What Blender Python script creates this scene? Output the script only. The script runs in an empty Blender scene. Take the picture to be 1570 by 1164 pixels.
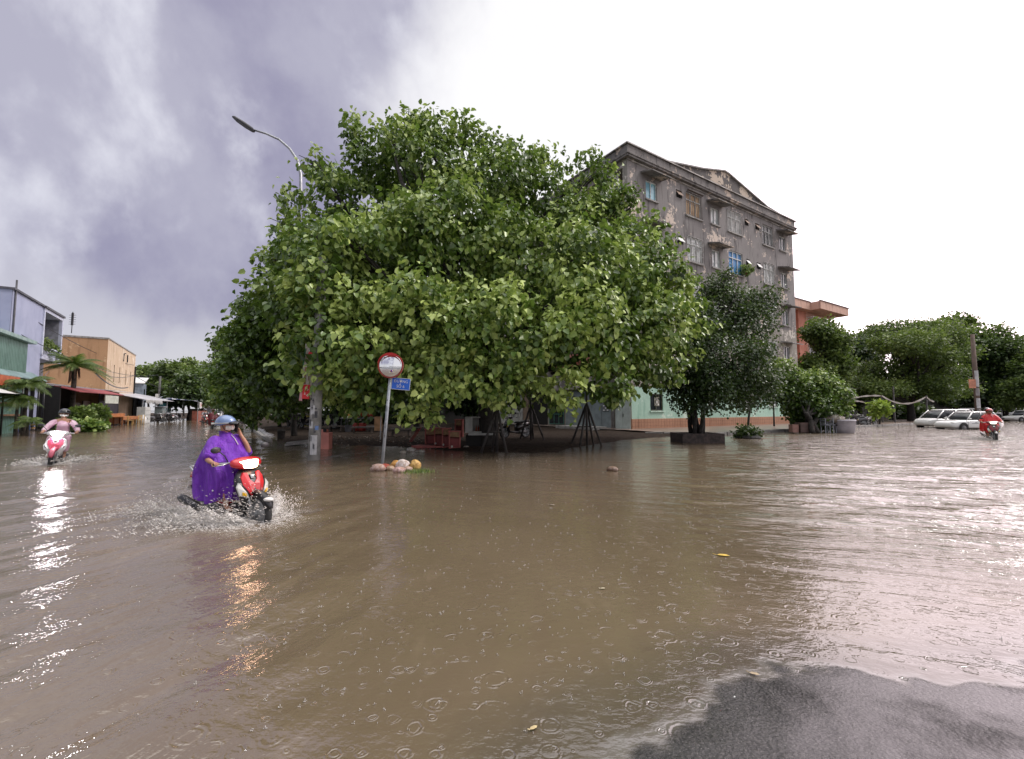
import bpy, bmesh, math, random
import numpy as np
from mathutils import Vector, Matrix
random.seed(7); rng = np.random.default_rng(7)
R = math.radians; PI = math.pi
SC = bpy.context.scene; COL = SC.collection
# ------------------------------------------------------------------ camera
H = 1.5; FPX = 680.0; TH = math.atan(46/FPX)
cam = bpy.data.cameras.new('camera'); co = bpy.data.objects.new('camera', cam); COL.objects.link(co)
co.location = (0, 0, H); co.rotation_euler = (R(90)+TH, 0, 0)
cam.sensor_width = 36; cam.lens = 36*FPX/1570; cam.clip_end = 3000; cam.clip_start = .05
SC.camera = co
# ------------------------------------------------------------------ world, sun, exposure
SUN = Vector((.75, .12, .80)).normalized()
W = bpy.data.worlds.new('World'); SC.world = W; W.use_nodes = True
nt = W.node_tree; nt.nodes.clear(); N = nt.nodes.new; K = nt.links.new
out = N('ShaderNodeOutputWorld'); mixs = N('ShaderNodeMixShader'); K(mixs.outputs[0], out.inputs[0])
bs = N('ShaderNodeBackground'); bs.inputs[1].default_value = .1
sky = N('ShaderNodeTexSky'); sky.sky_type = 'NISHITA'; sky.sun_disc = False
sky.sun_elevation = math.asin(SUN.z); sky.sun_rotation = math.atan2(SUN.x, SUN.y)
K(sky.outputs[0], bs.inputs[0]); K(bs.outputs[0], mixs.inputs[1])
bc = N('ShaderNodeBackground'); bc.inputs[1].default_value = 1.0; K(bc.outputs[0], mixs.inputs[2])
mixs.inputs[0].default_value = .93
def wmath(op, a, b=None, clamp=False):
    n = N('ShaderNodeMath'); n.operation = op; n.use_clamp = clamp
    for i, v in enumerate((a, b)):
        if v is None: continue
        if isinstance(v, (int, float)): n.inputs[i].default_value = v
        else: K(v, n.inputs[i])
    return n.outputs[0]
def wsm(v, a, b):
    n = N('ShaderNodeMapRange'); n.interpolation_type = 'SMOOTHSTEP'; K(v, n.inputs[0])
    n.inputs[1].default_value = a; n.inputs[2].default_value = b; return n.outputs[0]
def wmix(f, a, b):
    n = N('ShaderNodeMix'); n.data_type = 'RGBA'
    K(f, n.inputs[0])
    for i, v in ((6, a), (7, b)):
        if isinstance(v, tuple): n.inputs[i].default_value = (*v, 1)
        else: K(v, n.inputs[i])
    return n.outputs[2]
tc = N('ShaderNodeTexCoord'); sep = N('ShaderNodeSeparateXYZ'); K(tc.outputs['Generated'], sep.inputs[0])
mp = N('ShaderNodeMapping'); mp.inputs['Scale'].default_value = (1.5, 1.5, 1.0); K(tc.outputs['Generated'], mp.inputs[0])
def wnoise(s, d, r=.55, dist=0., off=0):
    m2 = N('ShaderNodeMapping'); m2.inputs['Location'].default_value = (off, off*.7, off*.3); K(mp.outputs[0], m2.inputs[0])
    n = N('ShaderNodeTexNoise'); n.inputs['Scale'].default_value = s; n.inputs['Detail'].default_value = d
    n.inputs['Roughness'].default_value = r; n.inputs['Distortion'].default_value = dist; K(m2.outputs[0], n.inputs['Vector']); return n.outputs['Fac']
n1 = wnoise(1.5, 7, .55, .15, 3.1); n2 = wnoise(2.6, 7, .54, .1, 7.7); n3 = wnoise(.9, 3, .5, 0, 1.3)
az = wmath('ARCTAN2', sep.outputs[0], sep.outputs[1])
el = sep.outputs[2]
# bright cover on the right, violet rain clouds on the left
edge = wmath('ADD', wmath('ADD', az, wmath('MULTIPLY', el, -.55)), wmath('MULTIPLY', wmath('SUBTRACT', n1, .5), .9))
bright = wsm(edge, -.64, -.32)
low = wsm(el, .02, .30)
purple = wmix(low, (.64, .63, .67), (.46, .45, .555))
darkc = wmix(wsm(wmath('ADD', n1, wmath('MULTIPLY', wmath('SUBTRACT', 1., low), .16)), .38, .56), (.31, .295, .42), purple)
light = wmix(wsm(n2, .48, .66), darkc, (.76, .76, .84))
white = wmix(wsm(az, .2, .80), (.985, .975, .985), (2.8, 2.36, 2.50))
back = wmix(wsm(sep.outputs[1], -.5, .2), (.8, .78, .82), white)
colr0 = wmix(bright, light, back)
colr = wmix(wsm(el, .70, .95), colr0, (2.5, 2.45, 2.4))
K(colr, bc.inputs[0])
sl = bpy.data.lights.new('sun', 'SUN'); sl.energy = 1.5; sl.angle = R(14); sl.color = (1, .965, .92)
so = bpy.data.objects.new('sun', sl); COL.objects.link(so); so.rotation_euler = SUN.to_track_quat('Z', 'Y').to_euler()
SC.view_settings.view_transform = 'Standard'; SC.view_settings.look = 'None'
SC.view_settings.exposure = 0.12; SC.view_settings.gamma = 1
SC.cycles.max_bounces = 8; SC.cycles.transparent_max_bounces = 12
# ------------------------------------------------------------------ where a pixel of the photo meets the ground
def ray(px, py):
    x = (px-785)/FPX; y = (582-py)/FPX
    return np.array([x, math.cos(TH)-y*math.sin(TH), math.sin(TH)+y*math.cos(TH)])
def P(px, py, z=0.):
    d = ray(px, py); t = (z-H)/d[2]; return Vector((d*t+np.array([0, 0, H])).tolist())
def PD(px, py, dep):
    d = ray(px, py); d = d/d[1]*dep; return Vector((d[0], d[1], d[2]+H))
AU = R(33.1); U = Vector((math.cos(AU), math.sin(AU), 0)); V = Vector((-math.sin(AU), math.cos(AU), 0))
# ------------------------------------------------------------------ materials
MATS = {}
class NB:
    def __init__(s, name):
        s.m = bpy.data.materials.new(name); s.m.use_nodes = True; s.t = s.m.node_tree
        s.b = s.t.nodes['Principled BSDF']; s.o = s.t.nodes['Material Output']
        s._pos = None
    def n(s, ty): return s.t.nodes.new('ShaderNode'+ty)
    def k(s, a, b): s.t.links.new(a, b)
    def pos(s):
        if s._pos is None: s._pos = s.n('TexCoord').outputs['Object']
        return s._pos
    def world(s): return s.n('NewGeometry').outputs['Position']
    def noise(s, scale, det=4, rough=.55, vec=None, stretch=None, dist=0.):
        v = vec or s.pos()
        if stretch:
            m = s.n('Mapping'); m.inputs['Scale'].default_value = stretch; s.k(v, m.inputs[0]); v = m.outputs[0]
        n = s.n('TexNoise'); n.inputs['Scale'].default_value = scale; n.inputs['Detail'].default_value = det
        n.inputs['Roughness'].default_value = rough; n.inputs['Distortion'].default_value = dist; s.k(v, n.inputs['Vector']); return n.outputs['Fac']
    def sm(s, v, a, b, lo=0., hi=1.):
        n = s.n('MapRange'); n.interpolation_type = 'SMOOTHSTEP'; s.k(v, n.inputs[0])
        n.inputs[1].default_value = a; n.inputs[2].default_value = b; n.inputs[3].default_value = lo; n.inputs[4].default_value = hi; return n.outputs[0]
    def ma(s, op, a, b=None, c=None, clamp=False):
        n = s.n('Math'); n.operation = op; n.use_clamp = clamp
        for i, v in enumerate((a, b, c)):
            if v is None: continue
            if isinstance(v, (int, float)): n.inputs[i].default_value = v
            else: s.k(v, n.inputs[i])
        return n.outputs[0]
    def mix(s, f, a, b):
        n = s.n('Mix'); n.data_type = 'RGBA'
        if isinstance(f, (int, float)): n.inputs[0].default_value = f
        else: s.k(f, n.inputs[0])
        for i, v in ((6, a), (7, b)):
            if isinstance(v, (tuple, list)): n.inputs[i].default_value = (*v[:3], 1)
            else: s.k(v, n.inputs[i])
        return n.outputs[2]
    def bump(s, h, dist=.01, strength=1.):
        n = s.n('Bump'); n.inputs['Distance'].default_value = dist; n.inputs['Strength'].default_value = strength
        s.k(h, n.inputs['Height']); s.k(n.outputs[0], s.b.inputs['Normal'])
    def col(s, c):
        if isinstance(c, (tuple, list)): s.b.inputs['Base Color'].default_value = (*c[:3], 1)
        else: s.k(c, s.b.inputs['Base Color'])
    def set(s, **kw):
        for k, v in kw.items(): s.b.inputs[k.replace('_', ' ')].default_value = v
def mat(name, c, c2=None, scale=3., rough=.6, metal=0., bump=0., bs=12., lo=.35, hi=.65, emit=None, es=0., coat=0.):
    if name in MATS: return MATS[name]
    q = NB(name); c2 = c2 or tuple(x*.62 for x in c)
    q.col(q.mix(q.sm(q.noise(scale, 6), lo, hi), c2, c)); q.set(Roughness=rough, Metallic=metal)
    if coat: q.b.inputs['Coat Weight'].default_value = coat; q.b.inputs['Coat Roughness'].default_value = .08
    if bump: q.bump(q.noise(bs, 5), bump)
    if emit: q.b.inputs['Emission Color'].default_value = (*emit, 1); q.b.inputs['Emission Strength'].default_value = es
    MATS[name] = q.m; return q.m
def wall_mat(name, base, alt, pale=None, dark=None, peel=.70, streak=.5, rough=.85, sc=.5):
    q = NB(name); c = q.mix(q.sm(q.noise(sc, 6, .6), .3, .7), alt, base)
    c = q.mix(q.sm(q.noise(9, 4, .7), .3, .75), c, tuple(x*.82 for x in base))
    if dark:
        st = q.noise(1.6, 6, .65, stretch=(1.6, 1.6, .22)); c = q.mix(q.ma('MULTIPLY', q.sm(st, .50, .68), streak), c, dark)
    if pale:
        pe = q.ma('ADD', q.ma('MULTIPLY', q.noise(.55, 2), .55), q.ma('MULTIPLY', q.noise(3.5, 6, .65), .45)); c = q.mix(q.sm(pe, peel-.10, peel-.085), c, pale)
    q.col(c); q.set(Roughness=rough); q.bump(q.noise(7, 6, .7), .02, .5); MATS[name] = q.m; return q.m
def corr_mat(name, c, c2, period=.12, axis=0, rough=.45, metal=.3):
    q = NB(name); sp = q.n('SeparateXYZ'); q.k(q.pos(), sp.inputs[0])
    w = q.ma('SINE', q.ma('MULTIPLY', sp.outputs[axis], 2*PI/period))
    q.col(q.mix(q.sm(q.noise(1.2, 6, .65), .35, .7), c, c2)); q.set(Roughness=rough, Metallic=metal); q.bump(w, .02, .8); MATS[name] = q.m; return q.m
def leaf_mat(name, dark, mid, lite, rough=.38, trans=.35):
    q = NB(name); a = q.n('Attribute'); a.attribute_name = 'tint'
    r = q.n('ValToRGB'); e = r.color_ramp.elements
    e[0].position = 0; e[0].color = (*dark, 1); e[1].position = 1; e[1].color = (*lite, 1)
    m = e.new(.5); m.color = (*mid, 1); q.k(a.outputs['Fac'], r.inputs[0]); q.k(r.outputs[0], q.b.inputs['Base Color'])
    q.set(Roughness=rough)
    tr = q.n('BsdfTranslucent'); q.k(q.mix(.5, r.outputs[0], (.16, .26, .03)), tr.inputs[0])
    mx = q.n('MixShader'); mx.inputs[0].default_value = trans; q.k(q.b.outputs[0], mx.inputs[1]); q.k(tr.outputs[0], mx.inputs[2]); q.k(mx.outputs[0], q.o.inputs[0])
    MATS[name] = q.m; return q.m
# ------------------------------------------------------------------ mesh helpers
class MB:
    def __init__(s): s.v = []; s.f = []; s.mi = []
    def add(s, vs, fs, mi=0):
        o = len(s.v); s.v += [tuple(v) for v in vs]; s.f += [tuple(i+o for i in f) for f in fs]; s.mi += [mi]*len(fs); return s
    def box(s, x0, x1, y0, y1, z0, z1, mi=0):
        vs = [(x, y, z) for x in (x0, x1) for y in (y0, y1) for z in (z0, z1)]
        return s.add(vs, [(0, 1, 3, 2), (4, 6, 7, 5), (0, 4, 5, 1), (2, 3, 7, 6), (0, 2, 6, 4), (1, 5, 7, 3)], mi)
    def obox(s, c, size, rot=(0, 0, 0), mi=0):
        M = Matrix.Translation(c) @ (Matrix.Rotation(rot[2], 4, 'Z') @ Matrix.Rotation(rot[1], 4, 'Y') @ Matrix.Rotation(rot[0], 4, 'X'))
        a, b, d = [k/2 for k in size]
        vs = [M @ Vector((x, y, z)) for x in (-a, a) for y in (-b, b) for z in (-d, d)]
        return s.add(vs, [(0, 1, 3, 2), (4, 6, 7, 5), (0, 4, 5, 1), (2, 3, 7, 6), (0, 2, 6, 4), (1, 5, 7, 3)], mi)
    def loft(s, rings, cap=True, mi=0, close=False):
        n = len(rings[0]); vs = [p for r in rings for p in r]; fs = []
        m = len(rings)
        for i in range(m if close else m-1):
            j = (i+1) % m
            for k in range(n): fs.append((i*n+k, i*n+(k+1) % n, j*n+(k+1) % n, j*n+k))
        if cap and not close: fs += [tuple(range(n))[::-1], tuple(range((m-1)*n, m*n))]
        return s.add(vs, fs, mi)
    def tube(s, pts, r, n=8, mi=0, cap=True):
        pts = [Vector(p) for p in pts]; rs = r if isinstance(r, (list, tuple)) else [r]*len(pts); rings = []
        for i, p in enumerate(pts):
            d = (pts[min(i+1, len(pts)-1)]-pts[max(i-1, 0)]).normalized()
            a = d.cross(Vector((0, 0, 1)) if abs(d.z) < .95 else Vector((1, 0, 0))).normalized(); b = d.cross(a)
            rings.append([p+(a*math.cos(t)+b*math.sin(t))*rs[i] for t in [2*PI*k/n for k in range(n)]])
        return s.loft(rings, cap, mi)
    def lathe(s, prof, c=(0, 0, 0), n=16, mi=0, axis='Z', sx=1, sy=1):
        rings = []
        for r, z in prof:
            ring = []
            for k in range(n):
                a = 2*PI*k/n; x = r*math.cos(a)*sx; y = r*math.sin(a)*sy
                p = (x, y, z) if axis == 'Z' else ((x, z, y) if axis == 'Y' else (z, x, y))
                ring.append((p[0]+c[0], p[1]+c[1], p[2]+c[2]))
            rings.append(ring)
        return s.loft(rings, True, mi)
    def ell(s, c, r, n=12, m=8, mi=0, jit=0.):
        rings = []
        for i in range(m+1):
            t = PI*i/m; rr = max(math.sin(t), .02)
            rings.append([(c[0]+r[0]*rr*math.cos(2*PI*k/n)*(1+random.uniform(-jit, jit)), c[1]+r[1]*rr*math.sin(2*PI*k/n)*(1+random.uniform(-jit, jit)), c[2]-r[2]*math.cos(t)) for k in range(n)])
        return s.loft(rings, True, mi)
    def prism(s, poly, fn, fb, mi=0):   # polygon (a,b) -> front fn(a,b), back fb(a,b)
        n = len(poly); vs = [fn(*p) for p in poly]+[fb(*p) for p in poly]
        return s.add(vs, [tuple(range(n)), tuple(range(n, 2*n))[::-1]]+[(k, (k+1) % n+0, (k+1) % n+n, k+n) for k in range(n)], mi)
    def build(s, name, mats, parent=None, smooth=False, bevel=0.):
        me = bpy.data.meshes.new(name); me.from_pydata([tuple(v) for v in s.v], [], s.f)
        for m in (mats if isinstance(mats, (list, tuple)) else [mats]): me.materials.append(m)
        me.polygons.foreach_set('material_index', s.mi)
        bm = bmesh.new(); bm.from_mesh(me); bmesh.ops.recalc_face_normals(bm, faces=bm.faces); bm.to_mesh(me); bm.free()
        if smooth: me.shade_smooth()
        o = bpy.data.objects.new(name, me); COL.objects.link(o)
        if parent: o.parent = parent
        if bevel:
            b = o.modifiers.new('bevel', 'BEVEL'); b.width = bevel; b.segments = 2; b.limit_method = 'ANGLE'
        return o
def ringZ(cx, cy, z, ax, ay, n=20, p=2.4, tilt=0.):
    o = []
    for k in range(n):
        a = 2*PI*k/n; c, s_ = math.cos(a), math.sin(a)
        x = math.copysign(abs(c)**(2/p), c)*ax; y = math.copysign(abs(s_)**(2/p), s_)*ay; o.append((cx+x, cy+y, z+x*tilt))
    return o
def ringX(x, cy, cz, ay, az, n=20, p=2.4, tilt=0.):
    return [(x+(q[1]-0)*tilt, cy+q[0], cz+q[1]) for q in [(a[0], a[1]) for a in ringZ(0, 0, 0, ay, az, n, p)]]
def tag(o, label=None, cat=None, group=None, kind=None):
    if label: o['label'] = label
    if cat: o['category'] = cat
    if group: o['group'] = group
    if kind: o['kind'] = kind
    return o
def thing(name, label, cat, loc=(0, 0, 0), rz=0., group=None):
    o = bpy.data.objects.new(name, None); COL.objects.link(o); o.location = loc; o.rotation_euler = (0, 0, rz)
    o.empty_display_size = .3; return tag(o, label, cat, group)
def one(mb, name, mats, label, cat, loc=(0, 0, 0), rz=0., group=None, smooth=False, bevel=0.):
    o = mb.build(name, mats, None, smooth, bevel); o.location = loc; o.rotation_euler = (0, 0, rz); return tag(o, label, cat, group)
def copy_tree(o, loc=None, rz=None, label=None, group=None, parent=None):
    c = o.copy(); COL.objects.link(c)
    if parent: c.parent = parent
    if loc is not None: c.location = loc
    if rz is not None: c.rotation_euler = (0, 0, rz)
    if label: c['label'] = label
    if group: c['group'] = group
    for ch in list(o.children): copy_tree(ch, parent=c)
    return c
def skin(name, verts, edges, m, parent, roots=(0,), sub=2):
    me = bpy.data.meshes.new(name); me.from_pydata([v[:3] for v in verts], edges, []); me.materials.append(m)
    o = bpy.data.objects.new(name, me); COL.objects.link(o); o.parent = parent
    sk = o.modifiers.new('skin', 'SKIN'); sk.use_smooth_shade = True
    sv = me.skin_vertices[0].data if me.skin_vertices else None
    if sv is None:
        bm = bmesh.new(); bm.from_mesh(me); bm.verts.layers.skin.verify(); bm.to_mesh(me); bm.free(); sv = me.skin_vertices[0].data
    for i, v in enumerate(verts):
        sv[i].radius = (v[3], v[4] if len(v) > 4 else v[3]); sv[i].use_root = i in roots
    s2 = o.modifiers.new('sub', 'SUBSURF'); s2.levels = s2.render_levels = sub; return o
def text_mb(s, size, th=.004):
    cu = bpy.data.curves.new('t', 'FONT'); cu.body = s; cu.size = size; cu.align_x = 'CENTER'; cu.align_y = 'CENTER'; cu.extrude = th/2; cu.resolution_u = 3
    o = bpy.data.objects.new('t', cu); COL.objects.link(o); bpy.context.view_layer.update()
    me = bpy.data.meshes.new_from_object(o.evaluated_get(bpy.context.evaluated_depsgraph_get()))
    vs = [tuple(v.co) for v in me.vertices]; fs = [tuple(p.vertices) for p in me.polygons]
    bpy.data.objects.remove(o); bpy.data.curves.remove(cu); return vs, fs
def holes_wall(mb, a0, a1, z0, z1, holes, place, depth=.18, mi=0, mj=None):
    """wall in (a,z) with openings; place(a,z,d) -> xyz, d into the wall"""
    A = sorted({a0, a1, *[h[0] for h in holes], *[h[1] for h in holes]}); Z = sorted({z0, z1, *[h[2] for h in holes], *[h[3] for h in holes]})
    for i in range(len(A)-1):
        for j in range(len(Z)-1):
            ca, cz = (A[i]+A[i+1])/2, (Z[j]+Z[j+1])/2
            if any(h[0] < ca < h[1] and h[2] < cz < h[3] for h in holes): continue
            mb.add([place(A[i], Z[j], 0), place(A[i+1], Z[j], 0), place(A[i+1], Z[j+1], 0), place(A[i], Z[j+1], 0)], [(0, 1, 2, 3)], mi)
    for h in holes:
        c = [(h[0], h[2]), (h[1], h[2]), (h[1], h[3]), (h[0], h[3])]
        for k in range(4):
            p, q = c[k], c[(k+1) % 4]; mb.add([place(*p, 0), place(*q, 0), place(*q, depth), place(*p, depth)], [(0, 1, 2, 3)], mi if mj is None else mj)
# ------------------------------------------------------------------ foliage
def mesh_np(name, verts, quads, m, parent, tint=None):
    me = bpy.data.meshes.new(name); nv, nf = len(verts), len(quads)
    me.vertices.add(nv); me.vertices.foreach_set('co', verts.astype(np.float32).ravel())
    me.loops.add(nf*4); me.loops.foreach_set('vertex_index', quads.astype(np.int32).ravel())
    me.polygons.add(nf); me.polygons.foreach_set('loop_start', np.arange(nf, dtype=np.int32)*4)
    if tint is not None:
        a = me.attributes.new('tint', 'FLOAT', 'POINT'); a.data.foreach_set('value', tint.astype(np.float32))
    me.materials.append(m); me.update(calc_edges=True); me.validate()
    o = bpy.data.objects.new(name, me); COL.objects.link(o)
    if parent: o.parent = parent
    return o
def unit(a): return a/np.maximum(np.linalg.norm(a, axis=1, keepdims=True), 1e-6)
def crown_pts(lobes, n, kin=.12, shell=.14, gap=.0):
    C = np.array([l[0] for l in lobes], float); Rr = np.array([l[1] for l in lobes], float)
    w = (Rr[:, 0]*Rr[:, 1]+Rr[:, 0]*Rr[:, 2]+Rr[:, 1]*Rr[:, 2]); w = w/w.sum()
    out_p, out_d, out_l = [], [], []; got = 0
    while got < n:
        i = rng.choice(len(lobes), n, p=w); d = unit(rng.normal(size=(n, 3)))
        k = 1-np.abs(rng.normal(size=n))*shell+.05*rng.normal(size=n)
        ins = rng.random(n) < kin; k = np.where(ins, rng.random(n)*.8, k)
        p = C[i]+d*Rr[i]*k[:, None]
        dist = np.min(np.stack([np.where(np.arange(n) < 0, 0, np.linalg.norm((p-C[j])/Rr[j], axis=1)+(i == j)*9) for j in range(len(lobes))]), axis=0)
        ok = (dist > .66) | (rng.random(n) < .22)
        if gap:
            g = np.sin(p[:, 0]*1.9+1.3*np.sin(p[:, 2]*1.5))+np.sin(p[:, 1]*2.1+p[:, 2]*1.1)+np.sin(p[:, 2]*2.6+p[:, 0]*.8)
            ok &= (g > -3+gap*3) | (rng.random(n) < .25)
        p, d, i = p[ok], d[ok], i[ok]; out_p.append(p); out_d.append(d); out_l.append(i); got += len(p)
    return np.concatenate(out_p)[:n], np.concatenate(out_d)[:n], np.concatenate(out_l)[:n]
def leaves(name, P0, D0, lob, m, parent, size=.17, per=9, spread=.28, twig=.45, droop=.5, simple=False, bright=0., aspect=.85, lite=None):
    n = len(P0); tw = unit(D0*.8+rng.normal(size=(n, 3))*.5+np.array([0, 0, .15]))
    P1 = np.repeat(P0, per, 0); T1 = np.repeat(tw, per, 0); D1 = np.repeat(D0, per, 0); k = len(P1)
    P1 = P1+T1*(rng.random((k, 1))-.35)*twig+rng.normal(size=(k, 3))*spread*.5
    d = unit(D1*.45+T1*.3+rng.normal(size=(k, 3))*.55+np.array([0, 0, -droop]))
    nn = unit(D1*.75+rng.normal(size=(k, 3))*.45+np.array([0, 0, .65])); w = unit(np.cross(nn, d)); nn = np.cross(d, w)
    s = size*(.6+.6*rng.random((k, 1)))
    cl = np.repeat(rng.random(n), per)*.45+rng.random(k)*.4
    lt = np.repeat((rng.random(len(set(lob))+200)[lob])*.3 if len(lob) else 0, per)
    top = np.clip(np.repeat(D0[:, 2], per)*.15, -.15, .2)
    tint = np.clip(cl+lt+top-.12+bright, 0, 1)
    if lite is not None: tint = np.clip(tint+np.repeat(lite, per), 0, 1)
    if simple:
        vs = np.stack([P1, P1+d*s*.5+w*s*aspect*.5, P1+d*s, P1+d*s*.5-w*s*aspect*.5], 1).reshape(-1, 3)
        q = np.arange(k*4).reshape(-1, 4); return mesh_np(name, vs, q, m, parent, np.repeat(tint, 4))
    a = aspect*.5; f = .12
    vs = np.stack([P1, P1+d*s*.12+w*s*a*.95+nn*s*f, P1+d*s*.6+w*s*a*.8+nn*s*f*.7, P1+d*s-nn*s*.12, P1+d*s*.6-w*s*a*.8+nn*s*f*.7, P1+d*s*.12-w*s*a*.95+nn*s*f], 1).reshape(-1, 3)
    b = np.arange(k)[:, None]*6; q = np.concatenate([b+np.array([[0, 1, 2, 3]]), b+np.array([[3, 4, 5, 0]])], 0)
    return mesh_np(name, vs, q, m, parent, np.repeat(tint, 6))
def limb(mb, a, b, r0, r1, wob=.25, n=6, seg=7):
    a, b = Vector(a), Vector(b); L = (b-a).length; pts = []
    off = [Vector((random.uniform(-1, 1), random.uniform(-1, 1), random.uniform(-.4, .4)))*wob*L*.3 for _ in range(2)]
    for i in range(seg+1):
        t = i/seg; pts.append(a.lerp(b, t)+off[0]*math.sin(PI*t)+off[1]*math.sin(2*PI*t)*.5+Vector((0, 0, L*.06*math.sin(PI*t))))
    mb.tube(pts, [r0+(r1-r0)*i/seg for i in range(seg+1)], n)
def tree(name, label, cat, base, lobes, m, bark, ntw, size, per, trunk_r=.2, fork=2., stems=1, group=None, simple=True, kin=.12, gap=.0, twig=.45, spread=.28, droop=.5, bright=0., aspect=.85, lean=(0, 0), nbr=14, shell=.14, lit=None):
    b = Vector(base); t = thing(name, label, cat, b, 0, group)
    L = [(tuple(Vector(c)-b), r if isinstance(r, tuple) else (r, r, r*.85)) for c, r in lobes]
    mb = MB(); F = Vector((lean[0], lean[1], fork))
    tips = []
    for s in range(stems):
        o = Vector((random.uniform(-.3, .3), random.uniform(-.3, .3), -.1)) if stems > 1 else Vector((0, 0, -.15))
        f2 = F+(Vector((random.uniform(-.6, .6), random.uniform(-.5, .5), random.uniform(-.3, .3))) if stems > 1 else Vector())
        limb(mb, o, f2, trunk_r, trunk_r*.7, .18, 10); tips.append(f2)
    ch = L if len(L) <= nbr else random.sample(L, nbr)
    for c, r in ch:
        f = random.choice(tips); c = Vector(c); limb(mb, f-Vector((0, 0, .15)), c, trunk_r*.45, trunk_r*.12, .3)
        for _ in range(3):
            e = c+Vector((random.gauss(0, 1)*r[0], random.gauss(0, 1)*r[1], abs(random.gauss(0, 1))*r[2]))*.6; limb(mb, f.lerp(c, .65), e, trunk_r*.14, .012, .3, 5, 5)
    mb.build('trunk', bark, t, True)
    p, d, l = crown_pts(L, ntw, kin, shell, gap)
    leaves('crown', p, d, l, m, t, size, per, spread, twig, droop, simple, bright, aspect, None if lit is None else lit(p+np.array(b)[None]))
    return t
# ------------------------------------------------------------------ palette
concrete = mat('concrete', (.34, .33, .31), (.2, .19, .18), 4, .8, bump=.01)
metal_g = mat('galvanised', (.42, .43, .44), (.3, .31, .32), 6, .4, .6)
dark = mat('dark_plastic', (.018, .018, .02), (.012, .012, .014), 5, .35)
black = mat('matt_black', (.012, .011, .010), None, 5, .8)
rubber = mat('tyre_rubber', (.02, .02, .02), None, 5, .7)
chrome = mat('chrome', (.6, .6, .6), (.5, .5, .5), 5, .2, 1.)
white = mat('white_paint', (.72, .72, .70), (.6, .6, .58), 3, .45)
wood = mat('wood', (.22, .12, .06), (.12, .06, .03), 6, .6, bump=.01)
orange_w = mat('orange_wood', (.42, .16, .04), (.26, .09, .03), 4, .6)
yellow_w = mat('yellow_wood', (.55, .38, .14), (.4, .25, .09), 4, .6)
bark = mat('bark', (.085, .07, .055), (.03, .026, .022), 5, .9, bump=.04, bs=14)
bark_d = mat('dark_bark', (.035, .03, .026), (.015, .013, .011), 5, .85, bump=.04, bs=14)
glassd = mat('dark_glass', (.02, .025, .028), (.04, .045, .05), 2, .08)
curtain = mat('curtain_glass', (.58, .62, .60), (.24, .27, .26), 2.2, .25, lo=.35, hi=.55)
blueglass = mat('blue_glass', (.30, .58, .66), (.22, .45, .55), 2, .2)
skin_m = mat('skin', (.42, .22, .14), (.36, .18, .11), 5, .5)
# ------------------------------------------------------------------ ground and flood water
def pdist(x, y, poly):
    d = np.full(x.shape, 1e9); ins = np.zeros(x.shape, bool); n = len(poly)
    for i in range(n):
        (x0, y0), (x1, y1) = poly[i], poly[(i+1) % n]; ex, ey = x1-x0, y1-y0
        t = np.clip(((x-x0)*ex+(y-y0)*ey)/(ex*ex+ey*ey), 0, 1); d = np.minimum(d, np.hypot(x-x0-t*ex, y-y0-t*ey))
        c = (y0 > y) != (y1 > y)
        with np.errstate(divide='ignore', invalid='ignore'): ins ^= c & (x < (x1-x0)*(y-y0)/(y1-y0+1e-12)+x0)
    return np.where(ins, d, -d)
def ss(v, a, b): t = np.clip((v-a)/(b-a), 0, 1); return t*t*(3-2*t)
def nz(x, y, s, seed):
    r = np.random.default_rng(seed); o = 0
    for k in range(7):
        a = r.uniform(0, 2*PI); f = s*r.uniform(.6, 1.7); o = o+np.sin(x*f*math.cos(a)+y*f*math.sin(a)+r.uniform(0, 6)+1.3*np.sin(x*f*.4+k)+1.1*np.sin(y*f*.5+2*k))
    return o/7
ISL = [(-17.8, 31), (-11.2, 20.7), (-7.4, 18.6), (-3.6, 16.6), (-1.2, 15.0), (1.9, 15.0), (4.4, 19.8), (7.1, 22.9), (20.5, 32.1), (92, 78.5), (60, 300), (-195, 300)]
LEFT = [(-33.4, 20), (-33.2, 30), (-36.2, 38.2), (-43.6, 53.6), (-54, 74), (-110, 190), (-400, 190), (-400, -50), (-60, -50)]
RIGHT = [(27, 40.5), (33.5, 43.2), (46, 52), (60, 60), (120, 72), (300, 100), (300, 400), (60, 400)]
NEAR = [tuple(P(px, py)[:2]) for px, py in ((900, 1215), (960, 1164), (1015, 1125), (1100, 1078), (1180, 1043), (1290, 1036), (1370, 1048), (1470, 1052), (1600, 1040))]+[(5, 3.0), (9, 2.4), (14, 1.5), (14, -8), (0, -8)]
NR = [(.49, 1.2)]+NEAR
def ground_z(x, y):
    z = -.17+.015*nz(x, y, .5, 1)
    di = pdist(x, y, ISL); z = z+ss(di+.35*nz(x, y, 1.3, 5), -.9, 1.6)*(.27+.03*nz(x, y, 2.3, 2))
    dl = pdist(x, y, LEFT); z = np.maximum(z, -.17+ss(dl, -2.5, .6)*.22)
    dr = pdist(x, y, RIGHT); z = np.maximum(z, -.17+ss(dr, -2, 1)*.24)
    dn = pdist(x, y, NEAR); zn = np.where(dn > 0, dn*.04, dn*.055)+.004*nz(x, y, 4.2, 3)+.004*nz(x, y, 13, 4)+.003*nz(x, y, 31, 8); z = np.where(dn > -2.6, np.maximum(z, zn), z)
    return z, dn, di, dl, dr
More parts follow.
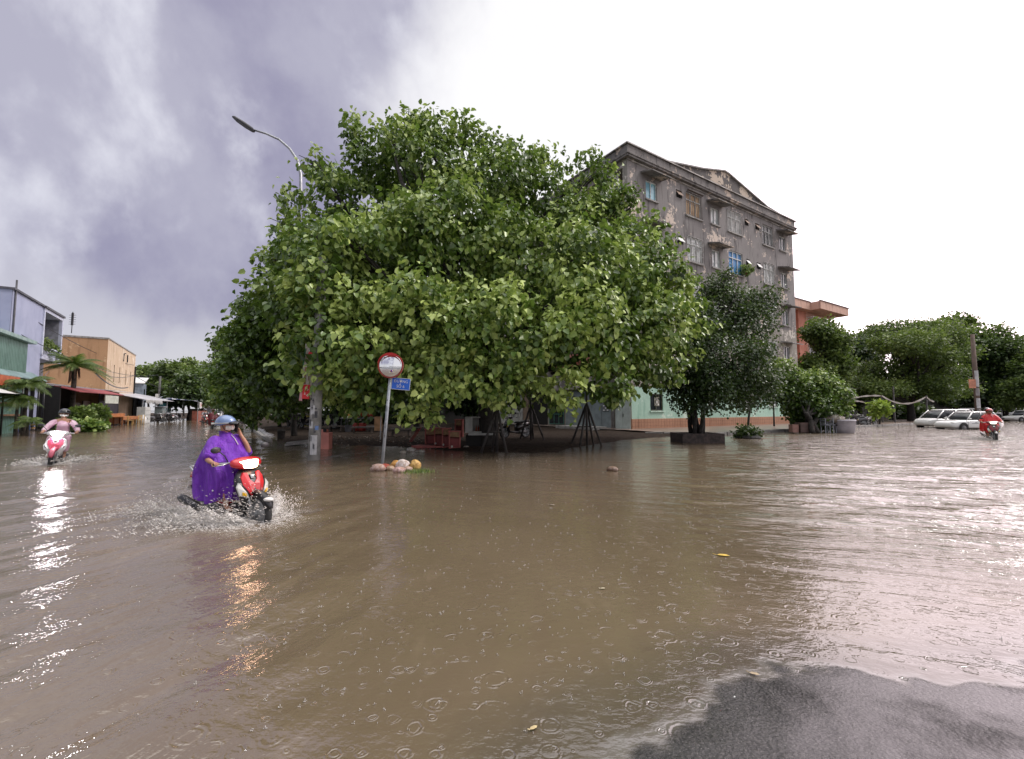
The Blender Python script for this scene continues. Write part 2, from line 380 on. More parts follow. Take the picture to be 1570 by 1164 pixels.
def fan(name, o, r0, r1, nr, a0, a1, na, full=False):
    r = r0*(r1/r0)**(np.arange(nr)/(nr-1)); a = np.linspace(a0, a1, na)
    RR, AA = np.meshgrid(r, a, indexing='ij'); x = o[0]+RR*np.sin(AA); y = o[1]+RR*np.cos(AA)
    i, j = np.meshgrid(np.arange(nr-1), np.arange(na-1), indexing='ij'); b = i*na+j
    q = np.stack([b, b+1, b+na+1, b+na], -1).reshape(-1, 4); return x.ravel(), y.ravel(), q
x, y, q = fan('g', (0, -1.), .5, 900, 560, -PI, PI, 640)
z, dn, di, dl, dr = ground_z(x, y)
q_ = NB('wet_ground'); a_n = q_.n('Attribute'); a_n.attribute_name = 'near'; a_i = q_.n('Attribute'); a_i.attribute_name = 'soil'
g1 = q_.noise(48, 5, .8, q_.world()); g2 = q_.noise(9, 4, .6, q_.world()); vo = q_.n('TexVoronoi'); vo.inputs['Scale'].default_value = 60; q_.k(q_.world(), vo.inputs['Vector'])
asph = q_.mix(q_.sm(g1, .42, .68), (.009, .009, .009), (.070, .065, .061)); asph = q_.mix(q_.ma('MULTIPLY', q_.sm(vo.outputs['Distance'], .22, .05), .6), asph, (.34, .32, .30))
ck_ = q_.noise(.9, 5, .55, q_.world(), None, .6); cr_ = q_.sm(q_.ma('ABSOLUTE', q_.ma('SUBTRACT', ck_, .52)), .0015, .005); asph = q_.mix(cr_, (.008, .008, .008), asph)
soil = q_.mix(q_.sm(g2, .35, .65), (.016, .011, .008), (.055, .038, .027)); soil = q_.mix(q_.sm(g1, .66, .74), soil, (.20, .16, .12))
q_.col(q_.mix(a_i.outputs['Fac'], asph, soil)); 
q_.k(q_.ma('ADD', q_.sm(q_.noise(3, 4, .6, q_.world()), .35, .65, .30, .5), q_.ma('MULTIPLY', a_i.outputs['Fac'], .5)), q_.b.inputs['Roughness']); q_.k(q_.ma('SUBTRACT', .38, q_.ma('MULTIPLY', a_i.outputs['Fac'], .23)), q_.b.inputs['Specular IOR Level'])
q_.bump(q_.ma('ADD', g1, q_.ma('MULTIPLY', vo.outputs['Distance'], 1.)), .020, 1.)
q_.b.inputs['Coat IOR'].default_value = 1.75; q_.b.inputs['Coat Roughness'].default_value = .09; q_.k(q_.ma('MULTIPLY', q_.ma('SUBTRACT', 1., a_i.outputs['Fac']), q_.sm(q_.noise(2.2, 4, .6, q_.world()), .3, .6, .10, .75)), q_.b.inputs['Coat Weight'])
bc2 = q_.n('Bump'); bc2.inputs['Distance'].default_value = .0016; q_.k(g1, bc2.inputs['Height']); q_.k(bc2.outputs[0], q_.b.inputs['Coat Normal'])
grd = mesh_np('ground', np.stack([x, y, z], 1), q, q_.m, None)
for nm, v in (('near', ss(dn, -.2, .3)), ('soil', np.maximum(ss(di, -.5, .5), np.maximum(ss(dl, -1, .5), ss(dr, -1, 1))))):
    at = grd.data.attributes.new(nm, 'FLOAT', 'POINT'); at.data.foreach_set('value', v.astype(np.float32))
grd.data.shade_smooth(); tag(grd, kind='structure')
# water: waves as geometry, ripples and raindrop rings as fine relief
x, y, q = fan('w', (0, -2.5), 1.9, 420, 900, R(-92), R(92), 800)
MS = (-3.8, 6.3); PSC = (-12.6, 12.6)
dist = np.hypot(x, y)
wv = np.zeros_like(x)
def wave(ang, lam, amp, ph, reg):
    k = 2*PI/lam; cx, cy = math.cos(ang), math.sin(ang)
    amp = amp*np.exp(-(dist*.0062*3.2/lam)**2); return amp*np.sin(k*(x*cx+y*cy)+ph+1.2*nz(x, y, .9/lam**.5, int(ph*10)))*reg
rr = ss(x-.25*y, -.5, 3.5); lf = ss(-x-.28*y, -.6, 1.2)
ctr = .30
for k, (an, lam, am) in enumerate([(66, .56, 10), (70, .42, 11.), (60, .75, 8), (77, .33, 7), (50, 1.4, 3)]): wv += wave(R(an), lam, am*.001, k+.3, np.maximum(rr*(.25+1.25*ss(dist, 4.5, 9)), ctr*.8*ss(dist, 4, 12)))
for k, (an, lam, am) in enumerate([(156, .55, 6.), (166, .36, 3.2), (148, .85, 8.), (140, 1.3, 8), (100, .5, 3.5)]): wv += wave(R(an), lam, am*.001, k+5.7, lf)
# wakes
for (sx, sy), hd, amp in (((-3.9, 6.3), (.92, -.39), .022), ((-12.6, 12.6), (.64, -.77), .02), ((25.2, 23.6), (-.5, -.86), .02)):
    fx = (x-sx)*hd[0]+(y-sy)*hd[1]; fy = -(x-sx)*hd[1]+(y-sy)*hd[0]; back = -fx
    ang = np.abs(fy)-.35*np.maximum(back+.5, 0); wv += amp*np.exp(-(ang/.22)**2)*ss(back, -1.1, -.2)*np.exp(-np.maximum(back, 0)/4)
    rr2 = np.hypot(fx-.2, fy); wv += amp*.55*np.cos(rr2*9)*np.exp(-rr2/1.1)
z = wv*np.exp(-dist/90)
gz = ground_z(x, y)[0]
keep = gz < .05
w = NB('flood_water'); wp = w.world()
dep = w.n('Attribute'); dep.attribute_name = 'depth'
c1 = w.mix(w.sm(w.noise(.35, 5, .6, wp), .3, .7), (.117, .087, .056), (.142, .107, .071))
c1 = w.mix(w.sm(w.noise(2.2, 5, .65, wp, (1, .4, 1)), .55, .75), c1, (.158, .120, .081))
w.col(w.mix(w.sm(w.ma('ADD', dep.outputs['Fac'], w.ma('MULTIPLY', w.ma('SUBTRACT', w.noise(9, 4, .6, wp), .5), .009)), .0035, .0085), (.135, .122, .108), w.mix(w.sm(dep.outputs['Fac'], .008, .045), (.085, .068, .050), c1)))
def rings(scale, wl, seed, amp):
    mpn = w.n('Mapping'); mpn.inputs['Location'].default_value = (seed, seed*1.7, 0); mpn.inputs['Scale'].default_value = (scale, scale, 0); va = w.n('VectorMath'); va.operation = 'ADD'; nv = w.n('TexNoise'); nv.inputs['Scale'].default_value = 14; nv.inputs['Detail'].default_value = 2; w.k(wp, nv.inputs['Vector']); vs_ = w.n('VectorMath'); vs_.operation = 'SCALE'; vs_.inputs['Scale'].default_value = .035; w.k(nv.outputs['Color'], vs_.inputs[0]); w.k(wp, va.inputs[0]); w.k(vs_.outputs[0], va.inputs[1]); w.k(va.outputs[0], mpn.inputs[0])
    v = w.n('TexVoronoi'); v.voronoi_dimensions = '2D'; v.inputs['Scale'].default_value = 1; v.inputs['Randomness'].default_value = .85; w.k(mpn.outputs[0], v.inputs['Vector'])
    s = w.n('SeparateColor'); w.k(v.outputs['Color'], s.inputs[0]); d = v.outputs['Distance']
    Rr = w.ma('MULTIPLY', s.outputs[0], .36); dd = w.ma('SUBTRACT', d, Rr)
    wid = .16; e = w.ma('EXPONENT', w.ma('MULTIPLY', w.ma('MULTIPLY', dd, dd), -1/(wid*wid*.35)))
    sn = w.ma('SINE', w.ma('MULTIPLY', dd, 2*PI/(wl*scale))); on = w.sm(s.outputs[1], .58, .8)
    return w.ma('MULTIPLY', w.ma('MULTIPLY', w.ma('MULTIPLY', sn, e), on), amp)
h = w.ma('ADD', rings(4.4, .034, 3.1, .42), rings(6.5, .024, 8.4, .38))
h = w.ma('ADD', h, rings(10, .017, 5.2, .35))
def dirn(ang, sc, st, det=4):
    m1 = w.n('Mapping'); m1.inputs['Rotation'].default_value = (0, 0, ang); w.k(wp, m1.inputs[0])
    return w.noise(sc, det, .55, m1.outputs[0], (st, 1., 1.))
fine = w.noise(6.5, 4, .55, wp, (1., 1.6, 1)); fine2 = w.noise(22, 3, .5, wp, (1., 1.5, 1))
aR = w.n('Attribute'); aR.attribute_name = 'right'; aL = w.n('Attribute'); aL.attribute_name = 'left'
hR = w.ma('MULTIPLY', w.ma('ADD', w.ma('ADD', w.ma('MULTIPLY', dirn(R(20), 4.6, .24), 1.4), w.ma('MULTIPLY', dirn(R(14), 1.9, .3, 2), 1.3)), w.ma('MULTIPLY', dirn(R(30), 12., .35), .35)), w.ma('MULTIPLY', aR.outputs['Fac'], 27.))
hL = w.ma('MULTIPLY', w.ma('ADD', dirn(R(-68), 4.0, .22), w.ma('MULTIPLY', dirn(R(-60), 11., .3), .3)), w.ma('MULTIPLY', aL.outputs['Fac'], 6.))
reg = w.n('Attribute'); reg.attribute_name = 'rough'
h = w.ma('MULTIPLY', h, w.sm(w.noise(8.5, 3, .6, wp), .40, .60, .15, 1.))
h2 = w.ma('ADD', w.ma('MULTIPLY', fine, 3.4), w.ma('MULTIPLY', fine2, .9)); h2 = w.ma('ADD', w.ma('MULTIPLY', h2, reg.outputs['Fac']), w.ma('ADD', hR, hL))
w.bump(w.ma('ADD', h, h2), .0042, 1.)
w.set(Roughness=.045, IOR=1.78); w.b.inputs['Specular IOR Level'].default_value = .75
w.k(w.sm(dep.outputs['Fac'], -.0005, .004), w.b.inputs['Alpha'])
qk = keep[q].any(1); q = q[qk]
wat = mesh_np('water', np.stack([x, y, z], 1), q, w.m, None)
for nm, v in (('depth', np.clip(z-gz, 0, 1)), ('right', ss(x-.50*y, -.6, 1.2)*(.10+.90*ss(dist, 4.5, 8))), ('left', lf), ('rough', (.30+.35*np.maximum(rr*.9, lf*.9))+.25*ss(dist, 5, 14))):
    at = wat.data.attributes.new(nm, 'FLOAT', 'POINT'); at.data.foreach_set('value', v.astype(np.float32))
wat.data.shade_smooth(); tag(wat, kind='structure')
# ------------------------------------------------------------------ old grey apartment block
C0 = Vector((8.07, 29.98, 0)); CL = (C0.x, C0.y, 0)
FLH = 3.6; BL = 23.4; BD = 26.0; BT = 20.1
gb = thing('apartment_building', 'old five storey apartment block with peeling grey walls and mint green ground floor', 'building', CL, AU)
m_gb = wall_mat('old_grey_plaster', (.252, .236, .228), (.170, .158, .152), (.58, .49, .41), (.05, .046, .044), .662, 1.)
m_gl = wall_mat('old_beige_plaster', (.32, .30, .26), (.22, .205, .18), (.56, .52, .46), (.07, .06, .05), .63, .7)
m_gc = wall_mat('cornice_plaster', (.215, .20, .19), (.12, .11, .105), (.44, .36, .29), (.025, .023, .022), .665, .9)
m_mint = wall_mat('mint_plaster', (.42, .62, .51), (.34, .53, .43), (.55, .68, .58), (.16, .34, .25), .68, .5)
m_dado = wall_mat('orange_dado', (.45, .24, .15), (.33, .17, .10), None, (.2, .09, .05), .7, .5)
m_sal = wall_mat('salmon_plaster', (.62, .26, .19), (.5, .2, .15), None, (.25, .12, .1), .7, .3)
Lx = [(1.9, 3.1), (6.58, 8.5), (9.8, 10.94), (12.2, 14.3), (17.8, 19.68), (20.85, 22.0)]
vents = [(5.36, 6.1), (14.88, 15.48), (16.6, 17.3)]
floors = [(16.63, 18.25), (13.0, 14.7), (9.4, 11.1), (5.95, 7.6)]
def pu(a, z, d): return (a, d, z)
hl = []
for z0, z1 in floors:
    for k, (a, b) in enumerate(Lx): hl.append((a, b, z0 if k in (1, 3, 4) else z0+.08, (z1+.28) if k in (1, 3, 4) else z1-.15))
    for a, b in vents: hl.append((a, b, z0+1.12, z0+1.72))
up = MB(); holes_wall(up, 0, BL, 9.0, 19.1, [h for h in hl if h[2] > 9], pu, .22); up.build('wall', m_gb, gb)
lw = MB(); holes_wall(lw, 0, BL, 3.05, 9.0, [h for h in hl if h[2] < 9], pu, .22); lw.build('wall', m_gl, gb)
gh = [(1.9, 3.25, 1.42, 2.6), (8.6, 9.6, 1.5, 2.4), (13.4, 14.75, 1.35, 2.35), (17.7, 19.3, 1.75, 2.8), (20.7, 22.1, 1.35, 2.3)]
gw = MB(); holes_wall(gw, 0, BL, .86, 3.05, gh, pu, .2); gw.build('ground_floor_wall', m_mint, gb)
dd_ = MB(); dd_.box(-.03, BL, -.035, .2, -.3, .86); dd_.build('dado', m_dado, gb, bevel=.01)
tl = MB()
for z in (.12, .37, .62): tl.box(0, BL, -.041, -.034, z, z+.012)
for k in range(78): tl.box(k*.3, k*.3+.01, -.041, -.034, .0, .85)
tl.build('dado_joints', mat('grout', (.2, .11, .07)), gb)
# side wall facing the small street (x = 0 plane) with loggias
def pv(a, z, d): return (d, a, z)
lg = [(.45, 4.2, z+.55, z+2.6) for z in (16.0, 12.4, 8.8, 5.2)]+[(5.2, 8.9, z+.55, z+2.6) for z in (16.0, 12.4, 8.8, 5.2)]+[(a, a+1.3, z+.9, z+2.3) for a in (10.5, 14, 17.5, 21) for z in (16, 12.4, 8.8, 5.2)]
sw = MB(); holes_wall(sw, 0, BD, 3.05, 19.1, lg, pv, 1.3); sw.box(1.3, 1.34, .2, BD-.2, 3.2, 19); sw.build('wall', m_gl, gb)
bk = MB(); bk.box(BL-.01, BL, .01, BD, 0, 19.1); bk.box(.01, BL-.02, BD-.02, BD, 0, 19.1); bk.build('wall', m_gb, gb)
rf = MB(); rf.box(-.3, BL+.25, -.3, BD+.2, 19.1, 19.24); rf.build('roof_slab', m_gc, gb)
co_ = MB(); co_.box(-.34, BL+.3, -.36, -.16, 19.24, 19.36); co_.box(-.34, -.14, -.16, BD, 19.24, 19.36); co_.box(-.2, BL+.16, -.2, .0, 19.36, 19.98); co_.box(-.2, .0, 0., BD, 19.36, 19.98); co_.box(BL, BL+.16, 0., BD, 19.36, 19.98)
co_.box(-.3, BL+.26, -.3, .06, 19.98, 20.1); co_.box(-.3, .06, .06, BD, 19.98, 20.1); co_.build('parapet', m_gc, gb, bevel=.015)
ga = MB(); gp = [(3.9, 20.1), (8.9, 21.0), (12.0, 21.75), (12.6, 21.7), (18.8, 20.35), (22.3, 20.1)]
ga.prism(gp, lambda a, z: (a, .05, z-.01), lambda a, z: (a, 9, z-.01)); ga.build('gable', wall_mat('gable_plaster', (.11, .10, .095), (.06, .055, .05), (.50, .42, .33), (.02, .02, .02), .60, .9, sc=1.2), gb)
gc = MB()
for (a, b), (c, d) in zip(gp[:-1], gp[1:]): gc.add([(a, -.08, b), (c, -.08, d), (c, 9.1, d), (a, 9.1, b), (a, -.08, b+.1), (c, -.08, d+.1), (c, 9.1, d+.1), (a, 9.1, b+.1)], [(0, 1, 2, 3), (4, 5, 6, 7), (0, 1, 5, 4), (2, 3, 7, 6)])
gc.build('gable_coping', concrete, gb)
corn = MB(); corn.box(-.05, BL+.03, -.07, -.001, 18.98, 19.08); corn.box(-.31, BL+.27, -.315, -.302, 20.0, 20.06); corn.build('string_course', mat('pale_edge', (.5, .47, .43), (.2, .18, .17), 1.5), gb)
fb = mat('faded_blue_tarp', (.03, .22, .48), (.02, .15, .36), 3, .5); tanc = mat('tan_board', (.52, .36, .2), (.35, .22, .12), 1.5, .7)
shut = mat('pale_shutter', (.50, .50, .48), (.3, .31, .3), 3, .6)
wfr = mat('window_frame_paint', (.68, .70, .68), (.45, .46, .45), 4, .5)
for r, (z0, z1) in enumerate(floors):
    for k, (a, b) in enumerate(Lx):
        big = k in (1, 3, 4); zz0, zz1 = (z0, z1+.28) if big else (z0+.08, z1-.15)
        pane_m = curtain
        if r == 0 and k == 0: pane_m = blueglass
        if r == 0 and k == 1: pane_m = tanc
        if r == 1 and k == 3: pane_m = fb
        if r == 0 and k == 3: pane_m = shut
        if k == 5 or (k == 4 and r == 0): pane_m = mat('dull_glass', (.22, .24, .24), (.07, .08, .09), 1.7, .2)
        f = MB(); e = .07
        f.box(a, a+e, .06, .14, zz0, zz1); f.box(b-e, b, .06, .14, zz0, zz1); f.box(a+e, b-e, .06, .14, zz0, zz0+e); f.box(a+e, b-e, .06, .14, zz1-e, zz1)
        nm = 3 if big else 2
        for i in range(1, nm): xx = a+(b-a)*i/nm; f.box(xx-.03, xx+.03, .07, .13, zz0+e, zz1-e)
        if big: f.box(a+e, b-e, .055, .125, zz1-.62, zz1-.55)
        win = f.build('window', wfr, gb)
        p_ = MB(); p_.box(a+.02, b-.02, .135, .19, zz0+.02, zz1-.02); p_.build('pane', pane_m, win)
        s_ = MB(); s_.box(a-.1, b+.1, -.12, .05, zz0-.13, zz0-.01); s_.build('sill', concrete, win, bevel=.01)
        if big and not (r == 1 and k == 3):
            g = MB(); nb_ = 9
            for i in range(nb_+1): xx = a+.02+(b-a-.04)*i/nb_; g.box(xx-.012, xx+.012, -.1, -.075, zz0+.02, zz1)
            for zz in np.linspace(zz0+.05, zz1-.03, 5 if r else 3): g.box(a, b, -.075, -.055, zz, zz+.025)
            if r == 0 and k == 1: g.box(a-.05, b+.05, -.3, -.1, zz1+.02, zz1+.06)
            g.build('grille', mat('grille_paint', (.50, .50, .48), (.25, .22, .2), 5, .5) if r or k == 3 else mat('rusty_grille', (.07, .05, .045), (.15, .14, .13), 4, .7), win)
        if not big:
            c_ = MB(); c_.add([(a-.55, -.001, zz1+.34), (b+.55, -.001, zz1+.34), (b+.45, -1.0, zz1+.12), (a-.45, -1.0, zz1+.12), (a-.55, -.001, zz1+.46), (b+.55, -.001, zz1+.46), (b+.45, -1.0, zz1+.2), (a-.45, -1.0, zz1+.2)], [(0, 1, 2, 3), (4, 5, 6, 7), (0, 1, 5, 4), (1, 2, 6, 5), (2, 3, 7, 6), (3, 0, 4, 7)])
            c_.build('canopy', m_gc if r < 3 else concrete, win)
    for a, b in vents:
        f = MB(); z = z0+1.12; f.box(a+.02, b-.02, .16, .2, z, z+.6, 0)
        f.add([(a+.05, .02, z+.5), (b-.05, .02, z+.5), (b-.05, -.22, z+.12), (a+.05, -.22, z+.12), (a+.05, .04, z+.5), (b-.05, .04, z+.5), (b-.05, -.20, z+.12), (a+.05, -.20, z+.12)], [(0, 1, 2, 3), (4, 5, 6, 7), (0, 3, 7, 4), (1, 2, 6, 5), (2, 3, 7, 6)], 1)
        f.build('vent_window', [black, white if (r == 1) else wood], gb)
for a, b, z0, z1 in gh:
    f = MB(); f.box(a, a+.06, .05, .12, z0, z1); f.box(b-.06, b, .05, .12, z0, z1); f.box(a, b, .05, .12, z0, z0+.06); f.box(a, b, .05, .12, z1-.06, z1); f.box((a+b)/2-.03, (a+b)/2+.03, .05, .12, z0, z1)
    win = f.build('window', mat('olive_frame', (.12, .13, .09), None, 4, .6), gb)
    p_ = MB(); p_.box(a, b, .13, .18, z0, z1); p_.build('pane', glassd if a < 3 else curtain, win)
    s_ = MB(); s_.box(a-.06, b+.06, -.08, .05, z0-.09, z0); s_.build('sill', mat('pale_mint', (.55, .75, .63)), win)
# salmon balcony fronts on the side wall
for z in (16.0, 12.4, 8.8, 5.2):
    for a in (.3, 5.05):
        b_ = MB(); b_.box(-.62, -.52, a, a+4.0, z-.42, z+.55); b_.box(-.52, 0, a, a+.1, z-.42, z+.55); b_.box(-.52, 0, a+3.9, a+4., z-.42, z+.55); b_.box(-.52, 0, a+.1, a+3.9, z-.42, z-.28)
        b_.build('balcony', m_sal, gb, bevel=.01)
# ground floor of the side wall
gs = MB(); gs.box(-.02, .0, 0., BD, -.3, 3.05, 0); gs.box(-.3, .3, 0, BD, 3.05, 3.2, 0); gs.build('ground_floor_wall', wall_mat('dim_wall', (.36, .33, .29), (.26, .24, .2)), gb)
lgd = mat('grey_green_panel', (.50, .58, .55), (.40, .46, .44), 2, .5); dgp = mat('slate_panel', (.24, .29, .30), (.18, .21, .22), 2, .5)
d_ = MB(); d_.box(-.10, -.02, .06, .72, .12, 2.95); d_.box(-.10, -.02, .74, 1.4, .12, 2.95); dr_ = d_.build('door', lgd, gb, bevel=.01)
h_ = MB(); h_.box(-.13, -.10, .64, .68, 1.0, 1.2); h_.build('handle', chrome, dr_)
pn = MB()
for i in range(5): pn.box(-.08, -.02, 1.75+i*1.02, 2.73+i*1.02, .1, 2.95)
pn.build('shutter_panel', dgp, gb, bevel=.01)
pp = MB(); pp.tube([(-.14, 1.56, .1), (-.14, 1.56, 3.0)], .06, 8); pp.tube([(-.16, 1.68, .1), (-.16, 1.68, 19)], .05, 8); pp.build('drain_pipe', metal_g, gb, True)
g_ = MB()
for i in range(4): g_.box(-.1, -.06, 7.0+i*.62, 7.05+i*.62, .3, 2.9)
for z in (.3, 1.1, 1.9, 2.88): g_.box(-.1, -.06, 7.0, 8.9, z, z+.05)
g_.box(-.055, -.03, 7.0, 8.9, .3, 2.9, 1); g_.build('glazed_door', [mat('green_frame', (.10, .25, .2)), glassd], gb)
g_ = MB(); g_.box(-.08, -.02, 9.2, 11.8, .1, 2.9, 1); g_.box(-.12, -.02, 11.9, 12.7, .1, 2.9, 0); g_.build('doorway', [mat('tan_wall', (.32, .24, .18)), black], gb)
g_ = MB(); wg = mat('white_gate_paint', (.62, .63, .60), (.45, .46, .44), 2, .5)
for i in range(9): g_.box(-.12, -.06, 12.9+i*.48, 12.98+i*.48, .2, 2.8)
g_.box(-.12, -.06, 12.9, 17.0, .2, .3); g_.box(-.12, -.06, 12.9, 17.0, 1.2, 1.3); g_.box(-.12, -.06, 12.9, 17.0, 2.7, 2.8); g_.box(-.06, -.03, 12.9, 17, .2, 1.2); g_.box(-.06, -.03, 12.9, 17, 1.3, 2.7); g_.build('gate', wg, gb)
def notice(loc_, w_, h_, label, yz, sheet=4, base=(.55, .5, .3)):
    t = MB(); t.box(-.012, 0, 0, w_, 0, h_, 0)
    for i in range(sheet):
        for j in range(3): t.box(-.018, -.0125, w_*(.08+.31*j), w_*(.08+.31*j+.24), h_*(.08+.9*i/sheet), h_*(.08+.9*i/sheet+.55/sheet), 1+(i+j) % 2)
    return one(t, 'notice', [mat('notice_%s' % label[:6], base), white, mat('notice_ink', (.2, .2, .2))], label, 'notice', yz, 0)
def gloc(a, d, z): return C0+U*a+V*d+Vector((0, 0, z))
n_ = notice(None, .34, .5, 'yellowish paper notice taped high on the grey green door', gloc(-.105, .95, 2.0), 3); n_.rotation_euler = (0, 0, AU)
n_ = notice(None, .62, .7, 'small white grid of notices on the slate panel left of the grey green door', gloc(-.09, 2.0, 1.35), 4, (.1, .12, .13)); n_.rotation_euler = (0, 0, AU)
n_ = notice(None, .5, .62, 'poster sheets pasted in the green wall window nearest the corner', gloc(2.3, .10, 1.75), 3, (.4, .38, .3)); n_.rotation_euler = (0, 0, AU-PI/2); n_.location = gloc(2.2, .09, 1.75)
n_.rotation_euler = (0, 0, AU+PI/2)
n_.location = gloc(2.95, .09, 1.75)
for i, (y0, z) in enumerate(((.9, 17.7), (1.5, 17.0))):
    a = MB(); a.box(-.3, 0, 0, .85, 0, .6); t = thing('air_conditioner', ['white air conditioner box in top corner balcony, upper one', 'white air conditioner box in top corner balcony, lower and nearer the corner'][i], 'air conditioner', gloc(.1, y0 if i == 0 else .55, z), AU, 'air conditioners in the top corner balcony')
    a.build('case', white, t, bevel=.02); g_ = MB(); g_.lathe([(.22, 0), (.22, .02)], (-.32, .35, .3), 16, 0, 'X'); g_.build('fan_grille', mat('grey_grille', (.3, .3, .3)), t)
ds = MB(); ds.lathe([(.05, 0), (.35, .06), (.6, .2), (.62, .2), (.36, .04), (.05, -.03)], (0, 0, 1.0), 20); ds.tube([(0, 0, 0), (0, 0, 1)], .04)
one(ds, 'satellite_dish', metal_g, 'grey satellite dish on the roof edge above the big tree', 'satellite dish', gloc(.6, 3.6, 19.25), AU+PI, smooth=True)
wp_ = MB(); wp_.lathe([(.1, 0), (.17, .12), (.19, .22), (.17, .22)], n=10); t = thing('potted_plant', 'green bush in a pot hanging by the blue covered window', 'plant', gloc(14.25, -.35, 13.05))
wp_.build('pot', mat('terracotta', (.3, .12, .07)), t, True)
LM = leaf_mat('leaf_broad', (.022, .046, .010), (.112, .195, .034), (.56, .67, .20), .32, .26)
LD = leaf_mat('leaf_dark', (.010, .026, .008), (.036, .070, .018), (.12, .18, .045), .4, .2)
LF = leaf_mat('leaf_feather', (.025, .05, .012), (.085, .135, .030), (.24, .31, .08), .5, .35)
LY = leaf_mat('leaf_yellow', (.12, .2, .03), (.3, .42, .06), (.5, .6, .12), .45, .4)
p, d, l = crown_pts([((0, 0, .5), (.5, .35, .45))], 90); leaves('foliage', p, d, l, LM, t, .14, 6, .1, .2)
t = thing('sky_block_house', 'low dark house row added to block bright sky behind the dark trees', 'house', (-3, 47, 0), R(14)); m_ = MB(); holes_wall(m_, -12, 8, 0, 3.6, [(a, a+1.6, .9, 2.3) for a in (-10, -4, 2)], lambda a, z, d: (a, d, z), .3); m_.box(-12, 8, .31, 6, 0, 3.6); m_.build('wall', mat('dim_house_wall', (.10, .095, .085), (.06, .055, .05), .8), t)  # added house row, blocks the low sky and its reflection in the water
m_ = MB(); m_.add([(-12.5, -1.2, 3.3), (8.5, -1.2, 3.3), (8.5, 3, 5.2), (-12.5, 3, 5.2), (-12.5, 7, 3.4), (8.5, 7, 3.4)], [(0, 1, 2, 3), (3, 2, 5, 4)]); m_.build('roof', mat('dim_roof_sheet', (.16, .12, .10), (.08, .07, .06)), t)
# ------------------------------------------------------------------ pavement in front of the block
pv_m = NB('tile_paving'); b_ = pv_m.n('TexBrick'); b_.inputs['Scale'].default_value = 2.5; b_.inputs['Color1'].default_value = (.34, .25, .2, 1); b_.inputs['Color2'].default_value = (.27, .21, .18, 1); b_.inputs['Mortar'].default_value = (.12, .1, .09, 1); b_.inputs['Mortar Size'].default_value = .012
pv_m.k(pv_m.pos(), b_.inputs['Vector']); pv_m.col(pv_m.mix(pv_m.sm(pv_m.noise(1.2, 5), .35, .7), b_.outputs['Color'], (.15, .12, .10))); pv_m.set(Roughness=.28)
sp = MB(); sp.add([(1.0, -5.3, .16), (60, -5.3, .16), (60, -.04, .2), (-1.3, -.04, .2), (-1.3, -3.0, .17)], [(0, 1, 2, 3, 4)]); sp.add([(-1.3, -3, .17), (-1.3, 22, .2), (-.02, 22, .2), (-.02, -.04, .2)], [(0, 1, 2, 3)])
s_o = sp.build('pavement', pv_m.m); s_o.location = CL; s_o.rotation_euler = (0, 0, AU); tag(s_o, kind='structure')
kb = MB(); random.seed(3)
for i in range(60):
    a = 1.0+i*1.0; dz = random.uniform(-.03, .015) if i < 12 else 0; kb.obox((a+.5, -5.42+random.uniform(-.04, .04), .05+dz), (.97, .2, .26), (random.uniform(-.05, .05), 0, random.uniform(-.02, .02)))
for i in range(3): kb.obox((-.1+i*-.75, -4.6+i*.75, .05), (.97, .2, .24), (0, .05, R(135)))
k_o = kb.build('kerb', concrete, bevel=.02); k_o.location = CL; k_o.rotation_euler = (0, 0, AU); tag(k_o, kind='structure')
# kerb along the small street
kb = MB(); a0 = Vector((-11.6, 21.3, 0)); 
for i in range(46):
    p = a0+V*(i*1.5); kb.obox(tuple(p+Vector((0, 0, .0+random.uniform(-.02, .02)))), (.16, 1.44, .22), (0, 0, AU+random.uniform(-.02, .02)))
tag(kb.build('kerb', concrete, bevel=.015), kind='structure')
# ------------------------------------------------------------------ orange block behind
def apt_win(par, pl, a, b, z0, z1, fm, pm, canopy=None, dep=.1):
    f = MB(); e = .06
    for q4 in ((a, a+e, z0, z1), (b-e, b, z0, z1), (a+e, b-e, z0, z0+e), (a+e, b-e, z1-e, z1), ((a+b)/2-e/2, (a+b)/2+e/2, z0+e, z1-e)):
        c = [pl(q4[0], q4[2], -.03), pl(q4[1], q4[2], -.03), pl(q4[1], q4[3], -.03), pl(q4[0], q4[3], -.03), pl(q4[0], q4[2], .06), pl(q4[1], q4[2], .06), pl(q4[1], q4[3], .06), pl(q4[0], q4[3], .06)]
        f.add(c, [(0, 1, 2, 3), (4, 5, 6, 7), (0, 1, 5, 4), (1, 2, 6, 5), (2, 3, 7, 6), (3, 0, 4, 7)])
    wn = f.build('window', fm, par); p = MB(); p.add([pl(a, z0, .05), pl(b, z0, .05), pl(b, z1, .05), pl(a, z1, .05)], [(0, 1, 2, 3)]); p.build('pane', pm, wn)
    if canopy:
        c = MB(); c.add([pl(a-.3, z1+.1, .0), pl(b+.3, z1+.1, .0), pl(b+.3, z1+.1, -.7), pl(a-.3, z1+.1, -.7), pl(a-.3, z1+.22, .0), pl(b+.3, z1+.22, .0), pl(b+.3, z1+.22, -.7), pl(a-.3, z1+.22, -.7)], [(0, 1, 2, 3), (4, 5, 6, 7), (0, 1, 5, 4), (1, 2, 6, 5), (2, 3, 7, 6), (3, 0, 4, 7)]); c.build('canopy', canopy, wn)
    return wn
OB = Vector((38.4, 56, -.5))
ob = thing('apartment_building', 'salmon orange apartment block behind the right end of the grey block', 'building', OB, AU)
oo = mat('orange_plaster', (.70, .42, .33), (.62, .35, .27), 1.2, .8); orr = mat('red_orange_plaster', (.58, .23, .16), (.48, .18, .12), 1.2, .8)
ows = [(-1.3, .5, z, z+1.4) for z in (12.0, 8.6, 5.2, 1.8)]
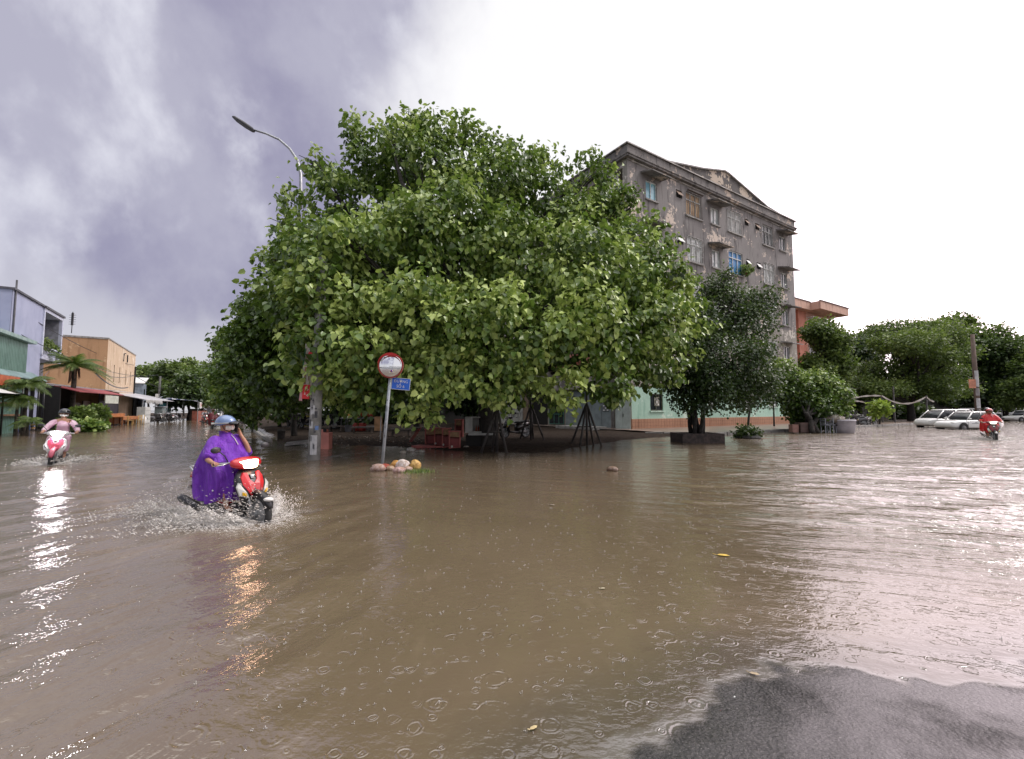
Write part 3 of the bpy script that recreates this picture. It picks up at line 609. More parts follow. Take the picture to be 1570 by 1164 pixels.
w_ = MB(); holes_wall(w_, -2.0, 4.0, 0, 14.2, ows, pu, .1); w_.box(3.98, 4.0, .01, 16, 0, 14.2); w_.box(-14, -4.0, .6, .7, 0, 14.2); w_.box(-2, 3.97, .3, 16, 0, 14.1); w_.build('wall', oo, ob)
w_ = MB(); w_.box(-4, -2.003, -.1, 1.5, 0, 14.2); w_.build('wall', orr, ob)
w_ = MB(); w_.box(-14, -2.6, -.9, 16, 14.2, 14.4); w_.box(-2.6, 5.4, -2.0, 16, 14.2, 14.4); w_.box(-14, -2.6, -.9, -.75, 14.4, 15.15); w_.box(-2.6, 5.4, -2.0, -1.85, 14.4, 15.15); w_.box(5.25, 5.4, -1.85, 16, 14.4, 15.15); w_.box(-2.6, -2.45, -1.85, -.9, 14.4, 15.15); w_.build('roof', wall_mat('orange_parapet', (.70, .46, .36), (.58, .34, .26), None, (.2, .1, .08), .7, .6), ob)
w_ = MB(); w_.box(-14, -2.6, -.97, -.9, 15.15, 15.25); w_.box(-2.6, 5.5, -2.08, -1.8, 15.15, 15.25); w_.build('roof_trim', mat('dark_trim', (.1, .07, .06)), ob)
for z in (12.0, 8.6, 5.2, 1.8): apt_win(ob, pu, -1.3, .5, z, z+1.4, white, mat('dull_glass', (.2, .2, .2)), white); apt_win(ob, lambda a, z, d: (a, .6+d, z), -5.6, -4.7, z+.3, z+1.1, white, glassd)
# ------------------------------------------------------------------ trees
def L(px, py, dep, r): return (tuple(PD(px, py, dep)), (r, r, r*.82))
big = [L(650, 268, 19, 2.4), L(565, 262, 19, 1.25), L(548, 207, 18.5, .5), L(520, 315, 18, 1.6), L(452, 335, 17.5, .6), L(432, 398, 17, .45), L(492, 262, 18, .5),
 L(750, 300, 19.5, 2.5), L(715, 225, 19.5, .7), L(668, 205, 19, .6), L(612, 215, 19, .65), L(790, 268, 19.5, .9), L(838, 318, 20, 1.8), L(828, 248, 20, .5), L(888, 335, 20.5, 1.6), L(905, 275, 21, .6), L(940, 330, 20.5, 1.1),
 L(700, 380, 16.8, 2.6), L(600, 395, 16, 2.5), L(525, 415, 15.8, 2.2), L(470, 460, 15.5, 1.7), L(460, 400, 16.5, 1.1),
 L(820, 420, 17, 2.6), L(900, 420, 18, 2.5), L(965, 395, 19, 1.8), L(1010, 372, 19.5, .6), L(1010, 440, 19, 1.6),
 L(655, 500, 14.6, 2.1), L(560, 520, 14.4, 2.0), L(500, 545, 14.3, 1.4), L(745, 500, 15, 2.2), L(830, 530, 15.2, 1.9), L(905, 510, 16, 2.1), L(930, 580, 15.8, 1.0), L(985, 500, 17.5, 2.0), L(1025, 492, 18.5, 1.1), L(1000, 560, 18, 1.2),
 L(865, 592, 14.8, .75), L(760, 572, 14.8, 1.3), L(650, 575, 14.0, 1.1), L(580, 580, 14.2, 1.0), L(510, 600, 14.3, .7), L(640, 612, 13.9, .55), L(700, 590, 14.2, .6), L(545, 610, 15, .6),
 L(700, 360, 22, 4.2), L(850, 400, 23, 3.6), L(600, 420, 21, 3.6), L(740, 520, 19, 3.2), L(950, 500, 21, 2.4), L(620, 540, 18, 2.4)]
def sprigs(pts, r=.42):
    return [L(px, py, d, r*random.uniform(.7, 1.2)) for px, py, d in pts for _ in (0,)]
SPR = sprigs([(545, 188, 18.5), (552, 212, 18.5), (622, 188, 19), (664, 184, 19), (700, 190, 19), (722, 208, 19.3), (748, 212, 19.5), (790, 230, 19.7), (830, 232, 20), (862, 250, 20), (905, 246, 20.6), (478, 250, 18), (438, 300, 17.6), (440, 348, 17.2), (418, 405, 17), (432, 392, 17), (372, 470, 18), (1000, 348, 19.4), (1024, 375, 19.5), (1062, 460, 18.6), (1072, 500, 18.4), (1058, 545, 18.2), (945, 605, 15.8), (876, 628, 14.8), (640, 632, 13.8), (560, 628, 14.6), (590, 200, 19), (645, 196, 19), (770, 228, 19.6), (930, 270, 20.6), (960, 300, 20)])
def lumpy(lo, n=6, k=.42, seed=1):
    random.seed(seed); o = []
    for c, r in lo:
        o.append((c, (r[0]*.84, r[1]*.84, r[2]*.84)))
        for _ in range(n if r[0] > .8 else 2):
            d = Vector((random.gauss(0, 1), random.gauss(0, 1)-.3, random.gauss(0, 1)+.1)).normalized(); q = r[0]*random.uniform(.26, k)
            o.append(((c[0]+d.x*r[0]*.86, c[1]+d.y*r[1]*.86, c[2]+d.z*r[2]*.9), (q, q, q*.72)))
    return o
big += [L(512, 575, 13.2, .6), L(505, 505, 13.3, 1.0), L(478, 455, 13.4, .9), L(500, 395, 13.7, 1.1), L(478, 360, 14.2, .7)]
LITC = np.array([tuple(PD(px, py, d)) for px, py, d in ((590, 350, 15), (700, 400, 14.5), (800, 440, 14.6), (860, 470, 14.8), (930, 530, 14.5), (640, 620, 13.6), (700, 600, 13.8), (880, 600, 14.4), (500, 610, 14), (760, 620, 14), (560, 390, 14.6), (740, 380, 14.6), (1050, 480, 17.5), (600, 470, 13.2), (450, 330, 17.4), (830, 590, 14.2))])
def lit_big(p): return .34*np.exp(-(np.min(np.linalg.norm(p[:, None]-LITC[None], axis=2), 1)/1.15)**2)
tb = P(752, 676, .1)
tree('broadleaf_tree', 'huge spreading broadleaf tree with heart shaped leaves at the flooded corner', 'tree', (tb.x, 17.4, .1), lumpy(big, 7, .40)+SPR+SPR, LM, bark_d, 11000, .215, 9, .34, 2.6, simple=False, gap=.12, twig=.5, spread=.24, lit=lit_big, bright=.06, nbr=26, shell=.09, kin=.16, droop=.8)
# left shoulder of foliage: the next tree along the small street
lw_ = [L(415, 505, 17.5, 1.3), L(392, 468, 18, .45), L(388, 525, 18.5, .9), L(430, 545, 17.5, 1.8), L(395, 590, 20, 1.6), L(365, 580, 22, 1.2), L(440, 600, 19, 1.4), L(378, 625, 22, 1.0), L(440, 480, 18, 1.2)]
tree('street_tree', 'second leafy tree leaning over the water left of the leaning concrete pole', 'tree', tuple(P(452, 668, .1)), lumpy(lw_, 5, .42, 2), LM, bark_d, 2400, .19, 9, .16, 2.2, simple=False, gap=.1, twig=.5, bright=-.05)
def rowtree(label, px, dep, top, wpx, m=LF, n=900, group='trees along the small street', seed=0, bot=None, lit=0):
    random.seed(seed+11); r = wpx/FPX*dep/2; zt = (628-top)/FPX*dep+H; zb = zt*.32 if bot is None else (628-bot)/FPX*dep+H
    x = (px-785)/FPX*dep; lo = []
    for i in range(11):
        a = random.uniform(0, 2*PI); rr_ = r*random.uniform(.1, .62); rz_ = random.uniform(.22, .38)*r
        zz = zb+rz_+(zt-zb-2*rz_)*random.random()**.8*(1-.35*rr_/r); lo.append(((x+rr_*math.cos(a), dep+rr_*math.sin(a), zz), (r*random.uniform(.33, .5), r*random.uniform(.33, .5), rz_)))
    lo.append(((x, dep, zt-r*.3), (r*.5, r*.5, r*.3)))
    return tree('street_tree', label, 'tree', (x, dep, .02), lo, m, bark_d, n, .006*dep+.10, 6, .14+r*.02, zb*.8, simple=True, group=group, gap=.15, twig=.7, spread=.5, bright=lit, nbr=8)
for i_, (px_, dp_, top_, w_, lab_) in enumerate(((640, 31, 470, 230, 'added dense dark tree blocking bright sky behind the big corner tree, before the side wall'), (520, 33, 500, 170, 'added dense dark tree blocking bright sky behind the food table'), (458, 37, 530, 90, 'added dark tree blocking bright sky behind the parked scooters left of the pole'), (720, 40, 520, 120, 'added dark tree blocking bright sky near the white gate'))):
    rowtree(lab_, px_, dp_, top_, w_, LD, 1500, 'dark trees added to block the bright sky', 30+i_, 640, -.1)  # added trees, keep bright sky from showing under the big crown
rowtree('tree on the right kerb of the small street, nearest past the leaning foliage', 392, 31, 548, 96, LD, 1500, seed=1, bot=628)
rowtree('feathery tree on the right kerb of the small street behind the nearest one', 352, 40, 514, 84, LF, 1500, seed=2, bot=618, lit=.1)
rowtree('lower tree overhanging the small street just right of the dark red rider', 372, 52, 575, 80, LF, 800, seed=3, bot=622, lit=.1)
rowtree('tree in the middle of the far street canopy above the dark red rider', 312, 66, 562, 76, LF, 900, seed=4, bot=625)
rowtree('dark trunked tree beside the checkered tarpaulin stall', 290, 62, 575, 56, LD, 900, seed=5, bot=622)
rowtree('rounded tree above the teal tarp stall on the far left side of the street', 262, 72, 556, 66, LF, 900, seed=6, bot=618)
rowtree('tree rising just right of the yellow building', 228, 74, 562, 56, LF, 900, seed=7, bot=612, lit=.12)
rowtree('tree with a pointed top in the far left tree line', 284, 96, 552, 46, LF, 600, seed=8, bot=616, lit=.1)
rowtree('farthest tree at the end of the small street', 345, 110, 585, 60, LF, 600, seed=9, bot=622)
rowtree('small yellow green tree at the right kerb of the far street', 430, 36, 606, 44, LF, 300, seed=10, bot=640)
# trees right of the grey block
T2 = [L(1110, 470, 22.5, 1.5), L(1075, 500, 21, 1.2), L(1060, 560, 20.5, 1.3), L(1110, 560, 20, 1.7), L(1150, 500, 21, 1.2), L(1170, 465, 21.5, .8), L(1095, 440, 22.5, .8), L(1060, 470, 22, .6), L(1150, 570, 20.5, 1.2), L(1100, 600, 20, 1.2), L(1065, 612, 20, .8), L(1140, 608, 20.4, .8), L(1185, 450, 21.8, .35), L(1112, 425, 22.5, .35), L(1035, 590, 20.5, .8)]
tree('planter_tree', 'dark dense ficus with many stems growing from the square planter in the water', 'tree', (8.5, 20.6, .5), lumpy(T2, 4, .45, 3), LD, bark_d, 4000, .135, 8, .10, 1.5, stems=6, gap=.16, twig=.45, spread=.3, kin=.2, bright=-.05)
pl_ = MB()
for (a, b, c, d) in ((7.6, 9.5, 19.9, 20.06), (7.6, 9.5, 21.3, 21.46), (7.6, 7.76, 20.06, 21.3), (9.34, 9.5, 20.06, 21.3)): pl_.box(a-8.5, b-8.5, c-20.6, d-20.6, -.2, .42, 0)
t = thing('tree_planter', 'dark square brick planter standing in the water under the ficus', 'planter', (8.5, 20.6, 0)); pl_.build('wall', mat('dark_brick', (.07, .05, .045), (.03, .025, .022), 8, .8, bump=.02), t, bevel=.02)
s_ = MB(); s_.box(-.74, .84, -.54, .7, .25, .36); s_.build('soil', black, t)
tp = P(1147, 656, .1)
tree('young_tree', 'thin leaning young tree with a shrub round its foot, right of the planter', 'tree', tuple(tp), [L(1160, 585, 27, .9), L(1140, 600, 27, .8), L(1178, 600, 27, .6), L(1185, 575, 27.5, .6), L(1165, 612, 26.6, .5)], LD, bark_d, 480, .16, 7, .09, 1.9, lean=(.25, 0), twig=.4)
tp = P(1187, 655, .1)
tree('young_tree', 'slim young tree with pale broad leaves before the mint green wall', 'tree', tuple(tp), [L(1195, 570, 29, .9), L(1220, 585, 29, .8), L(1205, 600, 29, .8), L(1180, 590, 29, .6), L(1225, 605, 29.3, .6)], LM, bark_d, 420, .2, 7, .07, 2.0, twig=.4, simple=False)
def bush(label, px, py, wpx, hpx, m, n=260, z=.1, size=.16, name='shrub', cat='shrub', group=None, simple=True, bright=0., k=6):
    b = P(px, py, z); r = wpx/FPX*b.y/2; hh = hpx/FPX*b.y; random.seed(px)
    lo = [((b.x+random.uniform(-.55, .55)*r, b.y+random.uniform(-.4, .4)*r, z+hh*random.uniform(.25, .65)), (r*.5, r*.5, hh*.33)) for _ in range(k)]
    return tree(name, label, cat, tuple(b), lo, m, bark_d, n, size, 6, .03, hh*.3, group=group, simple=simple, twig=.3, spread=.15, nbr=5, bright=bright, droop=.1)
bush('low dark shrub ring at the foot of the thin leaning young tree', 1146, 671, 38, 16, LD, 260, .02, .14)
for q in ((1147, 672),):
    r_ = MB(); b = P(*q, 0); r_.lathe([(.55, -.15), (.62, .05), (.55, .13), (.02, .16)], n=18); one(r_, 'plant_basin', black, 'dark round basin holding the low shrub, right of the planter', 'planter', b)
tb2 = P(1248, 662, .1)
tree('bushy_tree', 'low rounded tree with broad leaves at the right end of the mint green wall', 'tree', tuple(tb2), [L(1225, 605, 29.5, 1.0), L(1250, 590, 30, 1.1), L(1280, 605, 30, .9), L(1250, 625, 29.5, 1.2), L(1285, 625, 30, .6), L(1222, 628, 30, .8), L(1240, 645, 30, .8), L(1262, 645, 30, .7)], LM, bark_d, 1500, .2, 7, .18, .9, stems=4, bright=-.12, simple=False, kin=.2, gap=.1, twig=.4)
b = P(1348, 652, .1)
tree('sapling', 'bright yellow green sapling in front of the parked motorbikes', 'tree', tuple(b), [L(1348, 624, b.y, .5), L(1356, 628, b.y, .42), L(1342, 634, b.y, .3)], LY, bark, 90, .3, 6, .09, 1.3, twig=.3, simple=False)
def layered(name, label, px, dep, top, wpx, bot, n, m, seed, group, lit=0., flat=.2, size=None):
    random.seed(seed); r = wpx/FPX*dep/2; zt = (628-top)/FPX*dep+H; zb = (628-bot)/FPX*dep+H; x = (px-785)/FPX*dep; lo = []
    for i in range(20):
        a = random.uniform(0, 2*PI); t = random.random(); rr_ = r*(random.uniform(.1, .8))*(1-.45*t); lo.append(((x+rr_*math.cos(a), dep+rr_*math.sin(a)*.8, zb+(zt-zb)*t*.93), (r*random.uniform(.22, .36), r*random.uniform(.22, .34), r*random.uniform(flat*.5, flat))))
    return tree(name, label, 'tree', (x, dep, .1), lo, m, bark_d, n, size or (.005*dep+.08), 7, .25+r*.02, zb*.7, group=group, gap=.05, twig=.8, spread=.45, droop=.15, bright=lit, nbr=16, simple=True, kin=.15, shell=.2)
layered('rain_tree', 'wide layered rain tree spreading above the parked cars', 1395, 52, 488, 225, 605, 6500, LF, 21, None, .08, .15, .27)
layered('dense_tree', 'rounded green tree directly below the orange block', 1262, 46, 494, 96, 610, 2600, LF, 22, None, .05, .35)
layered('dense_tree', 'dark tree at the right edge behind the silver car', 1540, 62, 524, 130, 612, 3000, LD, 23, None, .12, .3)
layered('dense_tree', 'darker tree behind the gap between the rain tree and the bushy tree', 1318, 64, 520, 90, 600, 1300, LD, 24, None, .0, .3)
layered('dense_tree', 'tree rising behind the tall utility pole on the right', 1482, 70, 484, 110, 612, 2000, LF, 25, None, .0, .3)
layered('dense_tree', 'far tree filling the dark gap left of the yellow sapling', 1300, 78, 560, 80, 625, 800, LD, 26, None, -.1, .3)
for i_, (px_, dp_, top_, w2_, m2_, lab_) in enumerate(((1335, 72, 498, 90, LF, 'tree filling the gap behind the left side of the rain tree'), (1425, 80, 505, 110, LD, 'tree standing behind the middle of the rain tree'), (1516, 64, 500, 90, LF, 'tree joining the rain tree and the dark right edge tree'), (1590, 58, 535, 90, LF, 'last tree partly cut by the right edge of the photo'), (1290, 60, 508, 60, LF, 'tree between the orange block and the rain tree'))):
    layered('dense_tree', lab_, px_, dp_, top_, w2_, 622, 1300, m2_, 60+i_, 'continuous trees behind the parked cars', .05, .3)
for i, (px, py, w_, h_, lab) in enumerate([(1440, 640, 60, 22, 'unclipped hedge behind the white cars'), (1530, 640, 50, 24, 'pale green shrub behind the red raincoat rider'), (1395, 645, 70, 26, 'dark hedge under the rain tree left of the cars'), (1590, 640, 60, 26, 'shrub at the right edge behind the silver car')]):
    bush(lab, px, py, w_, h_, LD if i in (0, 2) else LF, 380, .05, .4)
for i, (px, py, w_, h_, m_, lab) in enumerate([(535, 652, 110, 46, LD, 'dark shrub mass in the shade behind the food table'), (620, 650, 100, 52, LD, 'dark shrub behind the round mirror post'), (690, 648, 90, 56, LD, 'dark undergrowth behind the pink crates'), (458, 648, 60, 22, LD, 'low undergrowth beside the parked motorbikes')]):
    bush(lab, px, py, w_, h_, m_, 520, .05, .3)
# palm and plants on the left
def palm(label, px, dep, ztop, r, n, base_z=0.1, lean=(0, 0), name='palm_tree', leafm=None, droop=.9, wid=.28, skirt=True):
    x = (px-785)/FPX*dep; t = thing(name, label, 'palm tree' if name == 'palm_tree' else 'plant', (x, dep, base_z)); random.seed(px)
    tr = MB(); top = Vector((lean[0], lean[1], ztop)); tr.tube([(0, 0, -.1), (lean[0]*.3, lean[1]*.3, ztop*.5), tuple(top)], [.2*r/2.2, .15*r/2.2, .13*r/2.2], 10); tr.build('trunk', bark, t, True)
    vs, qs, tt = [], [], []
    for i in range(n):
        az_ = 2*PI*i/n+random.uniform(-.2, .2); elv = random.uniform(-.1, 1.2); Lf = r*random.uniform(.8, 1.1); pts = []
        for k in range(9):
            u = k/8; rr_ = Lf*u*math.cos(elv*(1-u*.5)); zz = Lf*(math.sin(elv)*u-droop*.75*u*u); pts.append(Vector((math.cos(az_)*rr_, math.sin(az_)*rr_, zz))+top)
        for k in range(8):
            p0, p1 = pts[k], pts[k+1]; dr_ = (p1-p0).normalized(); sd = dr_.cross(Vector((0, 0, 1))).normalized()
            for s_ in range(4):
                b0 = p0.lerp(p1, s_/4)
                for sg in (-1, 1):
                    Ll = wid*r*(.35+math.sin(PI*min((k+s_/4)/8+.12, 1))*.8); tip = b0+sd*sg*Ll*.75+dr_*Ll*.55-Vector((0, 0, Ll*.45)); o_ = len(vs)
                    vs += [b0, b0+dr_*.03*r, tip+dr_*.01, tip]; qs.append((o_, o_+1, o_+2, o_+3)); tt += [random.uniform(.1, .8)]*4
    mesh_np('fronds', np.array([tuple(v) for v in vs]), np.array(qs), leafm or LF, t, np.array(tt))
    if skirt:
        s_ = MB()
        for i in range(9):
            a = random.uniform(0, 6.3); s_.tube([tuple(top), tuple(top+Vector((math.cos(a)*.25, math.sin(a)*.25, -.3))), tuple(top+Vector((math.cos(a)*.35, math.sin(a)*.35, -random.uniform(.9, 1.6))))], [.03, .08, .02], 5)
        s_.build('dead_fronds', mat('dead_frond', (.2, .12, .08), (.1, .06, .04)), t, True)
    return t
palm('palm with a skirt of brown dead fronds before the yellow building', 112, 36, 5.0, 2.5, 26, droop=.75, wid=.2)
palm('spiky dracaena with long drooping leaves beside the dark market shed', 40, 26.5, 3.0, 1.3, 20, leafm=LF, name='dracaena', skirt=False, wid=.42)
palm('lower spiky dracaena under the dark shed roof', 28, 26, 2.1, 1.1, 16, leafm=LF, name='dracaena', skirt=False, wid=.42)
palm('small spiky plant in front of the pale sheet metal wall', 46, 25.5, .8, .8, 14, name='dracaena', skirt=False, wid=.4)
for i, (px, py, w_, h_, lab) in enumerate([(118, 659, 34, 40, 'tall leafy shrub at the foot of the palm'), (140, 657, 44, 34, 'wide shrub between the palm and the orange table'), (128, 661, 50, 16, 'low creeping shrub at the water edge under the palm'), (76, 657, 20, 8, 'small green plant against the pale sheet wall')]):
    bush(lab, px, py, w_, h_, LF if i != 2 else LM, 420, .05, .26, bright=.1)
# ------------------------------------------------------------------ houses on the left
blue_p = mat('blue_grey_plaster', (.36, .39, .52), (.31, .34, .47), 1., .8); pale_b = mat('pale_blue_trim', (.55, .58, .68), (.45, .48, .6), 2, .6)
HB = Vector((-35.3, 33, 0)); bh = thing('house', 'pale blue grey house with a recessed upper balcony and arched door', 'house', HB, AU)
w_ = MB(); holes_wall(w_, -5.9, 0, 0, 9.2, [(-4.6, -4.4, 5.8, 5.9)], lambda a, z, d: (-d, a, z), .2); w_.box(-9, -.02, -5.9, -5.8, 0, 9.2); w_.box(-9, -.9, -12, -5.91, 0, 8.7); w_.box(-9, -.25, -.02, 0, 0, 9.2); w_.build('wall', blue_p, bh)
w_ = MB(); w_.box(-9, .12, -6.0, .05, 9.2, 9.33); w_.box(-9, -.8, -12.1, -6.01, 8.7, 8.82); w_.build('coping', mat('dark_coping', (.1, .1, .12)), bh)
w_ = MB(); w_.box(.6, .8, .0, .25, 5.6, 8.9); w_.box(.6, .8, 5.05, 5.3, 5.6, 8.9); w_.box(-4, .8, .0, 5.3, 8.9, 9.15); w_.box(-4, .8, 0, 5.3, 5.3, 5.5); w_.box(-2.2, .59, -.0, .12, 5.5, 8.9); w_.build('balcony_frame', pale_b, bh)
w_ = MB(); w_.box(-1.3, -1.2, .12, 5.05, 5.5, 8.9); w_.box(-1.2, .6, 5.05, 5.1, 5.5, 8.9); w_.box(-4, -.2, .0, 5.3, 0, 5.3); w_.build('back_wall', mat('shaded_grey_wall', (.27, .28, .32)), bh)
w_ = MB(); w_.box(-4, .9, -.1, 5.4, 9.15, 9.3); w_.build('roof', mat('dark_coping', (.1, .1, .12)), bh)
w_ = MB(); w_.box(.66, .78, .25, 5.05, 6.15, 6.3); w_.box(.66, .78, .25, 5.05, 5.5, 5.65)
for i in range(13): w_.box(.68, .76, .3+i*.38, .42+i*.38, 5.65, 6.15)
w_.build('balustrade', pale_b, bh)
w_ = MB(); dpf = [(2.1, 5.5), (3.9, 5.5), (3.9, 7.4)]+[(3.0+.9*math.cos(a), 7.4+.7*math.sin(a)) for a in np.linspace(0, PI, 9)][1:-1]+[(2.1, 7.4)]
w_.prism(dpf, lambda a, z: (-1.14, a, z), lambda a, z: (-1.2, a, z)); dr_ = w_.build('door', mat('dark_door', (.09, .09, .12)), bh)
w_ = MB(); w_.box(-1.13, -1.1, 2.1, 3.9, 7.35, 7.42); w_.box(-1.13, -1.1, 2.97, 3.03, 5.5, 8.1); w_.tube([(-1.12, 3+.92*math.cos(a), 7.4+.72*math.sin(a)) for a in np.linspace(0, PI, 12)], .04, 6); w_.build('door_frame', pale_b, dr_)
for ch in bh.children:
    if ch.name.split('.')[0] in ('balcony_frame', 'back_wall', 'roof', 'balustrade', 'door'): ch.location = (-.7, -.1, 0); ch.scale = (1, .88, 1)
w_ = MB(); w_.tube([(.06, -5.6, 3), (.06, -5.6, 9.9)], .05); w_.build('drain_pipe', mat('dark_pipe', (.08, .08, .09)), bh, True)
for i, (y, z, s_) in enumerate(((.8, 6.4, .6), (1.7, 6.45, .4), (4.3, 6.3, .35))):
    t = thing('potted_plant', ['large leafy plant at the near corner of the blue balcony', 'medium leafy plant on the blue balcony rail', 'small trailing plant at the far end of the blue balcony'][i], 'plant', HB+U*-.25+V*y*.88+Vector((0, 0, 5.52)), 0, 'plants on the blue balcony')
    m_ = MB(); m_.lathe([(.1, 0), (.2, .3), (.2, .34)], n=10); m_.build('pot', concrete, t, True)
    p, d, l = crown_pts([((0, 0, .9), (s_, s_, s_*.8))], 110); leaves('foliage', p, d, l, LF, t, .16, 6, .15, .25, bright=.1)
t = MB(); t.tube([(0, 0, 0), (0, 0, 1.9)], .03)
for k in range(5): t.tube([(-.3, 0, .8+k*.2), (.3, 0, .8+k*.2)], .015, 5)
t.box(-.08, .08, -.04, .04, .7, 1.8)
one(t, 'antenna', dark, 'thin dark aerial between the blue house and the yellow building', 'antenna', HB+U*.2+V*6.6+Vector((0, 0, 8.2)))
# green corrugated shed and market shed
t = thing('shed', 'green corrugated metal shed with a grey gutter below the blue house', 'shed', HB+U*.25-V*3.6, AU)
w_ = MB(); w_.box(-5, .0, -10, 0, 0, 6.0); w_.build('wall', corr_mat('green_corrugated', (.14, .25, .21), (.08, .16, .13), .25, 1), t)
w_ = MB(); w_.box(-5, .35, -10.2, .35, 6.0, 6.22); w_.build('roof', mat('pale_green_trim', (.3, .4, .38), (.2, .3, .28), 3, .5), t)
t = thing('market_shed', 'dark open market shed with a sloping teal striped roof', 'shed', HB+U*.3-V*1.6, AU)
tealr = corr_mat('teal_corrugated', (.30, .42, .40), (.16, .24, .24), .5, 1, .35)
w_ = MB(); w_.add([(-1.4, -12, 4.9), (-1.4, -.2, 4.9), (.5, .2, 3.5), (.5, -12, 3.5), (-1.4, -12, 4.96), (-1.4, -.2, 4.96), (.5, .2, 3.56), (.5, -12, 3.56)], [(0, 1, 2, 3), (4, 5, 6, 7), (0, 1, 5, 4), (1, 2, 6, 5), (2, 3, 7, 6)]); w_.build('roof', tealr, t)
w_ = MB(); w_.box(-1.6, -1.4, -12, 5.0, 5.0, 5.12); w_.build('roof_beam', white, t)
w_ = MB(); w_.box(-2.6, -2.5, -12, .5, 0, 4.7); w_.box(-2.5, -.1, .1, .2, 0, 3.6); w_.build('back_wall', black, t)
w_ = MB()
for y in (-10, -7, -4, -1, .1): w_ = MB(); w_.tube([(.4, y, 0), (.4, y, 3.5)], .05); w_.build('post', dark, t, True)
w_ = MB(); w_.box(.5, .56, -9.0, -5.2, 2.9, 3.5, 0); w_.build('sign_board', mat('orange_board', (.5, .13, .05), (.35, .08, .03)), t)
w_ = MB(); w_.box(-.4, .2, -8, -2.2, 1.1, 1.2); w_.box(-.4, .2, -8, -2.2, 1.85, 1.95); w_.build('shelf', wood, t)
w_ = MB(); w_.add([(.5, -12, 2.75), (.5, -6.4, 2.7), (1.3, -6.6, 2.4), (1.3, -12, 2.4)], [(0, 1, 2, 3)]); w_.build('awning', white, t)
for i, (px, py, c, lab) in enumerate([(8, 662, (.03, .05, .16), 'dark blue plastic drum at the left edge of the market shed'), (20, 663, (.02, .03, .10), 'navy crate pile on the ground below the dracaena'), (35, 661, (.04, .07, .16), 'blue drum lying beside the dracaena foot')]):
    m_ = MB(); m_.lathe([(.32, 0), (.36, .05), (.36, .35), (.33, .4), (.36, .45), (.36, .78), (.3, .84), (.02, .85)], n=18); one(m_, 'drum', mat('drum_%d' % (i+1), c), lab, 'drum', P(px, py, .0), group=None, smooth=False)
m_ = MB(); m_.box(-1.2, 1.2, -.3, .3, .35, .42); [m_.box(x, x+.08, y, y+.08, 0, .35) for x in (-1.15, 1.05) for y in (-.28, .2)]; m_.box(-1.1, 1.1, -.25, .25, .08, .2)
one(m_, 'bench', mat('ochre_wood', (.3, .17, .06)), 'low brown wooden bench before the market shed', 'bench', P(40, 660, .02), AU+PI/2, bevel=.01)
# pale sheet metal fence
t = thing('metal_fence', 'grey corrugated fence with pale blue sheets below the balcony', 'fence', P(56, 655, .0), AU)
LO = P(56, 655, 0)
w_ = MB(); w_.box(0, .05, 0, 8.2, 0, 3.6); w_.build('panel', corr_mat('grey_corrugated', (.20, .21, .22), (.11, .12, .13), .3, 1, .4), t)
w_ = MB(); w_.box(.06, .1, -.6, 5.4, .25, 2.6); w_.box(.06, .09, 5.45, 7.3, .3, 2.1); w_.build('sheet', mat('pale_blue_sheet', (.38, .42, .52), (.3, .34, .43), 1, .4), t)
w_ = MB(); w_.box(.1, .13, 1.6, 5.4, 1.05, 1.11); w_.box(.1, .13, 1.6, 1.66, .25, 1.05); w_.build('seam', dark, t)
w_ = MB(); w_.tube([(.15, -.7, 0), (.15, -.7, 3.4)], .05); w_.tube([(.1, 8.3, .0), (.1, 8.7, 3.9)], .07); w_.box(-.1, .3, -.7, 8.7, 3.6, 3.7); w_.build('post', metal_g, t)
m_ = MB()
for a in (0, .25, .5, .75, 1.): m_.tube([(0, 8*a, 0), (-.2, 8*a+.6, .6+.3*a), (-.1, 8*a+1.2, 1.0)], .04, 6)
m_.tube([(0, 0, 0), (-.1, 9, .3)], .05); m_.add([(0, .5, .3), (0, 4, .1), (-2, 4, 1.2), (-2, .5, 1.5)], [(0, 1, 2, 3)])
one(m_, 'roof_frame', mat('rusty_steel', (.12, .08, .07), (.25, .18, .15)), 'tangled rusty roof frame above the grey fence beside the palm', 'roof frame', LO+V*3+Vector((-.5, 0, 4.1)), AU)
# yellow building
ym = wall_mat('ochre_plaster', (.50, .30, .16), (.40, .23, .12), (.55, .38, .22), (.22, .12, .06), .70, .6); ym2 = wall_mat('cream_ochre_plaster', (.60, .47, .33), (.52, .39, .26), (.64, .54, .42), (.3, .2, .12), .68, .7)
YB = Vector((-40.1, 43.7, 0)); yb = thing('building', 'ochre yellow flat roofed building with narrow slit windows', 'building', YB, AU)
w_ = MB(); holes_wall(w_, -14, 0, 0, 8.5, [(-10.4, -8.0, 4.0, 5.2)], pu, .15); w_.build('wall', ym, yb)
sl_ = [(a, a+.5, 4.4, 6.2) for a in (3.4, 6.4, 10.2, 13.4)]+[(7.6, 8.6, 7.0, 8.0)]
w_ = MB(); holes_wall(w_, 0, 16.6, 0, 8.55, sl_[:4], lambda a, z, d: (-d, a, z), .2); w_.box(-14, -.2, 16.5, 16.6, 0, 8.5); w_.build('wall', ym2, yb)
w_ = MB(); w_.box(-13.9, -.25, .16, 16.4, 8.2, 8.35); w_.box(-14.05, .05, -.05, .0, 8.45, 8.62); w_.box(0., .06, .0, 16.65, 8.5, 8.62); w_.build('roof', concrete, yb)
for h in sl_[:4]: f = MB(); f.box(-.19, -.15, h[0], h[1], h[2], h[3]); f.build('window', glassd, yb)
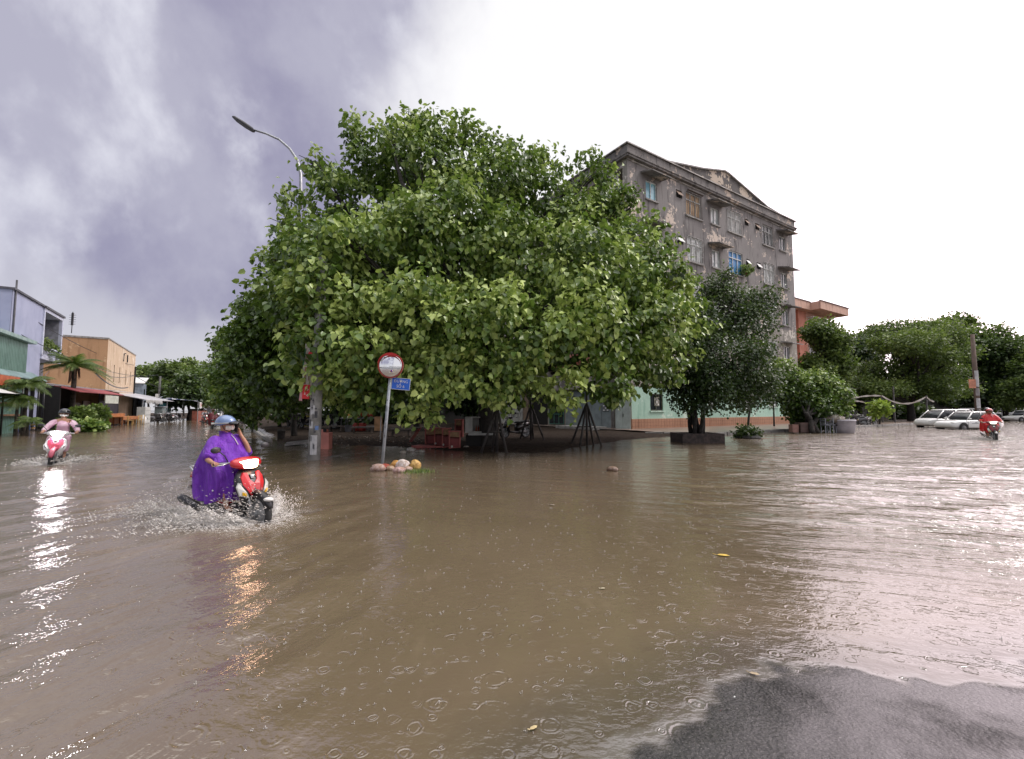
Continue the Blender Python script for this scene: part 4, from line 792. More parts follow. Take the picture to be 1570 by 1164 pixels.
f = MB(); f.tube([(.08, 16.3, 0), (.08, 16.3, 7)], .08); f.build('pipe', dark, yb); f = MB(); f.tube([(.08, 8, 7.0), (.08, 8.2, 7.9), (.08, 9., 8)], .05); f.build('pipe', dark, yb); f = MB(); f.box(.02, .1, 10.5, 10.7, 7.1, 8.0); f.build('pipe', dark, yb)
apt_win(yb, pu, -10.4, -8.0, 4.0, 5.2, white, glassd)
t = thing('water_tank', 'round steel water tank on the roof of the ochre building', 'water tank', YB+U*-8.2+V*2.0+Vector((0, 0, 8.36)))
m_ = MB(); m_.lathe([(1.2, .35), (1.25, .5), (1.2, 1.1), (.8, 1.45), (.25, 1.6), (.2, 1.75), (.02, 1.76)], n=20); m_.build('tank', chrome, t, True); m_ = MB(); m_.lathe([(1.15, 0), (1.15, .35), (1.0, .35)], n=16); m_.build('stand', mat('rust_band', (.35, .2, .12)), t)
t = MB(); t.tube([(0, 0, 0), (-.3, 0, 2.6)], .035); t.tube([(-.55, 0, 2.1), (0, 0, 2.3)], .02)
one(t, 'antenna', dark, 'short leaning aerial pole on the ochre building roof', 'antenna', YB+U*-5.6+V*1+Vector((0, 0, 8.36)))
t = thing('house', 'small blue grey rooftop cabin past the end of the ochre building', 'house', PD(218, 612, 60).xy.to_3d(), AU)
w_ = MB(); w_.box(-3, 0, 0, 3.2, 0, 5.0); w_.build('wall', mat('slate_blue', (.25, .3, .36)), t); w_ = MB(); w_.add([(-3.2, -.2, 5), (.2, -.2, 5), (.2, 3.4, 5.9), (-3.2, 3.4, 5.9), (-3.2, -.2, 5.1), (.2, -.2, 5.1), (.2, 3.4, 6), (-3.2, 3.4, 6)], [(0, 1, 2, 3), (4, 5, 6, 7), (0, 1, 5, 4), (1, 2, 6, 5), (2, 3, 7, 6)]); w_.build('roof', white, t)
w_ = MB(); w_.box(.001, .04, 1, 1.9, 3.2, 4.3); w_.build('window', glassd, t)
# shops
AS = R(25.5); SU = Vector((math.cos(AS), math.sin(AS), 0)); SV = Vector((-math.sin(AS), math.cos(AS), 0)); S0 = Vector((-36.5, 38.5, 0))
def sl(a, b, z=0): return S0+SU*a+SV*b+Vector((0, 0, z))
def slope_roof(mb, x0, x1, y0, y1, zb, zf, th=.06, mi=0): mb.add([(x0, y0, zb), (x0, y1, zb), (x1, y1, zf), (x1, y0, zf), (x0, y0, zb+th), (x0, y1, zb+th), (x1, y1, zf+th), (x1, y0, zf+th)], [(0, 1, 2, 3), (4, 5, 6, 7), (0, 1, 5, 4), (1, 2, 6, 5), (2, 3, 7, 6), (3, 0, 4, 7)], mi)
wroof = mat('whitish_metal_roof', (.60, .60, .62), (.38, .38, .4), 1.6, .4, .2)
t = thing('shop_shack', 'shack with a red fringed roof edge and pale hanging sign', 'shop', sl(0, -5, 0), AS)
w_ = MB(); slope_roof(w_, -6, -.6, 0, 9.6, 3.9, 3.3); w_.build('roof', wroof, t)
w_ = MB(); slope_roof(w_, -.6, .9, 0, 9.6, 3.28, 2.85); w_.build('awning', mat('dull_red', (.30, .06, .06), (.2, .04, .05), 2, .6), t)
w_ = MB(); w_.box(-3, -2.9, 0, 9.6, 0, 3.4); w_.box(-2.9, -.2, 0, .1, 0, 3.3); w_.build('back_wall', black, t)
w_ = MB(); w_.box(-1.6, -1.5, 6.4, 7.4, 0, 2.1, 0); w_.box(-1.6, -1.5, 8.0, 9.4, 0, 2.3, 0); w_.build('door', mat('brown_door', (.12, .08, .06)), t)
w_ = MB(); w_.box(.85, .9, 5.2, 8.3, 2.05, 2.75); w_.build('sign', mat('pale_green_sign', (.5, .52, .45), (.4, .42, .36)), t)
t = thing('shop_shack', 'dark walled shack under the pale roof behind the orange table', 'shop', sl(0, 4.7, 0), AS)
w_ = MB(); slope_roof(w_, -5, .2, 0, 5.0, 3.9, 3.25); w_.build('roof', wroof, t)
w_ = MB(); w_.box(-1.0, -.9, 0, 5, 0, 3.3); w_.build('front_wall', mat('dark_plum_wall', (.045, .038, .05)), t)
w_ = MB(); w_.box(-.6, -.5, -.2, 1.7, 2.35, 3.1); w_.build('sign', mat('brown_sign', (.2, .15, .1)), t)
t = thing('food_stall', 'open stall under a long sagging white metal awning', 'stall', sl(0, 9.8, 0), AS)
w_ = MB(); slope_roof(w_, -4, 1.2, 0, 15.5, 3.7, 2.55); w_.build('awning', wroof, t)
w_ = MB()
for i in range(24): w_.tube([(1.22, .5+i*.27, 2.58), (1.26, .55+i*.27, 2.3-.25*random.random())], [.05, .02], 5)
w_.build('torn_fringe', white, t)
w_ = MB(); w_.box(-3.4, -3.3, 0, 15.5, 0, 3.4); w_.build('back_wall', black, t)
for y in (.3, 5, 10, 15.2): w_ = MB(); w_.tube([(1.0, y, 0), (1.0, y, 2.6)], .04); w_.build('post', metal_g, t)
w_ = MB(); w_.box(.3, .34, 9.5, 15.2, .5, 2.35); w_.build('side_sheet', mat('teal_tarp', (.03, .13, .15), (.02, .08, .1), 3, .5), t)
m_ = MB(); m_.box(-.35, .35, -1, 1, 0, 1.75, 0); m_.box(.351, .37, -.94, .94, .08, 1.68, 0); [m_.box(.371, .38, -.9, .9, z, z+.02, 1) for z in (.4, .85, .9, 1.35)]
m_.box(.371, .385, -.1, .1, .45, .6, 1)
one(m_, 'cabinet', [mat('grey_white_cabinet', (.50, .51, .48), (.42, .43, .41)), dark], 'large pale grey metal cabinet standing at the stall front', 'cabinet', sl(1.0, 10.6, .02), AS, bevel=.01)
t = thing('food_cart', 'glass sided food cart under the white awning', 'cart', sl(1.4, 15.2, .02), AS)
m_ = MB(); m_.box(-.4, .4, -.8, .8, .45, 1.0); m_.build('body', chrome, t); m_ = MB(); m_.box(-.37, .37, -.75, .75, 1.0, 1.75); m_.build('glass_case', mat('pale_glass', (.25, .3, .3), None, 3, .1), t)
m_ = MB(); m_.box(-.5, .5, -.9, .9, 1.75, 1.85); m_.build('roof', mat('grey_lid', (.3, .32, .35)), t)
for y in (-.6, .6): m_ = MB(); m_.lathe([(.2, -.04), (.25, -.03), (.25, .03), (.2, .04)], (.45, y, .25), 14, 0, 'X'); m_.build('wheel', rubber, t)
t = thing('tarp_canopy', 'blue and white checkered tarpaulin canopy beyond the white awning', 'canopy', sl(1, 27, 0), AS)
q_ = NB('checkered_tarp'); ck = q_.n('TexChecker'); ck.inputs['Scale'].default_value = 2.2; ck.inputs[1].default_value = (.6, .62, .68, 1); ck.inputs[2].default_value = (.04, .05, .14, 1); q_.k(q_.pos(), ck.inputs['Vector']); q_.col(ck.outputs[0]); q_.set(Roughness=.5)
vs = []; n_ = 13
for i in range(n_):
    for j in range(n_):
        a = (i/(n_-1)-.5)*6; b = (j/(n_-1)-.5)*10; vs.append((a, b, 2.5+1.5*(1-abs(a)/3)**.6*(1-abs(b)/5.2)**.5+.12*math.sin(b*2)))
m_ = MB(); m_.add(vs, [(i*n_+j, i*n_+j+1, (i+1)*n_+j+1, (i+1)*n_+j) for i in range(n_-1) for j in range(n_-1)]); m_.build('sheet', q_.m, t, True)
for a in (-2.9, 2.9):
    for b in (-4.9, 0, 4.9): m_ = MB(); m_.tube([(a, b, 0), (a, b, 2.6)], .04); m_.build('post', metal_g, t)
m_ = MB(); m_.box(3.0, 3.05, -4.6, -1.6, 1.7, 2.5); m_.box(3.051, 3.06, -4.4, -1.8, 2.2, 2.28, 1); m_.box(3.051, 3.06, -4.2, -2.0, 1.95, 2.05, 1); m_.build('sign', [white, mat('sign_red', (.5, .04, .04))], t)
m_ = MB(); m_.box(2.2, 2.9, -4.5, 1.5, 0, 1.3); m_.build('counter', mat('brick_red_counter', (.28, .08, .05)), t)
# table and chairs of the orange stall
m_ = MB(); m_.box(-.6, .6, -2.3, 2.3, .75, .82); [m_.box(x, x+.08, y, y+.08, 0, .75) for x in (-.55, .47) for y in (-2.25, -.8, .8, 2.17)]; m_.box(-.62, -.56, -2.3, 2.3, .1, 1.1); m_.box(.55, .6, -2.3, 2.3, .5, .75)
one(m_, 'wooden_counter', orange_w, 'long orange brown wooden counter in front of the dark shack', 'counter', sl(1.0, 4.6, .02), AS, bevel=.01)
def stool(label, loc, rz, m, grp, h=.45):
    t = thing('chair', label, 'chair', loc, rz, grp); m_ = MB(); m_.box(-.2, .2, -.2, .2, h, h+.04); m_.build('seat', m, t)
    for x in (-.18, .15):
        for y in (-.18, .15): m_ = MB(); m_.box(x, x+.035, y, y+.035, 0, h); m_.build('leg', m, t)
    m_ = MB(); m_.box(-.2, -.17, -.2, -.16, h, .95); m_.box(-.2, -.17, .16, .2, h, .95); [m_.box(-.195, -.175, -.16, .16, z, z+.05) for z in (.6, .75, .89)]; m_.build('backrest', m, t); return t
c0 = stool('yellow wooden chair pulled out at the near end of the orange counter', sl(2.1, 2.4, .02), AS+.5, yellow_w, 'yellow chairs at the orange counter')
copy_tree(c0, sl(2.2, 4.3, .02), AS+2.6, 'yellow wooden chair at the middle of the orange counter')
copy_tree(c0, sl(2.2, 5.4, .02), AS+3.3, 'yellow wooden chair at the far end of the orange counter')
m_ = MB(); m_.lathe([(.12, 0), (.17, .03), (.17, .32), (.07, .42), (.05, .5), (.02, .5)], n=14); j = one(m_, 'jug', white, 'white plastic jug at the water edge by the orange counter', 'jug', P(158, 656, .0), smooth=True)
j = one(m_, 'jug', white, 'tall white canister at the far end of the orange counter', 'jug', sl(2.0, 6.6, .02), smooth=True); j.scale = (1.5, 1.5, 1.9)
def cable(label, a, b, sag, r=.03, name='cable'):
    a, b = Vector(a), Vector(b); m_ = MB(); m_.tube([tuple(a.lerp(b, i/14)-Vector((0, 0, sag*4*(i/14)*(1-i/14)))) for i in range(15)], r, 5); return one(m_, name, dark, label, 'cable')
cable('upper black overhead cable across the ochre building', PD(145, 572, 38), PD(206, 576, 55), .3)
cable('lower sagging black cable across the ochre building', PD(147, 573, 38), PD(196, 594, 52), .5, .06)
cable('overhead cable running from the ochre building into the street trees', PD(206, 576, 55), PD(290, 598, 75), .8, .03)
for a_, b_, sg_, lab_ in ((PD(20, 470, 29), PD(205, 560, 55), .6, 'overhead cable leaving the blue house drain pipe'), (PD(8, 500, 28), PD(243, 575, 60), 1.2, 'long low overhead cable from the green shed to the far pole'), (PD(243, 577, 60), PD(340, 600, 90), .5, 'overhead cable beyond the far dark pole')): cable(lab_, a_, b_, sg_, .025)
t = thing('utility_pole', 'far dark utility pole with white boxes beside the checkered tarp', 'utility pole', PD(243, 628, 60).xy.to_3d())
m_ = MB(); m_.tube([(0, 0, 0), (0, 0, 6)], [.16, .12]); m_.build('pole', mat('dark_concrete', (.1, .1, .1)), t, True); m_ = MB(); m_.box(-.3, .1, -.3, -.1, 2.9, 3.6); m_.box(-.3, .1, -.3, -.1, 2.0, 2.6); m_.build('meter_box', white, t)
# ------------------------------------------------------------------ poles and signs at the corner
def strokes(mb, r, z0, z1, a0, n, mi, x0=0., y0=0., lean=(0, 0)):
    """worn stencil marks wrapped on a pole: short dark strokes"""
    for i in range(n):
        z = z0+(z1-z0)*(i+.5)/n; h = (z1-z0)/n*.32; rx = x0+lean[0]*z; ry = y0+lean[1]*z
        for k in range(random.choice((2, 3))):
            a = a0+random.uniform(-.5, .5); da = random.choice((.12, .3)); hh = h if da < .2 else h*.3; zz = z+random.uniform(-h, h)*.5; rr_ = r+.004
            vs = [(rx+rr_*math.cos(a+u*da), ry+rr_*math.sin(a+u*da), zz+w) for w in (-hh, hh) for u in (-.5, 0, .5)]; mb.add(vs, [(0, 1, 4, 3), (1, 2, 5, 4)], mi)
cp = P(481, 706, 0); cp.z = 0
t = thing('utility_pole', 'weathered grey concrete pole standing in the water, papered with peeling bills', 'utility pole', cp)
paper = mat('old_paper', (.50, .50, .50), (.36, .36, .37), 4, .7); ink = mat('faded_ink', (.03, .03, .035), (.09, .09, .10), 5, .7)
m_ = MB(); m_.tube([(0, 0, -.3), (.08, 0, 6.1)], [.175, .135], 16); m_.build('pole', mat('pole_concrete', (.36, .36, .35), (.20, .20, .19), 3.5, .8, bump=.01), t, True)
m_ = MB(); random.seed(5)
for (a, da, z0, z1, mi) in ((-1.3, .55, .18, .75, 0), (-1.9, .35, .95, 1.15, 0), (-1.1, .25, 1.25, 1.45, 1), (-1.7, .4, 1.35, 1.62, 0), (-.9, .3, .9, 1.02, 2)):
    rr_ = .178-.006*z0; vs = [(rr_*math.cos(a+da*u)+.013*z, rr_*math.sin(a+da*u), z) for z in (z0, z1) for u in (-1, -.33, .33, 1)]; m_.add(vs, [(i, i+1, i+5, i+4) for i in range(3)], mi)
strokes(m_, .176, .3, 1.9, -1.6, 7, 1, 0, 0, (.013, 0)); m_.build('bill', [paper, ink, mat('blue_paper', (.15, .25, .5))], t)
t = thing('banner', 'folded white and red advertising banner tied to the concrete pole', 'banner', cp+Vector((-.17, -.17, 0)))
bw = mat('banner_cloth', (.62, .60, .56), (.42, .38, .33), 3, .7); br = mat('banner_red', (.62, .025, .03), (.45, .015, .02), 3, .6)
m_ = MB(); pr = [(.16, 3.45, 0), (.13, 3.3, 0), (.20, 3.0, 0), (.26, 2.7, 0), (.27, 2.4, 0), (.27, 2.15, 0), (.25, 1.85, 0)]
rings_ = []
for i, (wd, z, _) in enumerate(pr):
    rings_.append([(x*wd-.03, .03*math.sin(x*7+i), z+.02*x) for x in np.linspace(-.5, .5, 9)]+[(x*wd-.03, .03*math.sin(x*7+i)+.02, z+.02*x) for x in np.linspace(.5, -.5, 9)])
m_.loft(rings_); m_.build('cloth', bw, t, True)
m_ = MB(); m_.obox((-.02, -.045, 2.02), (.21, .02, .42), (0, .04, 0)); m_.build('red_panel', br, t); m_ = MB(); m_.obox((.05, -.045, 3.1), (.11, .02, .2), (0, .4, 0)); m_.build('red_flap', br, t)
m_ = MB(); m_.obox((-.16, -.03, 1.98), (.09, .02, .45), (0, .1, 0)); m_.build('pink_strip', mat('pink_cloth', (.6, .3, .32)), t)
m_ = MB(); m_.obox((-.06, -.05, 2.5), (.05, .012, .5), (0, .05, 0)); m_.obox((.03, -.05, 2.7), (.02, .012, .7), (0, -.05, 0)); m_.obox((-.1, -.05, 3.05), (.03, .012, .5), (0, .12, 0), 1); m_.build('print', [mat('brown_print', (.25, .14, .06)), mat('green_print', (.05, .22, .10))], t)
m_ = MB()
for (x, z, a) in ((-.03, 2.12, .3), (.03, 2.07, -.4), (-.05, 1.95, 0), (.02, 1.9, .8)): m_.obox((x, -.058, z), (.05, .004, .014), (0, a, 0)); m_.obox((x, -.058, z+.03), (.014, .004, .05), (0, a, 0))
m_.build('lettering', white, t)
# street lamp
t = thing('street_lamp', 'tall grey street lamp with a curved arm and flat black lamp head', 'street lamp', P(444, 655, .1))
lb = P(444, 655, .1); D_ = lb.y; zt = (628-292)/FPX*D_+1.4
ax_ = 18/FPX*D_
m_ = MB(); pts = [(0, 0, -.1), (ax_*.5, 0, zt*.5), (ax_, 0, zt*.93)]; m_.tube(pts, [.2, .16, .13], 10)
pp_ = [PD(461, 292, D_), PD(461, 268, D_), PD(456, 246, D_), PD(444, 228, D_), PD(428, 214, D_), PD(408, 205, D_), PD(388, 199, D_-.3)]
m_.tube([tuple(p-lb) for p in [PD(461, 320, D_)]+pp_], [.13, .125, .12, .11, .10, .09, .08, .08], 10); m_.build('post', metal_g, t, True)
a_ = PD(390, 201, D_-.3)-lb; b_ = PD(358, 180, D_-.5)-lb; dr_ = (b_-a_).normalized(); sd_ = Vector((0, 1, 0)); up_ = dr_.cross(sd_).normalized()
if up_.z < 0: up_ = -up_
m_ = MB(); rg = []
for u, w_, h_ in ((0, .10, .09), (.12, .2, .15), (.5, .3, .16), (.9, .28, .13), (1, .16, .08)):
    c_ = a_.lerp(b_, u); rg.append([tuple(c_+sd_*w_*x+up_*h_*z) for x, z in ((-1, -1), (1, -1), (1, .3), (.6, 1), (-.6, 1), (-1, .3))])
m_.loft(rg); m_.build('lamp_head', mat('lamp_grey', (.05, .05, .055)), t)
# convex mirror and street name plate on one post
mp_ = P(585, 713, 0); t = thing('traffic_mirror', 'round convex traffic mirror with a red rim on a leaning galvanised post', 'traffic mirror', mp_)
ln = Vector((.215, 0, 2.68)); m_ = MB(); m_.tube([(0, 0, -.3), (.215, 0, 2.72)], .043, 12); random.seed(9); m_.build('post', mat('post_zinc', (.42, .45, .48), (.30, .33, .36), 5, .45, .3), t, True)
m_ = MB(); strokes(m_, .043, .7, 1.85, -1.45, 5, 0, 0, 0, (.079, 0)); m_.build('stencil_marks', ink, t)
FW = R(3)   # mirror faces the camera, slightly turned
mc = Vector((.225, -.10, 2.70))
m_ = MB(); m_.lathe([(.02, -.0), (.338, .0), (.344, .02), (.338, .06), (.30, .09), (.02, .10)], (mc.x, mc.y, mc.z), 40, 0, 'Y'); m_.build('housing', mat('rim_pale', (.62, .35, .3), (.55, .25, .2)), t, True)
q_ = NB('mirror_glass'); q_.set(Metallic=1., Roughness=.03); q_.col((.86, .87, .87)); q_.bump(q_.noise(14, 3), .004, .5)
m_ = MB(); m_.lathe([(.322, -.004), (.30, -.02), (.25, -.043), (.19, -.062), (.12, -.077), (.06, -.084), (.005, -.086)], (mc.x, mc.y-.002, mc.z), 40, 0, 'Y'); m_.build('mirror', q_.m, t, True)
m_ = MB()   # red hood over the upper edge
for k in range(24):
    a0_, a1_ = PI*(.06+.88*k/24), PI*(.06+.88*(k+1)/24)
    f_ = lambda a: .336-.075*math.sin(a)**2.2 
    vs = [(mc.x+r_*math.cos(a), y_, mc.z+r_*math.sin(a)) for y_ in (mc.y-.088, mc.y-.08) for a in (a0_, a1_) for r_ in (f_(a), .345)]
    m_.add(vs, [(0, 1, 3, 2), (4, 6, 7, 5), (0, 2, 6, 4), (1, 5, 7, 3)])
for k in range(40):
    a0_, a1_ = 2*PI*k/40, 2*PI*(k+1)/40; m_.add([(mc.x+r_*math.cos(a), y_, mc.z+r_*math.sin(a)) for y_ in (mc.y-.022, mc.y) for a in (a0_, a1_) for r_ in (.336, .346)], [(0, 1, 3, 2), (0, 2, 6, 4), (1, 5, 7, 3)])
m_.build('rim', mat('rim_red', (.58, .02, .02)), t)
m_ = MB(); m_.obox((.20, -.04, 2.5), (.05, .12, .05)); m_.obox((.215, -.04, 2.68), (.05, .12, .05)); m_.build('bracket', metal_g, t)
t = thing('street_sign', 'small blue street name plate fixed to the leaning mirror post', 'street sign', mp_+Vector((.24, -.035, 2.21)), R(0)); t.rotation_euler = (0, R(5), R(-4))
m_ = MB(); m_.box(0, .52, -.006, .006, -.15, .17, 0); m_.build('plate', mat('sign_blue', (.02, .13, .62), (.015, .10, .52), 3, .4), t)
m_ = MB()
for q4 in ((.0, .52, -.15, -.14), (.0, .52, .16, .17), (.0, .01, -.14, .16), (.51, .52, -.14, .16)): m_.box(q4[0], q4[1], -.0095, -.0065, q4[2], q4[3])
m_.build('border', white, t)
m_ = MB()
for s_, z_, sz in (('ĐƯỜNG', .075, .105), ('SỐ 6', -.06, .115)):
    vs, fs = text_mb(s_, sz); m_.add([(v[0]+.26, -.0098-v[2]*.5, v[1]+z_) for v in vs], fs)
m_.build('lettering', white, t)
m_ = MB(); m_.tube([(0, 0, -.1), (.03, 0, 2.3)], .025, 8); one(m_, 'pipe_post', metal_g, 'thin grey pipe standing on the mud left of the mirror post', 'post', P(583, 674, .1))
# pink concrete posts
pinkm = mat('pink_paint', (.62, .24, .19), (.5, .19, .15), 3, .7)
for px, py, lab in ((500, 688, 'pink painted post with a dark hollow, standing in the water by the concrete pole'), (0, 0, '')):
    if not lab: continue
    b = P(px, py, 0); t = thing('pink_post', lab, 'post', b, R(-4)); m_ = MB(); m_.box(-.17, .17, -.15, .15, -.2, .62); m_.box(-.19, .02, -.13, .13, .62, .74); m_.build('body', pinkm, t, bevel=.01); m_ = MB(); m_.box(-.06, .06, -.155, -.13, .64, .76); m_.build('hollow', black, t)
    m_ = MB(); m_.box(-.42, .19, -.22, -.16, -.02, .02); m_.build('foot_slab', pinkm, t)
# ------------------------------------------------------------------ rubbish and bits
def lump(label, name, cat, p, r, c, group=None, rz=0., jit=.26, flat=.6, c2=None):
    m_ = MB(); m_.ell((0, 0, r*flat*.45), (r, r*.75, r*flat), 12, 8, 0, jit); return one(m_, name, mat('bag_%02x%02x%02x' % tuple(int(v*255) for v in c), c, c2 or (c[0]*.5+.03, c[1]*.42+.015, c[2]*.35), 14, .5, bump=.02, bs=20), label, cat, p, rz, group, True)
random.seed(4)
lump('pinkish grey plastic bag slumped at the foot of the mirror post', 'rubbish_bag', 'rubbish bag', P(580, 722, 0), .2, (.42, .3, .26)); lump('red and brown plastic bag leaning on the mirror post foot', 'rubbish_bag', 'rubbish bag', P(590, 719, .02), .15, (.42, .06, .04))
lump('small beige rubbish bag right beside the mirror post', 'rubbish_bag', 'rubbish bag', P(599, 721, 0), .13, (.5, .38, .28)); lump('orange fruit bag at the left of the rubbish pile', 'rubbish_bag', 'rubbish bag', P(607, 718, 0), .13, (.62, .33, .08), flat=1.1)
lump('crumpled white plastic bag in the middle of the rubbish pile', 'rubbish_bag', 'rubbish bag', P(617, 719, 0), .17, (.66, .6, .57), flat=1.0); lump('flat pale pink bag at the front of the rubbish pile', 'rubbish_bag', 'rubbish bag', P(612, 724, 0), .15, (.62, .42, .40)); lump('pale pink bag behind the weeds, right of the white one', 'rubbish_bag', 'rubbish bag', P(625, 721, 0), .11, (.6, .45, .38))
lump('round yellow orange bag standing apart at the right of the rubbish pile', 'rubbish_bag', 'rubbish bag', P(636, 718, 0), .14, (.64, .42, .14), flat=1.1); lump('white foam box piece floating at the mud edge', 'rubbish', 'rubbish', P(630, 692, .0), .16, (.6, .6, .58), jit=.3); lump('flat white tray floating right of the foam piece', 'rubbish', 'rubbish', P(644, 693, .0), .17, (.45, .45, .42), flat=.25)
lump('dark lump floating alone before the big tree', 'floating_debris', 'debris', P(939, 722, 0), .13, (.2, .14, .11)); lump('small white bag under the glass display case', 'rubbish', 'rubbish', P(715, 688, .02), .13, (.5, .5, .5)); lump('white crumpled bag at the left end of the mud edge', 'rubbish', 'rubbish', P(618, 695, .0), .11, (.5, .47, .42))
b = P(640, 724, 0); n = 420; pp2 = np.array([b.x, b.y, -.02])+np.stack([rng.normal(size=n)*.18, rng.normal(size=n)*.12, np.zeros(n)], 1); dd2 = unit(np.stack([rng.normal(size=n)*.6, rng.normal(size=n)*.6, np.ones(n)*.9], 1)); ww = unit(np.cross(dd2, rng.normal(size=(n, 3))))*.006; Lh = (.05+.1*rng.random((n, 1)))
tag(mesh_np('weeds', np.stack([pp2-ww, pp2+ww, pp2+dd2*Lh+ww*.3, pp2+dd2*Lh-ww*.3], 1).reshape(-1, 3), np.arange(n*4).reshape(-1, 4), LM, None, np.repeat(rng.random(n)*.8, 4)), kind='stuff')
n = 1500; pg_ = [P(random.uniform(470, 700), random.uniform(668, 694), .12) for _ in range(n)]
m_ = MB()
for p in pg_[:700]:
    s_ = random.uniform(.012, .05); m_.obox((p.x, p.y, ground_z(np.array([p.x]), np.array([p.y]))[0][0]+s_*.2), (s_*2, s_*1.3, s_*.6), (random.random(), random.random(), random.random()*3), random.choice((0, 0, 0, 1)))
tag(m_.build('litter', [mat('dead_leaf', (.10, .06, .035)), mat('pale_litter', (.3, .27, .22))]), kind='stuff')
def fleaf(label, px, py, s_, rz, c):
    p = P(px, py, .006) if py < 1100 or px < 900 else P(px, py, .02); m_ = MB(); vs = [(0, 0, 0), (.3, .22, .015), (.75, .2, .02), (1, 0, .004), (.75, -.2, .012), (.3, -.22, .02), (.5, 0, -.004)]; m_.add([(a*s_, b*s_, c_*s_*2+.004) for a, b, c_ in vs], [(0, 6, 1), (1, 6, 2), (2, 6, 3), (3, 6, 4), (4, 6, 5), (5, 6, 0)]); m_.tube([(0, 0, .004), (-.25*s_, .03*s_, .01)], .003, 4)
    return one(m_, 'leaf', mat('leaf_'+label[:5], c, None, 20, .5), label, 'leaf', p, rz)
fleaf('yellow fallen leaf floating in the middle right of the water', 1098, 851, .13, -.3, (.65, .45, .06)); fleaf('cream dry leaf floating near the bottom of the photo', 812, 1120, .045, .6, (.6, .48, .25)); fleaf('thin tan leaf floating just above the asphalt edge', 1148, 1032, .055, -.4, (.45, .35, .22)); fleaf('small pale leaf floating far above the cream one', 920, 903, .045, .2, (.55, .5, .35)); fleaf('white scrap lying at the asphalt edge', 1126, 1071, .018, 1., (.75, .75, .72)); fleaf('brown twig like leaf floating at the lower left', 842, 774, .1, -.5, (.3, .25, .2))
# stall under the trees, crates, display case, props
b = P(555, 661, .12); t = thing('food_table', 'dark food table in the shade piled with orange red bundles', 'table', (b.x, b.y, .1), R(-3))
m_ = MB(); m_.box(-1.3, 1.2, -.4, .4, .82, .87); m_.box(-1.25, 1.15, -.35, .35, .3, .33); m_.build('table_top', mat('grey_table', (.2, .2, .2)), t)
for x in (-1.25, 1.1):
    for y in (-.35, .3): m_ = MB(); m_.box(x, x+.05, y, y+.05, 0, .82); m_.build('leg', dark, t)
m_ = MB(); m_.box(.95, 1.45, -.42, -.38, .05, .95); m_.build('side_board', mat('tan_board2', (.45, .25, .12)), t)
for i, (x, r_, h_, c) in enumerate(((-.2, .28, .7, (.55, .10, .03)), (.25, .32, .85, (.60, .14, .03)), (.55, .22, .5, (.35, .05, .03)))):
    m_ = MB(); m_.ell((0, 0, h_/2), (r_, r_*.8, h_/2), 12, 8, 0, .1); one(m_, 'sack', mat('sack_%d' % (i+1), c, None, 6, .6), ['short orange bundle at the left on the food table', 'tall bright orange bundle in the middle of the food table', 'dark red bundle at the right on the food table'][i], 'bundle', (b.x+x, b.y, .97), 0, None, True)
for i, x in enumerate((-.35, .05)):
    m_ = MB(); m_.lathe([(.2, 0), (.24, .1), (.24, .45), (.2, .5), (.02, .5)], n=12); one(m_, 'pot', mat('red_tin', (.3, .03, .02)), ['red tin drum below the food table, left one', 'red tin drum below the food table, right one'][i], 'tin', (b.x+x, b.y-.1, .14))
m_ = MB(); m_.box(-.3, .3, -.2, .2, 0, .1, 0); m_.lathe([(.06, .1), (.06, .35), (.03, .4), (.01, .4)], (-.2, 0, 0), 10, 1); m_.lathe([(.07, .1), (.07, .24), (.01, .24)], (.1, 0, 0), 10, 2); one(m_, 'food_tray', [white, mat('pink_bottle', (.6, .3, .32)), mat('orange_tub', (.6, .3, .08))], 'white tray with pink bottle and orange tub on the food table', 'tray', (b.x-.95, b.y, .97))
m_ = MB(); m_.lathe([(.17, 0), (.22, .38), (.24, .4), (.2, .38), (.15, .03)], n=16); m_.tube([(0, 0, .1), (-.18, .02, 1.35)], .018, 6); one(m_, 'bucket', mat('grey_bucket', (.09, .09, .10)), 'grey bucket with a broom handle before the food table', 'bucket', P(534, 662, .12))
for i, (px, py, s_) in enumerate(((515, 661, .9), (556, 664, 1.3), (615, 668, 1.2), (648, 664, 1.0))):
    m_ = MB(); m_.box(-.5*s_, .5*s_, -.15, .15, .28, .34); m_.box(-.4*s_, -.34*s_, -.12, .12, 0, .28); m_.box(.34*s_, .4*s_, -.12, .12, 0, .28)
    one(m_, 'bench', mat('worn_wood', (.10, .08, .065), (.05, .04, .035)), ['low bench left of the bucket', 'low bench under the food table front', 'low plank bench right of the thin pipe', 'plank bench behind the pink crates'][i], 'bench', P(px, py, .14), random.uniform(-.2, .2))
m_ = MB(); m_.obox((0, 0, .12), (1.5, .5, .07), (.12, -.1, .3)); one(m_, 'slab', concrete, 'tilted broken concrete slab on the mud left of the concrete pole', 'slab', P(468, 682, .02))
m_ = MB(); m_.lathe([(.16, -.1), (.19, .35), (.12, .42), (.01, .42)], n=10); one(m_, 'stump', bark_d, 'short dark tree stump on the kerb corner', 'stump', P(431, 671, .08))
